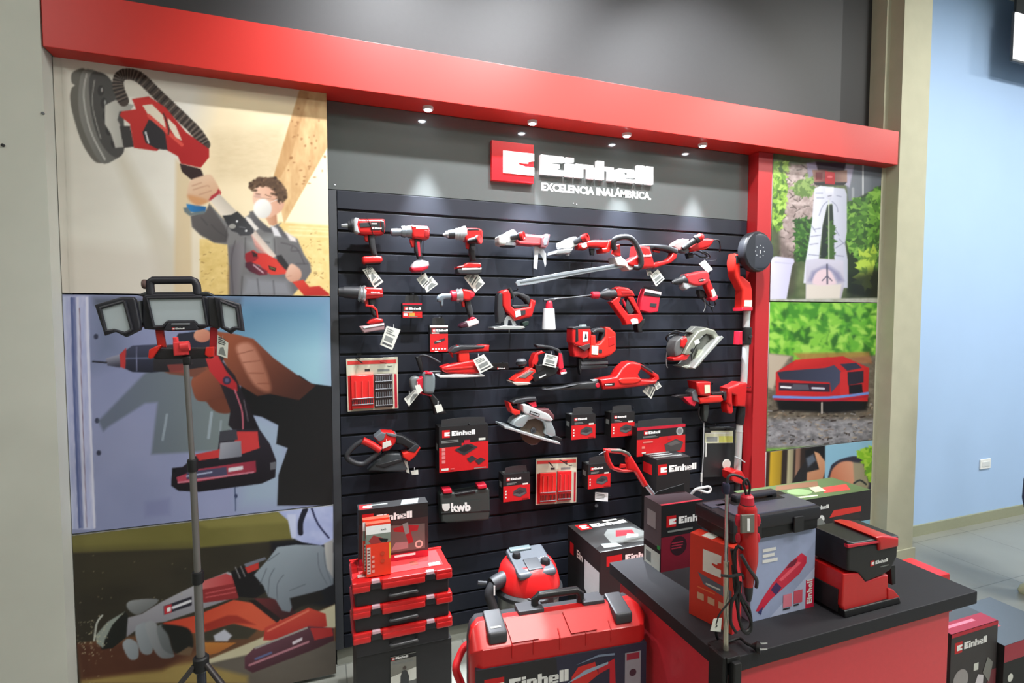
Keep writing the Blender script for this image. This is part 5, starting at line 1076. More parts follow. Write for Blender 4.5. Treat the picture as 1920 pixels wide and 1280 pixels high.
f = s.quad('bag', '846,520 1100,520 1096,905 850,915', .05, C(34, 36, 38, .35), .02); f.rect(.06, .69, .96, .94, C(196, 198, 170)); f.lines(.1, .84, .9, .91, 1, PAP); f.rect(.5, .7, .95, .83, C(190, 192, 100)); f.rect(.1, .72, .45, .82, PGR); f.rect(.06, .9, .24, .94, BLK); s.prism('header', '900,515 1080,515 1080,528 900,530', C(50, 52, 54), .06, .03, .002)
s.disc('round_sticker', 1036, 812, .033, C(206, 208, 200), .056, .05); s.done(hook=(980, 530), hf=.06)

s = T('pole_sander', 'tall long reach wall sander with round black disc head on a silver pole', 'power tool', Z3)
c0 = s.w(1070, 268, .2)
q = s.mb('disc_head'); q.lathe((c0.x, c0.y, c0.z), (c0.x-.005, c0.y+.06, c0.z), [(0, .112), (.1, .118), (.25, .122), (.9, .12), (1, .1)], C(32, 34, 40, .45), 48)
q.lathe((c0.x, c0.y-.003, c0.z), (c0.x, c0.y+.01, c0.z), [(0, .1), (.2, .106), (1, .106)], C(44, 47, 56, .5), 48)
for k in range(8):
    a = 6.2832*k/8; q.lathe((c0.x+.034*math.cos(a), c0.y-.0045, c0.z+.034*math.sin(a)), (c0.x+.034*math.cos(a), c0.y, c0.z+.034*math.sin(a)), [(0, .0035), (1, .0035)], LGR, 8)
q.box(c0.x-.002, c0.x+.003, c0.y-.005, c0.y, c0.z-.012, c0.z+.008, WHT)
s.prism('arm', '905,280 935,290 936,360 940,440 960,446 1010,490 1022,540 1022,686 946,686 952,540 900,440 892,340', ORED, .15, .08, .012); s.prism('arm', '906,296 932,300 934,350 908,352', BLK, .155, .1, .003); s.prism('arm', '966,612 1018,612 1016,660 962,656', C(206, 206, 190), .153, .1, .002); s.prism('arm', '946,664 1024,662 1022,688 948,688', CRIM, .156, .075, .005)
s.lathe('pole', (982, 686, .11), (974, 810, .11), [(0, .021), (1, .021)], C(206, 208, 210, .3, .4)); s.lathe('clamp', (980, 802, .11), (974, 926, .11), [(0, .026), (.1, .03), (.9, .03), (1, .026)], BLK)
s.prism('clamp_lever', '930,834 950,832 950,926 924,926', CRIM, .15, .1, .004); s.lathe('clamp/screw', (1005, 868, .15), (1005, 868, .12), [(0, .009), (1, .012)], DGR)
s.lathe('pole+', (972, 925, .11), (958, 1200, .11), [(0, .02), (1, .02)], C(206, 208, 210, .3, .4)); s.mp = Z7
s.prism('handle_unit', '1044,204 1120,172 1140,156 1204,160 1200,240 1190,352 1116,348 1112,262 1084,250 1086,340 1070,350 1046,320 1050,250', RED, .15, .07, .012); s.prism('handle_unit', '1040,320 1084,320 1090,392 1076,412 1050,404 1040,370', RED, .14, .08, .008)
s.lathe('grip', (1150, 350, .11), (1138, 490, .11), [(0, .026), (.5, .028), (1, .024)], BLK); s.lathe('pole+', (1138, 484, .11), (1120, 870, .11), [(0, .02), (.14, .02), (.15, .022), (.17, .022), (.18, .02), (1, .02)], C(200, 202, 200, .3, .4))
s.prism('motor', '1076,880 1110,862 1160,868 1190,920 1170,975 1110,960 1080,940', RED, .15, .06, .008); s.tube('motor', '1100,750,.14 1140,770,.14 1180,795,.14', .004, LGR); s.lathe('pole+', (1120, 868, .11), (1105, 1300, .11), [(0, .016), (1, .016)], DGR)
s.done(hook=(1160, 200), hf=.06)
# ------------------------------------------------------------------ counter
ZD = .80; DX0, DX1, DY0, DY1 = 1.035, 2.118, -1.585, -.963
s = T('counter', 'red counter with thick black top in the right foreground', 'counter')
s.mb('countertop').box(DX0, DX1, DY0, DY1, ZD-.045, ZD, C(27, 27, 33, .65, bump=.15, scale=300), .004)
q = s.mb('body'); q.box(DX0+.03, DX1-.11, DY0+.02, DY1-.03, .06, ZD-.045, C(218, 54, 66, .35, coat=.3), .003)
s.mb('plinth').box(DX0+.06, DX1-.14, DY0+.06, DY1-.06, 0, .06, BLK)
s.mb('trim_strip').box(DX0+.03, DX1-.11, DY0+.012, DY0+.022, ZD-.056, ZD-.0455, C(226, 40, 30, .4), .001)
s.done()
for k, (y0, nm) in enumerate(((-1.33, 'upper'), (-1.45, 'lower'))):
    s = T('power_cable', 'thin black cable hanging slack against the left side of the red counter, '+nm+' one', 'cable')
    s.mb('cable').tube([(DX0+.0255, -1.555, .66-.12*k), (DX0+.0255, -1.47, .60-.12*k), (DX0+.0255, -1.36, .47-.12*k), (DX0+.0255, -1.25, .30-.1*k), (DX0+.0255, -1.15, .1)], .003, BLK, 8)
    s.done()

def carton(name, label, x0, x1, y0, y1, z0, z1, m=CARD, yaw=0, group=None, cat='box', b=.0012):
    s = T(name, label, cat, group=group); cx, cy = x0, y0
    R = Matrix.Translation((cx, cy, 0)) @ Matrix.Rotation(yaw, 4, 'Z') @ Matrix.Translation((-cx, -cy, 0))
    xf = lambda p: tuple(R @ Vector(p))
    q = s.mb('carton'); q.box(x0, x1, y0, y1, z0, z1, m, b, xf)
    def F(O, U, V):
        o = R @ Vector(O); return Face(q, o, R.to_3x3() @ Vector(U), R.to_3x3() @ Vector(V))
    s.xf = xf
    return s, F((x0, y0, z0), (x1-x0, 0, 0), (0, 0, z1-z0)), F((x0, y0, z1), (x1-x0, 0, 0), (0, y1-y0, 0)), F((x0, y1, z0), (0, y0-y1, 0), (0, 0, z1-z0))

# small carton at the back left of the counter
zt = at(1240, 948, -1.1).z; x0 = 1.172; x1 = atz(1315, 1058, ZD).x
s, F, TP, L = carton('tool_box_carton', 'dark red and black box with open lid at the back left of the counter', x0, x1, -1.1, -.99, ZD, zt)
F.rect(0, 0, 1, .52, C(120, 18, 40, .5)); F.logo(.12, .66, .17); F.lines(.15, .55, .8, .61, 1, PGR); F.ell(.42, .36, .2, C(44, 18, 26)); F.lines(.25, .3, .6, .42, 3, C(150, 40, 60)); L.rect(0, 0, 1, 1, C(84, 78, 82)); L.rect(0, 0, 1, .35, CARD); L.rect(.05, 0, .95, .26, PAP); L.rect(.15, .04, .45, .2, PGR); L.rect(.2, .6, .7, .85, C(150, 144, 146)); L.rect(.8, .32, .95, .38, C(30, 150, 70)); TP.rect(0, 0, 1, 1, C(40, 20, 26)); TP.rect(0, 0, 1, .1, CCR)
s.mb('lid_flap').prism_xz([(x0+.04, zt), (x1, zt), (x1, zt+.03), (x0+.06, zt+.012)], CARD, -.992, -.989, .0005)
s.done()
# grey box with red tool
X0 = 1.135; XG = 1.238; X1 = atz(1526, 1137, ZD).x; yg = -1.464; zg = at(1526, 990, yg).z
s, F, TP, L = carton('rotary_tool_box', 'pale blue grey box with a big red tool picture under the black toolbox', XG, X1, yg, yg+.15, ZD, zg, C(166, 176, 206, .5))
F = Face(s.mb('carton'), (X0, yg, ZD), (X1-X0, 0, 0), (0, 0, zg-ZD)); F.rect(.285, 0, 1, 1, C(158, 170, 204, .5)); F.poly([(.5, 0), (1, 0), (1, .5)], C(186, 196, 226, .5)); F.rect(.9, 0, 1, .36, C(206, 26, 66, .5)); F.text('Einhell', .975, .05, .12, WHT, .03, vert=True)
F.poly('.34,.12 .4,.24 .52,.42 .7,.62 .84,.72 .9,.66 .9,.58 .82,.46 .66,.34 .5,.22 .4,.1', C(206, 40, 70, .4)); F.poly('.5,.34 .56,.42 .62,.34 .56,.26', C(66, 44, 96)); F.poly('.66,.56 .72,.64 .8,.66 .76,.58', C(120, 20, 50)); F.poly('.36,.1 .42,.16 .4,.06', C(60, 60, 110)); F.poly('.58,.44 .8,.62 .84,.6 .62,.42', C(236, 90, 110))
F.lines(.4, .66, .6, .86, 3, WHT, .6); F.rect(.64, .08, .74, .24, C(226, 130, 150)); F.rect(.76, .1, .86, .26, C(216, 90, 110)); F.rect(.64, .05, .72, .07, DGR); F.rect(.76, .07, .82, .09, DGR)
s.done()
# orange box, turned
L0 = atz(1372, 1190, ZD); L1 = atz(1291.5, 1149.5, ZD); yw = math.atan2(-(L1.x-L0.x), (L1.y-L0.y)); ln = math.hypot(L1.x-L0.x, L1.y-L0.y); zo = at(1291.5, 998, L1.y).z
s, F, TP, L = carton('orange_box', 'upright orange box turned to the left with a big white letter E shape', L0.x, L0.x+.05, L0.y, L0.y+ln, ZD, zo, C(206, 52, 34, .5), yaw=yw)
L.poly([(.32+.42*a, .6+.26*b) for a, b in ESH], C(226, 222, 216)); L.poly('.2,.56 .98,.5 .98,.38 .35,.44', C(92, 92, 106)); L.lines(.4, .43, .8, .47, 1, PAP); L.lines(.2, .36, .85, .39, 1, C(226, 110, 60))
for k in range(3): L.rect(.2+.25*k, .24, .36+.25*k, .32, C(206, 160, 130))
TP.rect(.1, .5, .9, .75, PAP); F.rect(0, 0, 1, .9, C(206, 40, 50)); s.done()
# toolbox on the boxes
yt = -1.485; TX0 = at(1372, 1005, yt).x; TX1 = at(1541, 965, yt).x; tb0 = max(zg, zo)+.001; tz = at(1541, 948, yt).z; YBk = atx(1303, 930, TX0).y
s = T('toolbox', 'large black plastic toolbox with grey lid on top of the orange and grey boxes', 'toolbox')
q = s.mb('bin'); q.box(TX0+.006, TX1-.006, yt+.006, YBk, tb0, tz-.03, C(17, 17, 20, .5), .008)
q = s.mb('lid'); q.box(TX0, TX1, yt, YBk+.004, tz-.045, tz, C(30, 30, 37, .42), .01); q.box(TX0+.035, TX1-.012, yt+.012, yt+.12, tz-.004, tz+.004, C(86, 86, 104, .3), .003); q.box(TX0+.012, TX0+.09, yt+.1, YBk-.02, tz-.004, tz+.004, C(78, 78, 96, .3), .003)
q = s.mb('handle'); hy = (yt+YBk)/2+.03; q.box(TX0+.09, TX1-.06, hy-.025, hy+.025, tz+.001, tz+.006, BLK, .002); q.box(TX0+.11, TX1-.08, hy-.012, hy+.016, tz+.012, tz+.028, C(60, 60, 70, .35), .006); q.box(TX0+.11, TX0+.13, hy-.012, hy+.016, tz, tz+.02, BLK, .004); q.box(TX1-.1, TX1-.08, hy-.012, hy+.016, tz, tz+.02, BLK, .004)
for k in (.25, .72): s.mb('latch+').box(TX0+(TX1-TX0)*k-.02, TX0+(TX1-TX0)*k+.02, yt-.006, yt+.002, tz-.07, tz-.02, C(30, 30, 34, .4), .003)
L = Face(s.mb('bin'), (TX0+.006, YBk, tb0), (0, yt-YBk, 0), (0, 0, tz-tb0)); L.l = .001; L.rect(.47, .55, .52, .7, C(200, 210, 30)); L.rect(.56, .5, .66, .68, C(206, 214, 40)); s.done()
# carton with green lid behind
yb_ = -1.0; gx1 = at(1633, 920, yb_).x; gz = at(1633, 918, yb_).z; gx0 = at(1440, 950, yb_).x
s, F, TP, L = carton('garden_tool_carton', 'black carton with green patterned top and brand word behind the black toolbox', gx0, gx1, yb_, yb_+.2, ZD+.0, gz)
F.rect(0, 0, 1, 1, C(30, 26, 28)); F.word(.42, .62, .13, WHT); F.poly('.58,.3 .9,.34 .9,.52 .62,.52', C(206, 44, 36)); F.poly('.6,.1 .9,.12 .88,.3 .62,.3', C(44, 34, 34)); F.ell(.5, .3, .03, WHT); F.poly('.35,.1 .55,.1 .5,.34 .4,.3', PGR)
TP.rect(0, 0, 1, 1, C(56, 72, 38)); TP.poly('0,.2 .5,.1 .52,.16 0,.3', C(160, 170, 130)); TP.ell(.45, .45, .1, C(96, 116, 76), ky=.2); TP.poly('.6,.2 .85,.15 .95,.5 .7,.5', C(150, 40, 34)); TP.poly('.3,.7 .7,.6 .8,.9 .4,.95', C(90, 60, 40)); TP.poly('.55,.3 .66,.3 .7,.6 .6,.6', C(150, 140, 110)); s.done()
# red and black battery pump unit
YU = -1.55
s = T('cordless_pump', 'boxy red and black cordless machine standing right on the counter', 'power tool', Z11)
def up(part, pts, m, y0, y1, r=.006): 
    P = [at(*s.px(x, y), y0) for x, y in prs(pts)]; s.mb(part).prism_xz([(p.x, max(p.z, ZD+.0005)) for p in P], m, y0, y1, r)
fl = at(*s.px(385, 935), YU).z
up('base', '378,870 690,790 700,850 640,875 420,936 382,934', BLK, YU, YU+.15, .004)
up('lower_body', '372,660 460,650 500,700 600,668 628,664 632,800 380,878 362,840', RED, YU+.006, YU+.145, .006)
up('lower_body', '626,740 660,750 694,790 690,815 626,812', RED, YU+.002, YU+.1, .004)
pb = at(*s.px(362, 840), YU+.006); s.mb('side_panel').box(pb.x-.003, pb.x+.004, YU+.02, YU+.135, ZD+.012, ZD+.085, BLK, .001)
up('upper_body', '398,500 575,482 640,500 684,490 680,560 640,640 600,664 500,706 456,652 396,640', C(28, 26, 28, .45), YU+.003, YU+.15, .008)
up('lid', '392,470 440,480 575,455 690,440 690,500 578,522 572,484 400,508', C(26, 26, 28, .4), YU-.002, YU+.15, .008)
up('lid', '560,450 600,440 690,452 688,505 580,528 576,484', RED, YU-.006, YU+.15, .008)
a = at(*s.px(400, 500), YU); zt_ = at(*s.px(575, 455), YU).z
up('front_seam', '396,492 574,470 576,480 398,510', CRIM, YU-.004, YU+.01, .001)
f = Face(s.mb('upper_body'), at(*s.px(520, 628), YU+.003), at(*s.px(640, 598), YU+.003)-at(*s.px(520, 628), YU+.003), (0, 0, .018)); f.logo(.02, .4, 1.0); f.lines(.5, -.4, .9, 0, 1, PGR)
up('side_handle', '640,612 668,606 670,716 650,722', BLK, YU+.03, YU+.06, .003)
r = s.done()
# flexible rotary tool hanging from a clamp stand
s = T('rotary_tool_stand', 'thin steel rod stand clamped to the front left corner of the counter', 'stand', Z10)
bx, by = 1.055, -1.565; zt = at(1363, 905, by).z; tp = at(1363, 905, by)
s.mb('rod').tube([(bx, by, .70), (bx+(tp.x-bx)*.5, by, (zt+.7)/2), (tp.x, by, zt)], .005, CHR, 12, False)
s.mb('outer_tube').tube([(bx, by, ZD+.01), (bx+(tp.x-bx)*.55, by, ZD+(zt-ZD)*.55)], .0075, C(206, 200, 184, .25, .8), 14, False)
s.mb('clamp').box(bx-.025, bx+.02, by-.035, by+.045, ZD, ZD+.015, BLK, .003); s.mb('clamp').box(bx-.034, bx-.02, by-.03, by+.03, ZD-.12, ZD+.015, BLK, .004); s.mb('clamp').box(bx-.03, bx+.02, by-.035, by+.02, ZD-.12, ZD-.1, BLK, .003)
s.mb('clamp/screw').lathe((bx, by-.005, ZD-.15), (bx, by-.005, ZD-.046), [(0, .012), (.15, .012), (.16, .004), (1, .004)], DGR, 12)
s.mb('clamp').box(bx-.012, bx+.014, by-.048, by-.022, ZD-.2, ZD+.004, BLK, .004)
hp = lambda x, y, d=0: at(x, y, by+d)
s.mb('hook_arm').tube([hp(1363, 905), hp(1366, 893), hp(1376, 890), hp(1392, 896), hp(1400, 908)], .004, DGR, 10); s.mb('top_joint').lathe(hp(1361, 925), hp(1361, 905), [(0, .008), (.2, .011), (.8, .011), (1, .008)], C(34, 34, 60, .4), 14)
s.done()
s = T('rotary_tool', 'red flexible shaft rotary tool hanging nose down from the thin rod stand', 'power tool', Z10)
D = -.015
q = s.mb('body'); q.lathe(hp(1401, 932, D), hp(1403, 1100, D), [(0, .012), (.01, .0165), (.07, .018), (.09, .022), (.12, .025), (.4, .026), (.55, .027), (.7, .026), (.85, .019), (.95, .014), (1, .012)], RED, 28)
s.mb('cap').lathe(hp(1401, 927, D), hp(1401, 945, D), [(0, .012), (.2, .017), (1, .0185)], CRIM, 20); s.mb('cap').lathe(hp(1401, 944, D), hp(1401, 950, D), [(0, .0195), (1, .0195)], DGR, 20)
f0 = hp(1392, 1000, D-.027); s.mb('label_plate').prism_xz([(p.x, p.z) for p in (hp(1391, 966, D-.028), hp(1415, 964, D-.028), hp(1415, 998, D-.028), hp(1391, 1000, D-.028))], C(110, 108, 100, .4), by+D-.0285, by+D-.02, .002); s.mb('label_plate').prism_xz([(p.x, p.z) for p in (hp(1401, 972, D-.029), hp(1406, 972, D-.029), hp(1406, 996, D-.029), hp(1401, 996, D-.029))], WHT, by+D-.0295, by+D-.027, .0005)
for xx in (1384, 1420):
    s.mb('brush_cap+').lathe(hp(xx, 965, D), hp(xx, 985, D), [(0, .006), (.5, .009), (1, .006)], CRIM, 12); s.mb('brush_cap+').lathe(hp(xx, 1000, D), hp(xx, 1016, D), [(0, .005), (.5, .008), (1, .005)], CRIM, 12)
s.mb('nose').lathe(hp(1403, 1098, D), hp(1404, 1126, D), [(0, .013), (.5, .011), (1, .006)], DGR, 14)
s.mb('hang_loop').tube([hp(1400, 930, D), hp(1396, 915, D), hp(1394, 905, D), hp(1400, 898, D), hp(1406, 912, D), hp(1403, 930, D)], .0035, BLK, 8)
s.mb('cable').tube([hp(1393, 1030, D-.02), hp(1382, 1025, D-.01), hp(1376, 1050, D-.01), hp(1384, 1100, D-.01), hp(1372, 1130, D-.01), hp(1370, 1165, D-.01), hp(1380, 1185, D-.01)], .0045, BLK, 8)
s.mb('cable').tube([hp(1378, 1030, D), hp(1380, 1090, D), hp(1392, 1130, D), hp(1408, 1165, D), hp(1402, 1182, D), hp(1390, 1176, D), hp(1380, 1120, D), hp(1374, 1060, D)], .0045, BLK, 8)
s.mb('cable').tube([hp(1372, 1030, D), hp(1386, 1110, D), hp(1404, 1140, D), hp(1408, 1178, D), hp(1396, 1185, D), hp(1384, 1150, D), hp(1388, 1090, D)], .0045, BLK, 8)
s.mb('cable').tube([hp(1374, 1120, D), hp(1350, 1150, D), hp(1342, 1170, D)], .0025, BLK, 6)
s.mb('cable_tie').tube([hp(1352, 1078, D-.01), hp(1370, 1080, D-.02), hp(1390, 1076, D-.02), hp(1394, 1084, D)], .004, BLK, 8)
s.mb('strap').tube([hp(1390, 1040, D-.028), hp(1404, 1065, D-.03), hp(1418, 1085, D-.02), hp(1418, 1100, D)], .005, DGR, 8)
pl_ = [atz(1386, 1196, ZD+.012), atz(1400, 1206, ZD+.012), atz(1414, 1212, ZD+.014)]
s.mb('cable').tube([hp(1342, 1172, D), atz(1345, 1195, ZD+.01), atz(1360, 1203, ZD+.008), *pl_], .0045, BLK, 8)
s.mb('plug').lathe(atz(1410, 1210, ZD+.015), atz(1426, 1214, ZD+.016), [(0, .006), (.3, .009), (.6, .016), (1, .017)], BLK, 16)
for dy in (-6, 5): s.mb('plug/pin+').tube([atz(1424, 1212+dy, ZD+.016), atz(1438, 1211+dy, ZD+.016)], .0024, CHR, 8, False)
q = s.mb('tag'); P = [hp(1338, 1160, D), hp(1353, 1158, D), hp(1351, 1184, D), hp(1332, 1182, D)]; q.prism_xz([(p.x, p.z) for p in P], PAP, by+D-.001, by+D+.001, .0002)
s.done()

# ------------------------------------------------------------------ stack of cases with boxes, left floor
SX, SX_, SY0, SY1 = .108, .515, -.56, -.34
def ecase(z0, z1, label, top=False):
    s = T('system_case', label, 'case', group='stacked red and black system cases')
    zm = z0+(z1-z0)*.45
    q = s.mb('tray'); q.box(SX+.012, SX_-.012, SY0+.012, SY1-.004, z0, z1-.02, C(30, 28, 32, .5), .006)
    for a, b in ((SX, SX+.07), (SX+.115, SX_-.115), (SX_-.07, SX_)): 
        q = s.mb('lid'); q.box(a, b, SY0-.004, SY0+.05, z1-.042, z1-.016, RED, .006); q.box(a, b, SY0-.001, SY0+.05, z1-.022, z1-.0, RED, .006)
    q = s.mb('lid'); q.box(SX+.003, SX_-.003, SY0+.004, SY1, z1-.026, z1-.0012, RED, .006); q.box(SX+.0, SX+.02, SY0+.02, SY1, z1-.04, z1-.01, C(190, 60, 76, .4), .004)
    for a in (SX+.072, SX_-.113): s.mb('latch+').box(a, a+.04, SY0-.001, SY0+.012, z1-.035, z1-.012, C(30, 30, 34, .4), .002); s.mb('latch').box(a+.004, a+.036, SY0+.0, SY0+.02, z1-.012, z1+.0, C(196, 160, 170, .4), .001)
    s.mb('front_handle').tube([(SX+.15, SY0+.01, z0+.03), (SX+.155, SY0-.006, z0+.034), (SX+.25, SY0-.008, z0+.038), (SX_-.155, SY0-.006, z0+.034), (SX_-.15, SY0+.01, z0+.03)], .006, C(58, 58, 60, .4), 10)
    if top:
        q = s.mb('lid'); q.box(SX+.03, SX_-.03, SY0+.04, SY1-.03, z1-.002, z1+.003, C(222, 60, 62, .4), .001); q.box(SX+.0, SX_, SY1-.012, SY1, z1-.002, z1+.003, RED, .001)
        TPf = Face(q, (SX, SY0, z1+.003), (SX_-SX, 0, 0), (0, SY1-SY0, 0)); TPf.rect(.06, .18, .38, .3, C(206, 170, 166)); TPf.rect(.78, .2, .9, .32, PAP); TPf.rect(.6, .34, .68, .5, C(150, 60, 50)); TPf.lines(.1, .2, .34, .28, 2, C(120, 50, 50))
    s.done()
ecase(.575, .68, 'topmost red lidded system case of the stack, carrying boxes', True); ecase(.47, .575, 'middle red lidded system case of the stack'); ecase(.365, .47, 'lowest red lidded system case resting on the black stand')
s = T('display_stand', 'black floor stand under the stacked cases with a grey leaflet on its front', 'stand')
s.mb('cabinet').box(SX+.012, SX_, SY0+.02, SY1+.04, 0, .364, C(26, 25, 27, .55), .003)
yf = SY0+.02; a = at(732, 1232, yf); b = at(780, 1226, yf); q = s.mb('leaflet'); q.box(a.x, b.x, yf-.003, yf, a.z-.16, a.z, C(140, 142, 136, .6))
f = Face(q, (a.x, yf-.003, a.z-.16), (b.x-a.x, 0, 0), (0, 0, .16)); f.rect(0, 0, 1, 1, C(120, 120, 112)); f.rect(0, .9, 1, 1, CARD); f.logo(.04, .91, .08, wh=.8); f.poly('0,.1 1,.3 1,.62 0,.48', PAP); f.rect(0, 0, 1, .28, C(90, 92, 90)); f.lines(.05, .78, .9, .86, 2, PGR); f.poly('.36,.05 .68,.05 .72,.4 .64,.56 .56,.6 .44,.58 .38,.45', C(50, 52, 54)); f.ell(.54, .66, .07, C(70, 60, 54)); s.done()
# drill set box
yb1 = -.42; a = at(673, 1040, yb1); b = at(803, 1020, yb1); z1 = at(673, 957, yb1).z
s, F, TP, L = carton('drill_set_box', 'black box with brand word and red drill picture standing on the stacked cases', a.x, b.x, yb1, yb1+.075, .684, z1)
F.rect(0, 0, 1, 1, C(52, 36, 36)); F.rect(0, .74, 1, 1, CARD); F.logo(.05, .72, .2); F.rect(.0, 0, 1, .12, CCR); F.lines(.5, .02, .95, .1, 1, WHT); F.poly('.4,.66 .95,.62 .95,.16 .4,.16', C(96, 84, 80))
F.poly('.48,.6 .66,.64 .86,.6 .84,.5 .74,.5 .78,.3 .7,.28 .66,.5 .5,.54', C(150, 26, 34)); F.poly('.62,.66 .7,.68 .72,.48 .66,.46', PGR); F.poly('.45,.2 .7,.2 .7,.32 .52,.34', C(150, 120, 120)); F.ell(.86, .25, .06, C(196, 170, 160)); F.ell(.86, .25, .035, C(96, 84, 80)); 
TP.rect(0, 0, 1, 1, CARD); TP.logo(.02, .1, .7, word=False); TP.lines(.18, .3, .5, .7, 1, PGR); TP.poly('.6,.1 .85,.1 .9,.9 .65,.9', PGR); s.done()
# abrasive packs
for i, (xa, xb, yt_, ybm, Y, lab) in enumerate(((681, 731, 975, 1058, -.5, 'rear orange and white sanding sheet pack, mostly hidden on the case stack'), (687, 733, 983, 1066, -.53, 'front orange and white sanding sheet pack with a sander picture on the case stack'))):
    a = at(xa, ybm, Y); b = at(xb, ybm-6, Y); zt = at(xa, yt_, Y).z
    s, F, TP, L = carton('sanding_sheet_pack', lab, a.x, b.x, Y, Y+.028, .684, zt, C(222, 60, 36, .5), group='sanding sheet packs')
    F.rect(0, 0, 1, 1, C(226, 56, 30)); F.rect(0, .78, 1, .96, WHT); F.text('kwb', .6, .85, .06, C(30, 60, 50)); F.rect(0, .62, 1, .8, C(120, 130, 120)); F.poly('.1,.68 .3,.78 .6,.72 .9,.66 .6,.62 .2,.62', C(150, 50, 50)); F.poly('.5,.72 .9,.68 .85,.62 .6,.64', BLK); F.rect(.93, .3, 1, .6, C(226, 180, 60)); F.rect(.03, .06, .17, .56, C(206, 196, 190))
    for k in range(8): F.rect(.05, .08+.06*k, .15, .105+.06*k, C(120, 60, 56))
    for k in range(4): F.rect(.22, .08+.09*k, .33, .13+.09*k, C(226, 150, 140))
    F.ell(.66, .42, .09, C(190, 60, 34)); F.ell(.66, .28, .09, C(190, 60, 34)); L.rect(0, .2, 1, .7, PAP)
    s.done()

# ------------------------------------------------------------------ vacuum cleaner
vx, vy = .94, -.36
s = T('wet_dry_vacuum', 'round red headed workshop vacuum with steel drum standing against the slatted wall', 'vacuum cleaner')
q = s.mb('drum'); q.lathe((vx, vy, .09), (vx, vy, .42), [(0, .12), (.03, .135), (.9, .15), (1, .15)], C(176, 178, 174, .35, .7), 40)
q = s.mb('rim'); q.lathe((vx, vy, .41), (vx, vy, .45), [(0, .155), (.3, .168), (.7, .168), (1, .155)], C(38, 38, 40, .4), 40)
q = s.mb('head'); q.lathe((vx, vy, .44), (vx, vy, .565), [(0, .15), (.1, .156), (.35, .15), (.75, .135), (.92, .12), (1, .1)], RED, 40)
q = s.mb('control_panel'); TL = lambda p: (p[0], p[1], p[2]+(p[1]-vy)*.25)
q.box(vx-.095, vx+.1, vy-.125, vy+.07, .553, .585, C(58, 62, 68, .4), .02, TL)
q.box(vx-.04, vx+.035, vy-.11, vy-.03, .58, .592, C(44, 46, 50, .4), .006, TL); q.box(vx-.08, vx+.03, vy+.03, vy+.06, .582, .594, C(70, 82, 84, .4), .005, TL)
s.mb('knob').lathe(TL((vx-.06, vy-.0, .58)), TL((vx-.06, vy-.0, .605)), [(0, .022), (.7, .02), (1, .016)], BLK, 20); s.mb('knob+').lathe(TL((vx+.06, vy-.07, .58)), TL((vx+.06, vy-.07, .605)), [(0, .024), (.7, .022), (1, .017)], BLK, 20)
for k in range(8): 
    a = math.radians(20+20*k); q.lathe(TL((vx+.06+.036*math.cos(a), vy-.07+.036*math.sin(a), .584)), TL((vx+.06+.036*math.cos(a), vy-.07+.036*math.sin(a), .5875)), [(0, .003), (1, .003)], PAP, 6)
s.mb('carry_handle').tube([(vx-.1, vy-.1, .45), (vx-.0, vy-.175, .44), (vx+.11, vy-.12, .45)], .008, BLK, 10)
s.mb('clamp').box(vx+.02, vx+.06, vy-.175, vy-.15, .4, .48, BLK, .005)
q = s.mb('hose_port'); q.lathe((vx-.13, vy-.02, .5), (vx-.2, vy-.04, .49), [(0, .035), (.6, .035), (1, .03)], DGR, 20)
q = s.mb('hose'); q.tube([(vx-.19, vy-.04, .49), (vx-.215, vy-.05, .45), (vx-.19, vy-.06, .36), (vx-.2, vy-.04, .25), (vx-.23, vy-.02, .1), (vx-.2, vy, .03)], .022, RUB, 14)
q = s.mb('hose_port'); q.tube([(vx-.26, vy-.02, .5), (vx-.22, vy-.03, .495)], .01, DGR, 8, False); s.mb('cable_tag').box(vx-.2, vx-.193, vy-.075, vy-.072, .455, .5, WHT)
for k in range(4):
    a = math.radians(45+90*k); s.mb('castor+').lathe((vx+.13*math.cos(a)-.012, vy+.13*math.sin(a), .03), (vx+.13*math.cos(a)+.012, vy+.13*math.sin(a), .03), [(0, .027), (.2, .03), (.8, .03), (1, .027)], BLK, 16); s.mb('castor/fork+').box(vx+.13*math.cos(a)-.018, vx+.13*math.cos(a)+.018, vy+.13*math.sin(a)-.018, vy+.13*math.sin(a)+.018, .045, .11, BLK, .004)
q = s.mb('drum'); q.lathe((vx-.02, vy-.15, .37), (vx-.02, vy-.156, .37), [(0, .022), (1, .022)], MGR, 20); s.done()

# large black carton
bx0, bx1, by0, by1, bz = 1.242, 1.585, -.53, -.18, .62
s, F, TP, L = carton('large_tool_carton', 'big black carton with brand word on its top, on the floor behind the counter', bx0, bx1, by0, by1, 0, bz)
TP.rect(0, 0, 1, 1, C(34, 34, 34)); TP.rect(.1, .76, .3, .96, CRED); TP.poly([(.15+.12*a, .8+.12*b) for a, b in ESH], WHT); TP.word(.33, .8, .12, WHT); TP.rect(.6, .94, .85, .99, PAP); TP.poly('.3,.2 .9,.1 1,.4 .9,.62 .5,.66 .35,.5', C(96, 98, 96)); TP.poly('.48,.38 .8,.36 .85,.52 .6,.58', C(130, 30, 40)); TP.poly('.6,.3 .8,.28 .85,.36 .7,.42', PAP); TP.poly('.12,.1 .4,.08 .38,.2 .14,.24', PGR); TP.rect(0, 0, 1, .015, PGR)
L.rect(.08, .78, .2, .88, CRED); L.text('Ein', .3, .8, .09, PAP, .03); L.poly('.55,.84 .98,.84 .98,.5 .8,.52 .55,.6', C(176, 176, 176)); L.rect(.5, .1, .7, .4, C(44, 40, 44)); L.rect(.52, .36, .68, .4, PGR)
F.rect(.1, .88, .35, .96, CRED); F.word(.4, .9, .05, WHT); F.lines(.1, .4, .4, .5, 3, PAP); s.done()
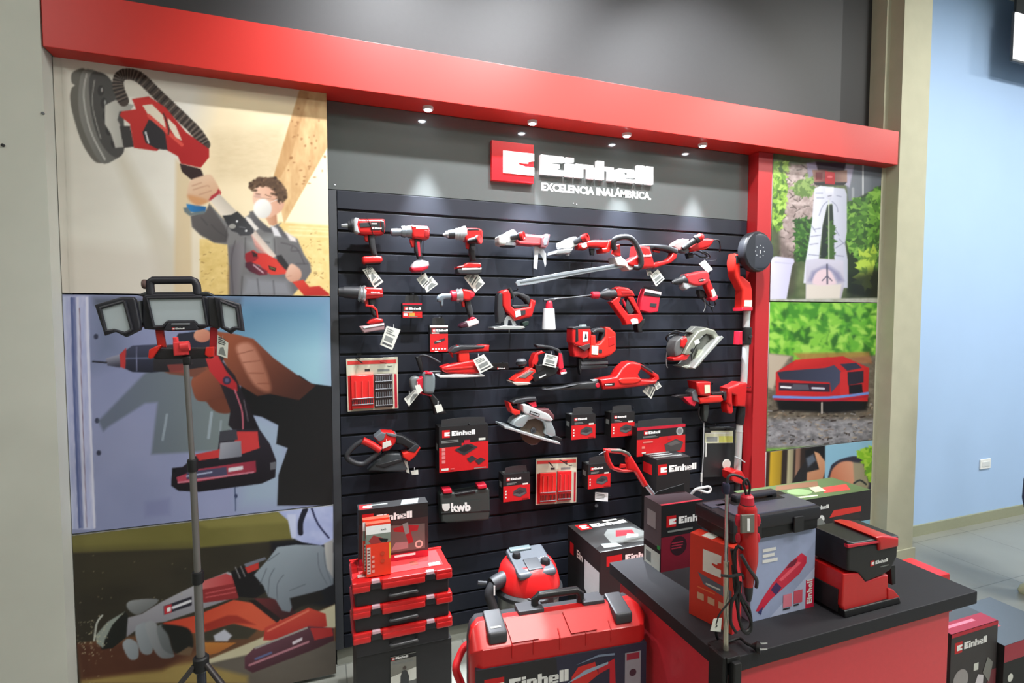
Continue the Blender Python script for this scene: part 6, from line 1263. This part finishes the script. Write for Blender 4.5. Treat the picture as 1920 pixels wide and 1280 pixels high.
# trimmer carton (tall) behind
y_ = -.3; a = at(1230, 950, y_); b = at(1293, 945, y_); z1 = at(1230, 862, y_).z
s, F, TP, L = carton('trimmer_carton', 'tall black carton with brand word and red trimmer picture, behind the counter', a.x, b.x, y_, y_+.14, 0, z1)
F.logo(.04, .91, .06); F.poly('.1,.78 .3,.8 .4,.7 .45,.55 .3,.55 .25,.68', C(120, 24, 34)); F.poly('.06,.82 .4,.8 .5,.6 .4,.5 .05,.55', C(56, 56, 54)); F.poly('.12,.78 .28,.79 .38,.68 .42,.56 .32,.56 .26,.66 .14,.7', C(130, 26, 40)); TP.lines(.05, .1, .9, .9, 3, PGR); L.rect(.1, .9, .7, .96, CRED); s.done()
# grass trimmer leaning there
s = T('grass_trimmer', 'red D shaped handle grass trimmer leaning with its steel shaft behind the counter boxes', 'power tool', Z6)
f_ = .42
s.prism('handle', '1056,505 1090,502 1100,560 1120,620 1150,668 1230,690 1330,688 1345,712 1250,722 1180,715 1120,690 1080,630 1066,570', RED, f_, f_-.03, .01)
s.prism('handle', '1060,504 1120,506 1220,510 1270,530 1300,570 1290,640 1260,630 1262,580 1220,552 1150,545 1100,540 1070,536', RED, f_, f_-.03, .01); s.prism('grip', '1110,508 1220,510 1276,530 1300,560 1290,580 1250,545 1200,530 1110,524', C(84, 84, 78), f_+.002, f_-.032, .004)
s.prism('handle', '1262,560 1310,572 1400,720 1462,832 1420,856 1340,720 1270,690', RED, f_+.002, f_-.03, .012); s.prism('trigger', '1206,640 1250,642 1246,672 1200,676', RED, f_-.004, f_-.02, .003)
top = s.w(1436, 835, f_-.015); end = Vector((1.69, -.44, .05)); d = s.w(1550, 985, f_-.015)-top; e2 = top+d*2.6
s.mb('shaft').tube([top, top+d, top+d*1.9], .0115, C(160, 162, 166, .3, .7), 12, False)
p = top+d*1.9; s.mb('motor_head').lathe(p-d.normalized()*.02, p+d.normalized()*.16, [(0, .02), (.2, .045), (.8, .05), (1, .03)], BLK, 20)
q = s.mb('guard'); q.lathe(p+d.normalized()*.1, p+d.normalized()*.12, [(0, .06), (1, .075)], BLK, 24)
s.tube('cable_hook', [(1000, 552, f_), (1030, 535, f_), (1060, 520, f_)], .002, MGR, n=6); s.done()

# ------------------------------------------------------------------ big red carry case in the foreground
cyaw = math.radians(-5.3); CX0, CY0 = .43, -1.17; CL, CT, CZ0, CZ = .61, .15, .27, .765
R = Matrix.Translation((CX0, CY0, 0)) @ Matrix.Rotation(cyaw, 4, 'Z'); xf = lambda p: tuple(R @ Vector(p))
s = T('carry_case', 'large red carry case with black handle and latches standing in front of the vacuum', 'case')
prof = [(0, CZ0), (0, CZ-.1), (.0, CZ-.062), (.004, CZ-.058), (.068, CZ-.01), (.072, CZ-.008), (.095, CZ-.008), (.095, CZ0)]
def bar(mb, prof, x0, x1, m, r=.02):
    rings = []
    for x, k in ((x0, .0), (x0+r*.3, .6), (x0+r, 1), (x1-r, 1), (x1-r*.3, .6), (x1, .0)):
        cy, cz = .06, (CZ0+CZ)/2; f_ = r*(1-k)
        rings.append([xf((x, y+(f_ if y < cy else -f_ if y > cy else 0), z+(f_ if z < cz else -f_))) for y, z in prof])
    mb.rings(rings, m)
bar(s.mb('shell'), prof, 0, CL, RED, .035)
q = s.mb('shell')
for a in (.13, .2, .29, .38, .47): q.tube([Vector(xf(p)) for p in ((a, -.001, CZ-.1), (a, -.0005, CZ-.06), (a, .022, CZ-.042))], .0022, RED, 6, False)
for a in (.13, .33): q.prism([xf((a, .004, CZ-.056)), xf((a+.09, .004, CZ-.056)), xf((a+.085, .06, CZ-.014)), xf((a-.01, .06, CZ-.014))], Vector((0, -.6, .8)), -.004, RED)
bar(s.mb('back_shell'), [(.096, CZ0), (.096, CZ-.012), (.13, CZ-.015), (CT, CZ-.05), (CT, CZ0)], .004, CL-.004, C(50, 50, 54, .5), .03)
q = s.mb('shell'); q.box(.17, .26, .07, .13, CZ-.02, CZ+.004, C(66, 66, 70, .5), .005, xf); q.box(.40, .48, .07, .13, CZ-.02, CZ+.004, C(66, 66, 70, .5), .005, xf)
q = s.mb('shell')
for a in (.055, .49):
    q = s.mb('latch+'); q.box(a, a+.062, .005, .11, CZ-.03, CZ+.006, C(62, 62, 66, .45), .008, lambda p: xf((p[0], p[1], p[2]-max(0, .05-p[1])*.55)))
    if a < .1: 
        F = Face(q, xf((a+.012, .012, CZ-.022)), Vector(xf((a+.05, .012, CZ-.022)))-Vector(xf((a+.012, .012, CZ-.022))), Vector((0, .02, .012))); F.l = .003; F.lines(0, 0, 1, 1, 2, PAP)
q = s.mb('handle'); q.tube([Vector(xf(p)) for p in ((.235, .1, CZ-.02), (.235, .1, CZ+.02), (.25, .1, CZ+.034), (.385, .1, CZ+.034), (.4, .1, CZ+.02), (.4, .1, CZ-.02))], .0135, C(34, 34, 36, .3), 12, False)
q = s.mb('printed_sleeve'); q.box(.012, CL-.012, -.004, .1, CZ0, CZ-.12, C(34, 32, 44, .45), .002, xf)
O = Vector(xf((.012, -.004, CZ0))); F = Face(q, O, Vector(xf((CL-.012, -.004, CZ0)))-O, (0, 0, CZ-.12-CZ0)); F.rect(0, 0, .55, 1, C(38, 36, 40)); F.poly('.45,1 1,1 1,0 .5,0', C(42, 42, 64)); F.logo(.045, .74, .17); F.rect(.865, .6, .965, .93, C(150, 146, 156)); F.rect(.875, .86, .955, .92, C(150, 40, 60)); F.ell(.915, .74, .022, C(70, 40, 56)); F.poly('.54,.8 .58,.88 .68,.9 .7,.78 .62,.7 .54,.74', C(206, 44, 40)); F.poly('.7,.84 .8,.9 .81,.6 .77,.6 .77,.82 .7,.78', C(190, 30, 44)); F.poly('.5,.74 .62,.84 .76,.88 .76,.86 .62,.8', C(150, 170, 190)); F.poly('.56,.9 .7,.96 .8,.95 .8,.93 .7,.94', C(120, 136, 160)); F.poly('.5,.3 .75,.45 .7,.6 .5,.5', PGR)
s.done()
carton('support_crate', 'plain black crate carrying the big red case', CX0+.0, CX0+CL-.03, CY0+.0, CY0+.2, 0, CZ0, yaw=cyaw, cat='crate')[0].done()
s = T('red_hose', 'thick red hose bending beside the left end of the big red case', 'hose')
s.mb('hose').tube([at(893, 1200, -.99), at(872, 1212, -.99), at(861, 1232, -1.0), at(855, 1255, -1.02), at(866, 1290, -1.04), xf((-.03, .07, .45)), xf((-.04, .03, .30)), xf((-.05, .0, .05)), xf((-.08, -.1, .016))], .0135, C(196, 30, 36, .35), 14); s.done()

# ------------------------------------------------------------------ cartons at the lower right and behind the counter
z_ = .5; a = atz(1785, 1190, z_); b = atz(1870, 1162, z_)
s, F, TP, L = carton('bagged_tool_carton', 'black carton with round grey badge right beside the counter front', a.x, b.x, (a.y+b.y)/2, (a.y+b.y)/2+.2, 0, z_)
F.rect(0, 0, 1, 1, C(46, 40, 42)); F.logo(.08, .83, .09); F.ell(.23, .6, .16, C(150, 146, 146), ky=.09); F.rect(.5, .64, .6, .7, PAP); F.poly('.5,.0 .52,.5 .6,.6 .72,.58 .7,0', C(206, 200, 206)); F.poly('.66,.35 .9,.6 1,.6 1,.1 .7,.1', C(110, 40, 50)); F.poly('.7,.6 .8,.72 .92,.66 .85,.5', C(120, 120, 116)); F.ell(.3, .34, .1, PGR); F.rect(0, .97, 1, 1, CCR)
TP.rect(0, 0, 1, 1, C(70, 76, 82)); TP.rect(0, 0, 1, .3, C(150, 40, 62)); TP.lines(.08, .08, .7, .22, 1, C(206, 120, 140)); TP.rect(0, .3, .08, 1, C(206, 34, 40)); TP.poly('.15,.5 .4,.6 .5,.9 .2,.85', C(150, 156, 150)); s.done()
xr = b.x; z_ = .4; a = atz(1874, 1214, z_); a.x = max(a.x, xr+.004); 
s, F, TP, L = carton('grey_lid_carton', 'low black and red carton with white sticker at the bottom right corner', a.x+.01, a.x+.4, a.y, a.y+.26, 0, z_)
F.rect(0, .82, 1, 1, C(150, 30, 50)); F.rect(0, .0, 1, .06, CRED); F.ell(.12, .64, .045, PAP); F.poly('0,.42 1,.44 1,.28 0,.26', C(176, 172, 160)); F.text('Einhell', .1, .31, .08, DGR, .03); TP.rect(0, 0, 1, 1, C(84, 94, 104)); TP.poly('.1,.3 .2,.25 .22,.4 .12,.45', WHT); TP.rect(.26, .36, .4, .44, C(190, 90, 100)); s.done()
# red flat case behind the counter
z_ = .45; a = atz(1702, 1045, z_); b = atz(1788, 1073, z_)
s = T('flat_red_case', 'flat red case lying on a low carton behind the right end of the counter', 'case')
s.mb('shell').box(2.6, b.x-.02, b.y, a.y, z_-.07, z_, RED, .01); s.mb('label_strip').box(b.x-.05, b.x-.018, b.y+.02, b.y+.17, z_-.05, z_-.02, PAP, .001); s.mb('handle').box(2.7, 2.86, b.y-.012, b.y+.002, z_-.05, z_-.03, BLK, .004); s.done()
carton('low_carton', 'brown grey carton on the floor under the flat red case', 2.6, b.x-.03, b.y, a.y, 0, z_-.071, C(120, 110, 100, .8))[0].done()

# ------------------------------------------------------------------ work light on tripod
LY = -.75
s = T('work_light', 'three panel LED work light with top handle on a tall telescopic tripod', 'work light', Z12)
def lp(part, pts, m, y0=LY, th=.04, r=.005, c=0):
    P = [at(*s.px(x, y), y0) for x, y in (catmull(prs(pts), True, 3) if c else prs(pts))]; s.mb(part).prism_xz([(p.x, p.z) for p in P], m, y0, y0+th, r)
FR = C(34, 34, 42, .45); GLS = C(168, 178, 184, .25, coat=.3, var=.03)
def frame(part, outer, inner, y0, th, glass):
    """panel with raised rim: body plate, four-sided rim around the lens"""
    lp(part, outer, FR, y0+.006, th, .006)
    O = prs(outer); I = prs(inner); 
    lp(glass, inner, GLS, y0+.003, .01, .001)
    for i in range(len(I)):
        a, b = I[i], I[(i+1) % len(I)]; P = [at(*s.px(*a), y0), at(*s.px(*b), y0)]; s.mb(part).tube(P, .0045, FR, 8, False)
frame('centre_panel', '620,330 660,300 780,290 1160,290 1300,320 1400,350 1440,400 1460,620 1420,660 1330,655 1240,690 900,700 640,680 610,600', '672,340 1282,332 1332,640 1230,640 1190,596 900,598 850,650 748,655', LY, .035, 'centre_panel/lens')
lp('centre_panel', '850,690 900,604 1190,600 1240,668 1200,694 900,704', FR, LY-.004, .02, .004); lp('centre_panel', '940,616 1140,612 1140,640 930,644', MGR, LY-.006, .01, .002)
f = Face(s.mb('centre_panel'), at(*s.px(940, 690), LY-.004), at(*s.px(1160, 684), LY-.004)-at(*s.px(940, 690), LY-.004), (0, 0, .008)); f.logo(.02, .0, 1.0)
s.mb('top_handle').tube([at(*s.px(x, y), LY+.02) for x, y in ((715, 300), (705, 200), (712, 165), (735, 148), (1160, 145), (1195, 160), (1215, 200), (1225, 300))], .0125, FR, 14, False)
lp('centre_panel', '560,310 640,275 1320,270 1390,300 1380,320 780,300 640,330', C(44, 46, 48, .45), LY+.012, .04, .005); s.mb('hinge_knob').lathe(at(*s.px(620, 190), LY+.02), at(*s.px(670, 190), LY+.02), [(0, .012), (.3, .015), (.8, .015), (1, .012)], C(90, 70, 66, .5), 16)
lp('left_hinge', '520,390 600,370 620,600 600,660 540,690 520,600', C(52, 54, 56, .45), LY+.0, .04, .006)
frame('left_panel', '95,415 400,325 520,330 545,360 600,640 600,690 440,768 320,710 205,752', '160,450 425,375 510,690 430,725 310,690 225,705', LY-.03, .025, 'left_panel/lens')
lp('right_hinge', '1330,330 1460,335 1480,640 1440,680 1340,640', C(36, 36, 40, .45), LY+.004, .035, .006)
frame('right_panel', '1400,330 1480,340 1690,405 1735,705 1640,690 1585,735 1460,660', '1470,375 1650,445 1680,670 1620,665 1580,690 1505,655', LY-.02, .025, 'right_panel/lens')
lp('bracket', '758,690 850,690 880,880 820,880 780,860', C(180, 36, 30, .45), LY+.02, .015, .004); lp('bracket', '1360,660 1440,660 1430,960 1380,990 1350,900', C(180, 34, 44, .45), LY+.02, .015, .004)
lp('bracket', '690,905 800,850 830,860 740,990 700,1010 680,990', ORED, LY, .03, .005); lp('bracket', '740,900 1340,880 1400,930 1380,1000 760,1010 730,990', C(24, 22, 26, .5), LY+.008, .03, .005); lp('bracket', '1310,880 1410,870 1400,980 1340,990 1300,960', ORED, LY, .03, .005)
lp('clamp', '950,820 1100,815 1120,960 960,975', C(226, 60, 64, .4), LY-.012, .03, .006); s.mb('clamp').lathe(at(*s.px(1040, 870), LY-.01), at(*s.px(1135, 860), LY-.01), [(0, .014), (.8, .016), (1, .016), (.9, .011)], C(226, 60, 64, .4), 18); lp('clamp', '950,770 1000,765 1010,830 955,830', C(226, 60, 64, .4), LY-.008, .02, .004)
lp('pole_head', '1050,975 1150,975 1150,1070 1060,1075', BLK, LY-.002, .04, .006)
s.card('1440,740 1560,830 1550,1000 1436,960', -LY+.0, part='price_tag', style=1)
hub = at(377, 1243, LY); jt = at(371, 1082, LY); md = at(361, 872, LY); tp = at(349, 684, LY)
def pole(a, b, r, m): s.mb('pole+').tube([a, b], r, m, 16, False)
PC = C(110, 108, 106, .4, .3)
pole(tp, md, .0085, PC); pole(md, jt, .0105, PC); pole(jt, hub, .013, PC); pole(hub, Vector((hub.x+.003, hub.y, .12)), .0145, C(66, 68, 78, .3, .6))
for p, r in ((md, .0155), (jt, .018)): s.mb('clamp_collar+').lathe(p+Vector((0, 0, -.02)), p+Vector((0, 0, .02)), [(0, r*.9), (.1, r), (.9, r), (1, r*.9)], BLK, 18)
s.mb('hub').lathe(hub+Vector((0, 0, -.025)), hub+Vector((0, 0, .025)), [(0, .02), (.1, .024), (.9, .024), (1, .02)], BLK, 18)
for ang in (205, 325, 85):
    a = math.radians(ang); e = Vector((hub.x+.62*math.cos(a), hub.y+.62*math.sin(a)*(1 if ang != 85 else .9), .012)); q = s.mb('leg+'); q.tube([hub+Vector((.02*math.cos(a), .02*math.sin(a), 0)), e], .0085, C(54, 50, 50, .4, .3), 10, False); s.mb('leg/rubber_foot+').lathe(e+Vector((0, 0, -.012)), e+Vector((0, 0, .02)), [(0, .014), (.6, .013), (1, .009)], BLK, 10)
    m_ = hub.lerp(e, .55); s.mb('brace+').tube([Vector((hub.x+.003, hub.y, .2)), m_], .004, DGR, 8, False)
s.done()

# ------------------------------------------------------------------ people cut off by the right edge
def person(name, label, loc, rz, cloth, legc, shoe, hairc):
    """standing figure: one skinned body, clothing, hair and shoes as children"""
    root = bpy.data.objects.new(name, None); COL.objects.link(root); root.location = loc; root.rotation_euler = (0, 0, rz)
    J = {'pel': (0, 0, .95, .125), 'wst': (0, 0, 1.1, .115), 'che': (0, -.01, 1.32, .135), 'nk0': (0, 0, 1.46, .06), 'nk1': (0, .01, 1.53, .052), 'hd0': (0, .015, 1.6, .08), 'hd1': (0, .01, 1.68, .088), 'hd2': (0, .0, 1.74, .06)}
    E = [('pel', 'wst'), ('wst', 'che'), ('che', 'nk0'), ('nk0', 'nk1'), ('nk1', 'hd0'), ('hd0', 'hd1'), ('hd1', 'hd2')]
    for k, sx in (('L', 1), ('R', -1)):
        for n, v in (('hip', (.09, 0, .9, .1)), ('kne', (.1, .02, .5, .062)), ('ank', (.1, -.03, .09, .042)), ('toe', (.11, .14, .035, .034)), ('sho', (.17, 0, 1.4, .06)), ('elb', (.24, -.05, 1.12, .042)), ('wri', (.22, -.03, .88, .028)), ('pal', (.215, -.02, .8, .03))):
            J[n+k] = (v[0]*sx,)+v[1:]
        if k == 'R': J['wriR'] = (-.2, .16, 1.03, .028); J['palR'] = (-.2, .2, .98, .03)
        oy, oz = (.2, .18) if k == 'R' else (0, 0)
        E += [('pel', 'hip'+k), ('hip'+k, 'kne'+k), ('kne'+k, 'ank'+k), ('ank'+k, 'toe'+k), ('che', 'sho'+k), ('sho'+k, 'elb'+k), ('elb'+k, 'wri'+k), ('wri'+k, 'pal'+k)]
        for i, dx in enumerate((-.024, -.008, .008, .024)):
            J['f%d%s' % (i, k)] = (.2*sx, -.0+dx+oy, .755+oz, .0085); J['g%d%s' % (i, k)] = (.195*sx, .0+dx+oy, .715+oz-(.008 if i in (0, 3) else 0), .0075)
            E += [('pal'+k, 'f%d%s' % (i, k)), ('f%d%s' % (i, k), 'g%d%s' % (i, k))]
        J['t0'+k] = (.2*sx, .035+oy, .80+oz, .011); J['t1'+k] = (.195*sx, .045+oy, .765+oz, .009); E += [('pal'+k, 't0'+k), ('t0'+k, 't1'+k)]
    def skin(nm, names, edges, mat_, grow=0, scale=1.0, parent=root):
        me = bpy.data.meshes.new(nm); ix = {n: i for i, n in enumerate(names)}
        me.from_pydata([J[n][:3] for n in names], [(ix[a], ix[b]) for a, b in edges], []); o = bpy.data.objects.new(nm, me); COL.objects.link(o)
        o.modifiers.new('skin', 'SKIN'); sv = me.skin_vertices[0].data
        for n in names: sv[ix[n]].radius = (J[n][3]*scale+grow,)*2; 
        sv[0].use_root = True; sb = o.modifiers.new('sub', 'SUBSURF'); sb.levels = sb.render_levels = 2
        dg = bpy.context.evaluated_depsgraph_get(); m2 = bpy.data.meshes.new_from_object(o.evaluated_get(dg)); bpy.data.objects.remove(o)
        m2.name = nm; m2.materials.clear(); m2.materials.append(mat_); m2.polygons.foreach_set('use_smooth', [True]*len(m2.polygons)); o = bpy.data.objects.new(nm, m2); COL.objects.link(o); o.parent = parent; return o
    skin('body', list(J), E, C(190, 140, 112, .6))
    def loft(mb, rows, mt, n=24): mb.rings([[(cx+a*math.cos(t), cy+b*math.sin(t), z) for t in np.linspace(0, 6.2832, n+1)[:-1]] for z, cx, cy, a, b in rows], mt)
    m = MB(); loft(m, [(.86, 0, 0, .17, .125), (.9, 0, 0, .185, .135), (1.0, 0, 0, .175, .13), (1.12, 0, 0, .16, .12), (1.26, 0, -.005, .185, .14), (1.36, 0, -.01, .21, .145), (1.41, 0, -.01, .205, .13), (1.46, 0, -.005, .13, .1), (1.49, 0, 0, .075, .075), (1.52, 0, .005, .065, .068)], cloth)
    for sx in (1, -1): m.tube([Vector(p) for p in ((.11*sx, 0, 1.41), (.17*sx, 0, 1.385), (.225*sx, -.02, 1.26), (.24*sx, -.05, 1.13), *(((.23*sx, .03, 1.08), (.205*sx, .13, 1.035)) if sx < 0 else ((.235*sx, -.045, 1.0), (.222*sx, -.032, .9))))], [.06, .085, .068, .058, .05, .042], cloth, 16)
    o = m.build('jacket', None, (0, 0, 0)); o.parent = root
    m = MB(); loft(m, [(.76, 0, 0, .13, .11), (.82, 0, 0, .168, .125), (.92, 0, 0, .17, .125), (1.0, 0, 0, .155, .115)], legc)
    for sx in (1, -1): m.tube([Vector(p) for p in ((.085*sx, 0, .9), (.09*sx, .005, .75), (.1*sx, .02, .5), (.1*sx, -.01, .28), (.1*sx, -.03, .07))], [.095, .098, .078, .068, .062], legc, 18)
    o = m.build('trousers', None, (0, 0, 0)); o.parent = root
    for k, sx in (('L', 1), ('R', -1)):
        m = MB(); m.rings([[(sx*.105+r*math.cos(t)*w, .05+L*math.sin(t), z) for t in np.linspace(0, 6.2832, 20)[:-1]] for z, r, L, w in ((0, .04, .13, 1), (.02, .045, .138, 1), (.05, .042, .125, 1), (.085, .034, .07, 1), (.11, .03, .05, 1))], shoe); o = m.build('shoe', None, (0, 0, 0)); o.parent = root
    m = MB(); m.rings([[(r*math.cos(t), -.012+r*math.sin(t), z) for t in np.linspace(0, 6.2832, 20)[:-1]] for z, r in ((1.62, .07), (1.66, .09), (1.71, .096), (1.76, .08), (1.79, .05), (1.8, .02))], hairc); o = m.build('hair', None, (0, 0, 0)); o.parent = root; o.location = (0, -.012, 0)
    m = MB(); m.lathe((0, .1, 1.655), (0, .125, 1.63), [(0, .008), (.7, .014), (1, .006)], C(190, 140, 112, .6), 10); o = m.build('nose', None, (0, 0, 0)); o.parent = root
    m = MB()
    for sx in (-1, 1): m.lathe((.03*sx, .082, 1.68), (.03*sx, .093, 1.68), [(0, .012), (1, .006)], C(40, 30, 28), 10)
    m.lathe((-.022, .092, 1.6), (.022, .092, 1.6), [(0, .003), (.5, .006), (1, .003)], C(150, 80, 76), 8); o = m.build('face_features', None, (0, 0, 0)); o.parent = root
    tag(root, label, 'person'); return root
sp = atz(1912, 1124, .0)
person('person', 'person in dark blue clothes and pale shoes, cut off by the right edge', (sp.x+.2, sp.y-.13, 0), math.radians(60), C(38, 46, 84, .8), C(26, 30, 50, .8), C(186, 190, 160, .6), C(40, 28, 22, .8))
s = T('shoulder_bag', 'dark blue soft bag held in front of the person at the right edge', 'bag')
bc = Vector((sp.x+.2, sp.y-.13, 0))+Matrix.Rotation(math.radians(60), 3, 'Z') @ Vector((-.2, .215, 0))+Vector((-.165, -.02, .22))
q = s.mb('sack'); q.rings([[(bc.x+a*math.cos(t), bc.y+b*math.sin(t), z+bc.z) for t in np.linspace(0, 6.2832, 25)[:-1]] for z, a, b in ((.44, .11, .04), (.45, .15, .06), (.52, .17, .07), (.62, .16, .07), (.7, .14, .06), (.8, .135, .045), (.86, .12, .035), (.87, .1, .02))], C(40, 52, 96, .8, bump=.2))
q = s.mb('handle'); q.tube([(bc.x-.08, bc.y, bc.z+.85), (bc.x-.02, bc.y, bc.z+.92), (bc.x+.06, bc.y, bc.z+.955), (bc.x+.09, bc.y, bc.z+.93), (bc.x+.1, bc.y, bc.z+.85)], .007, C(30, 38, 70, .8), 10); s.done()
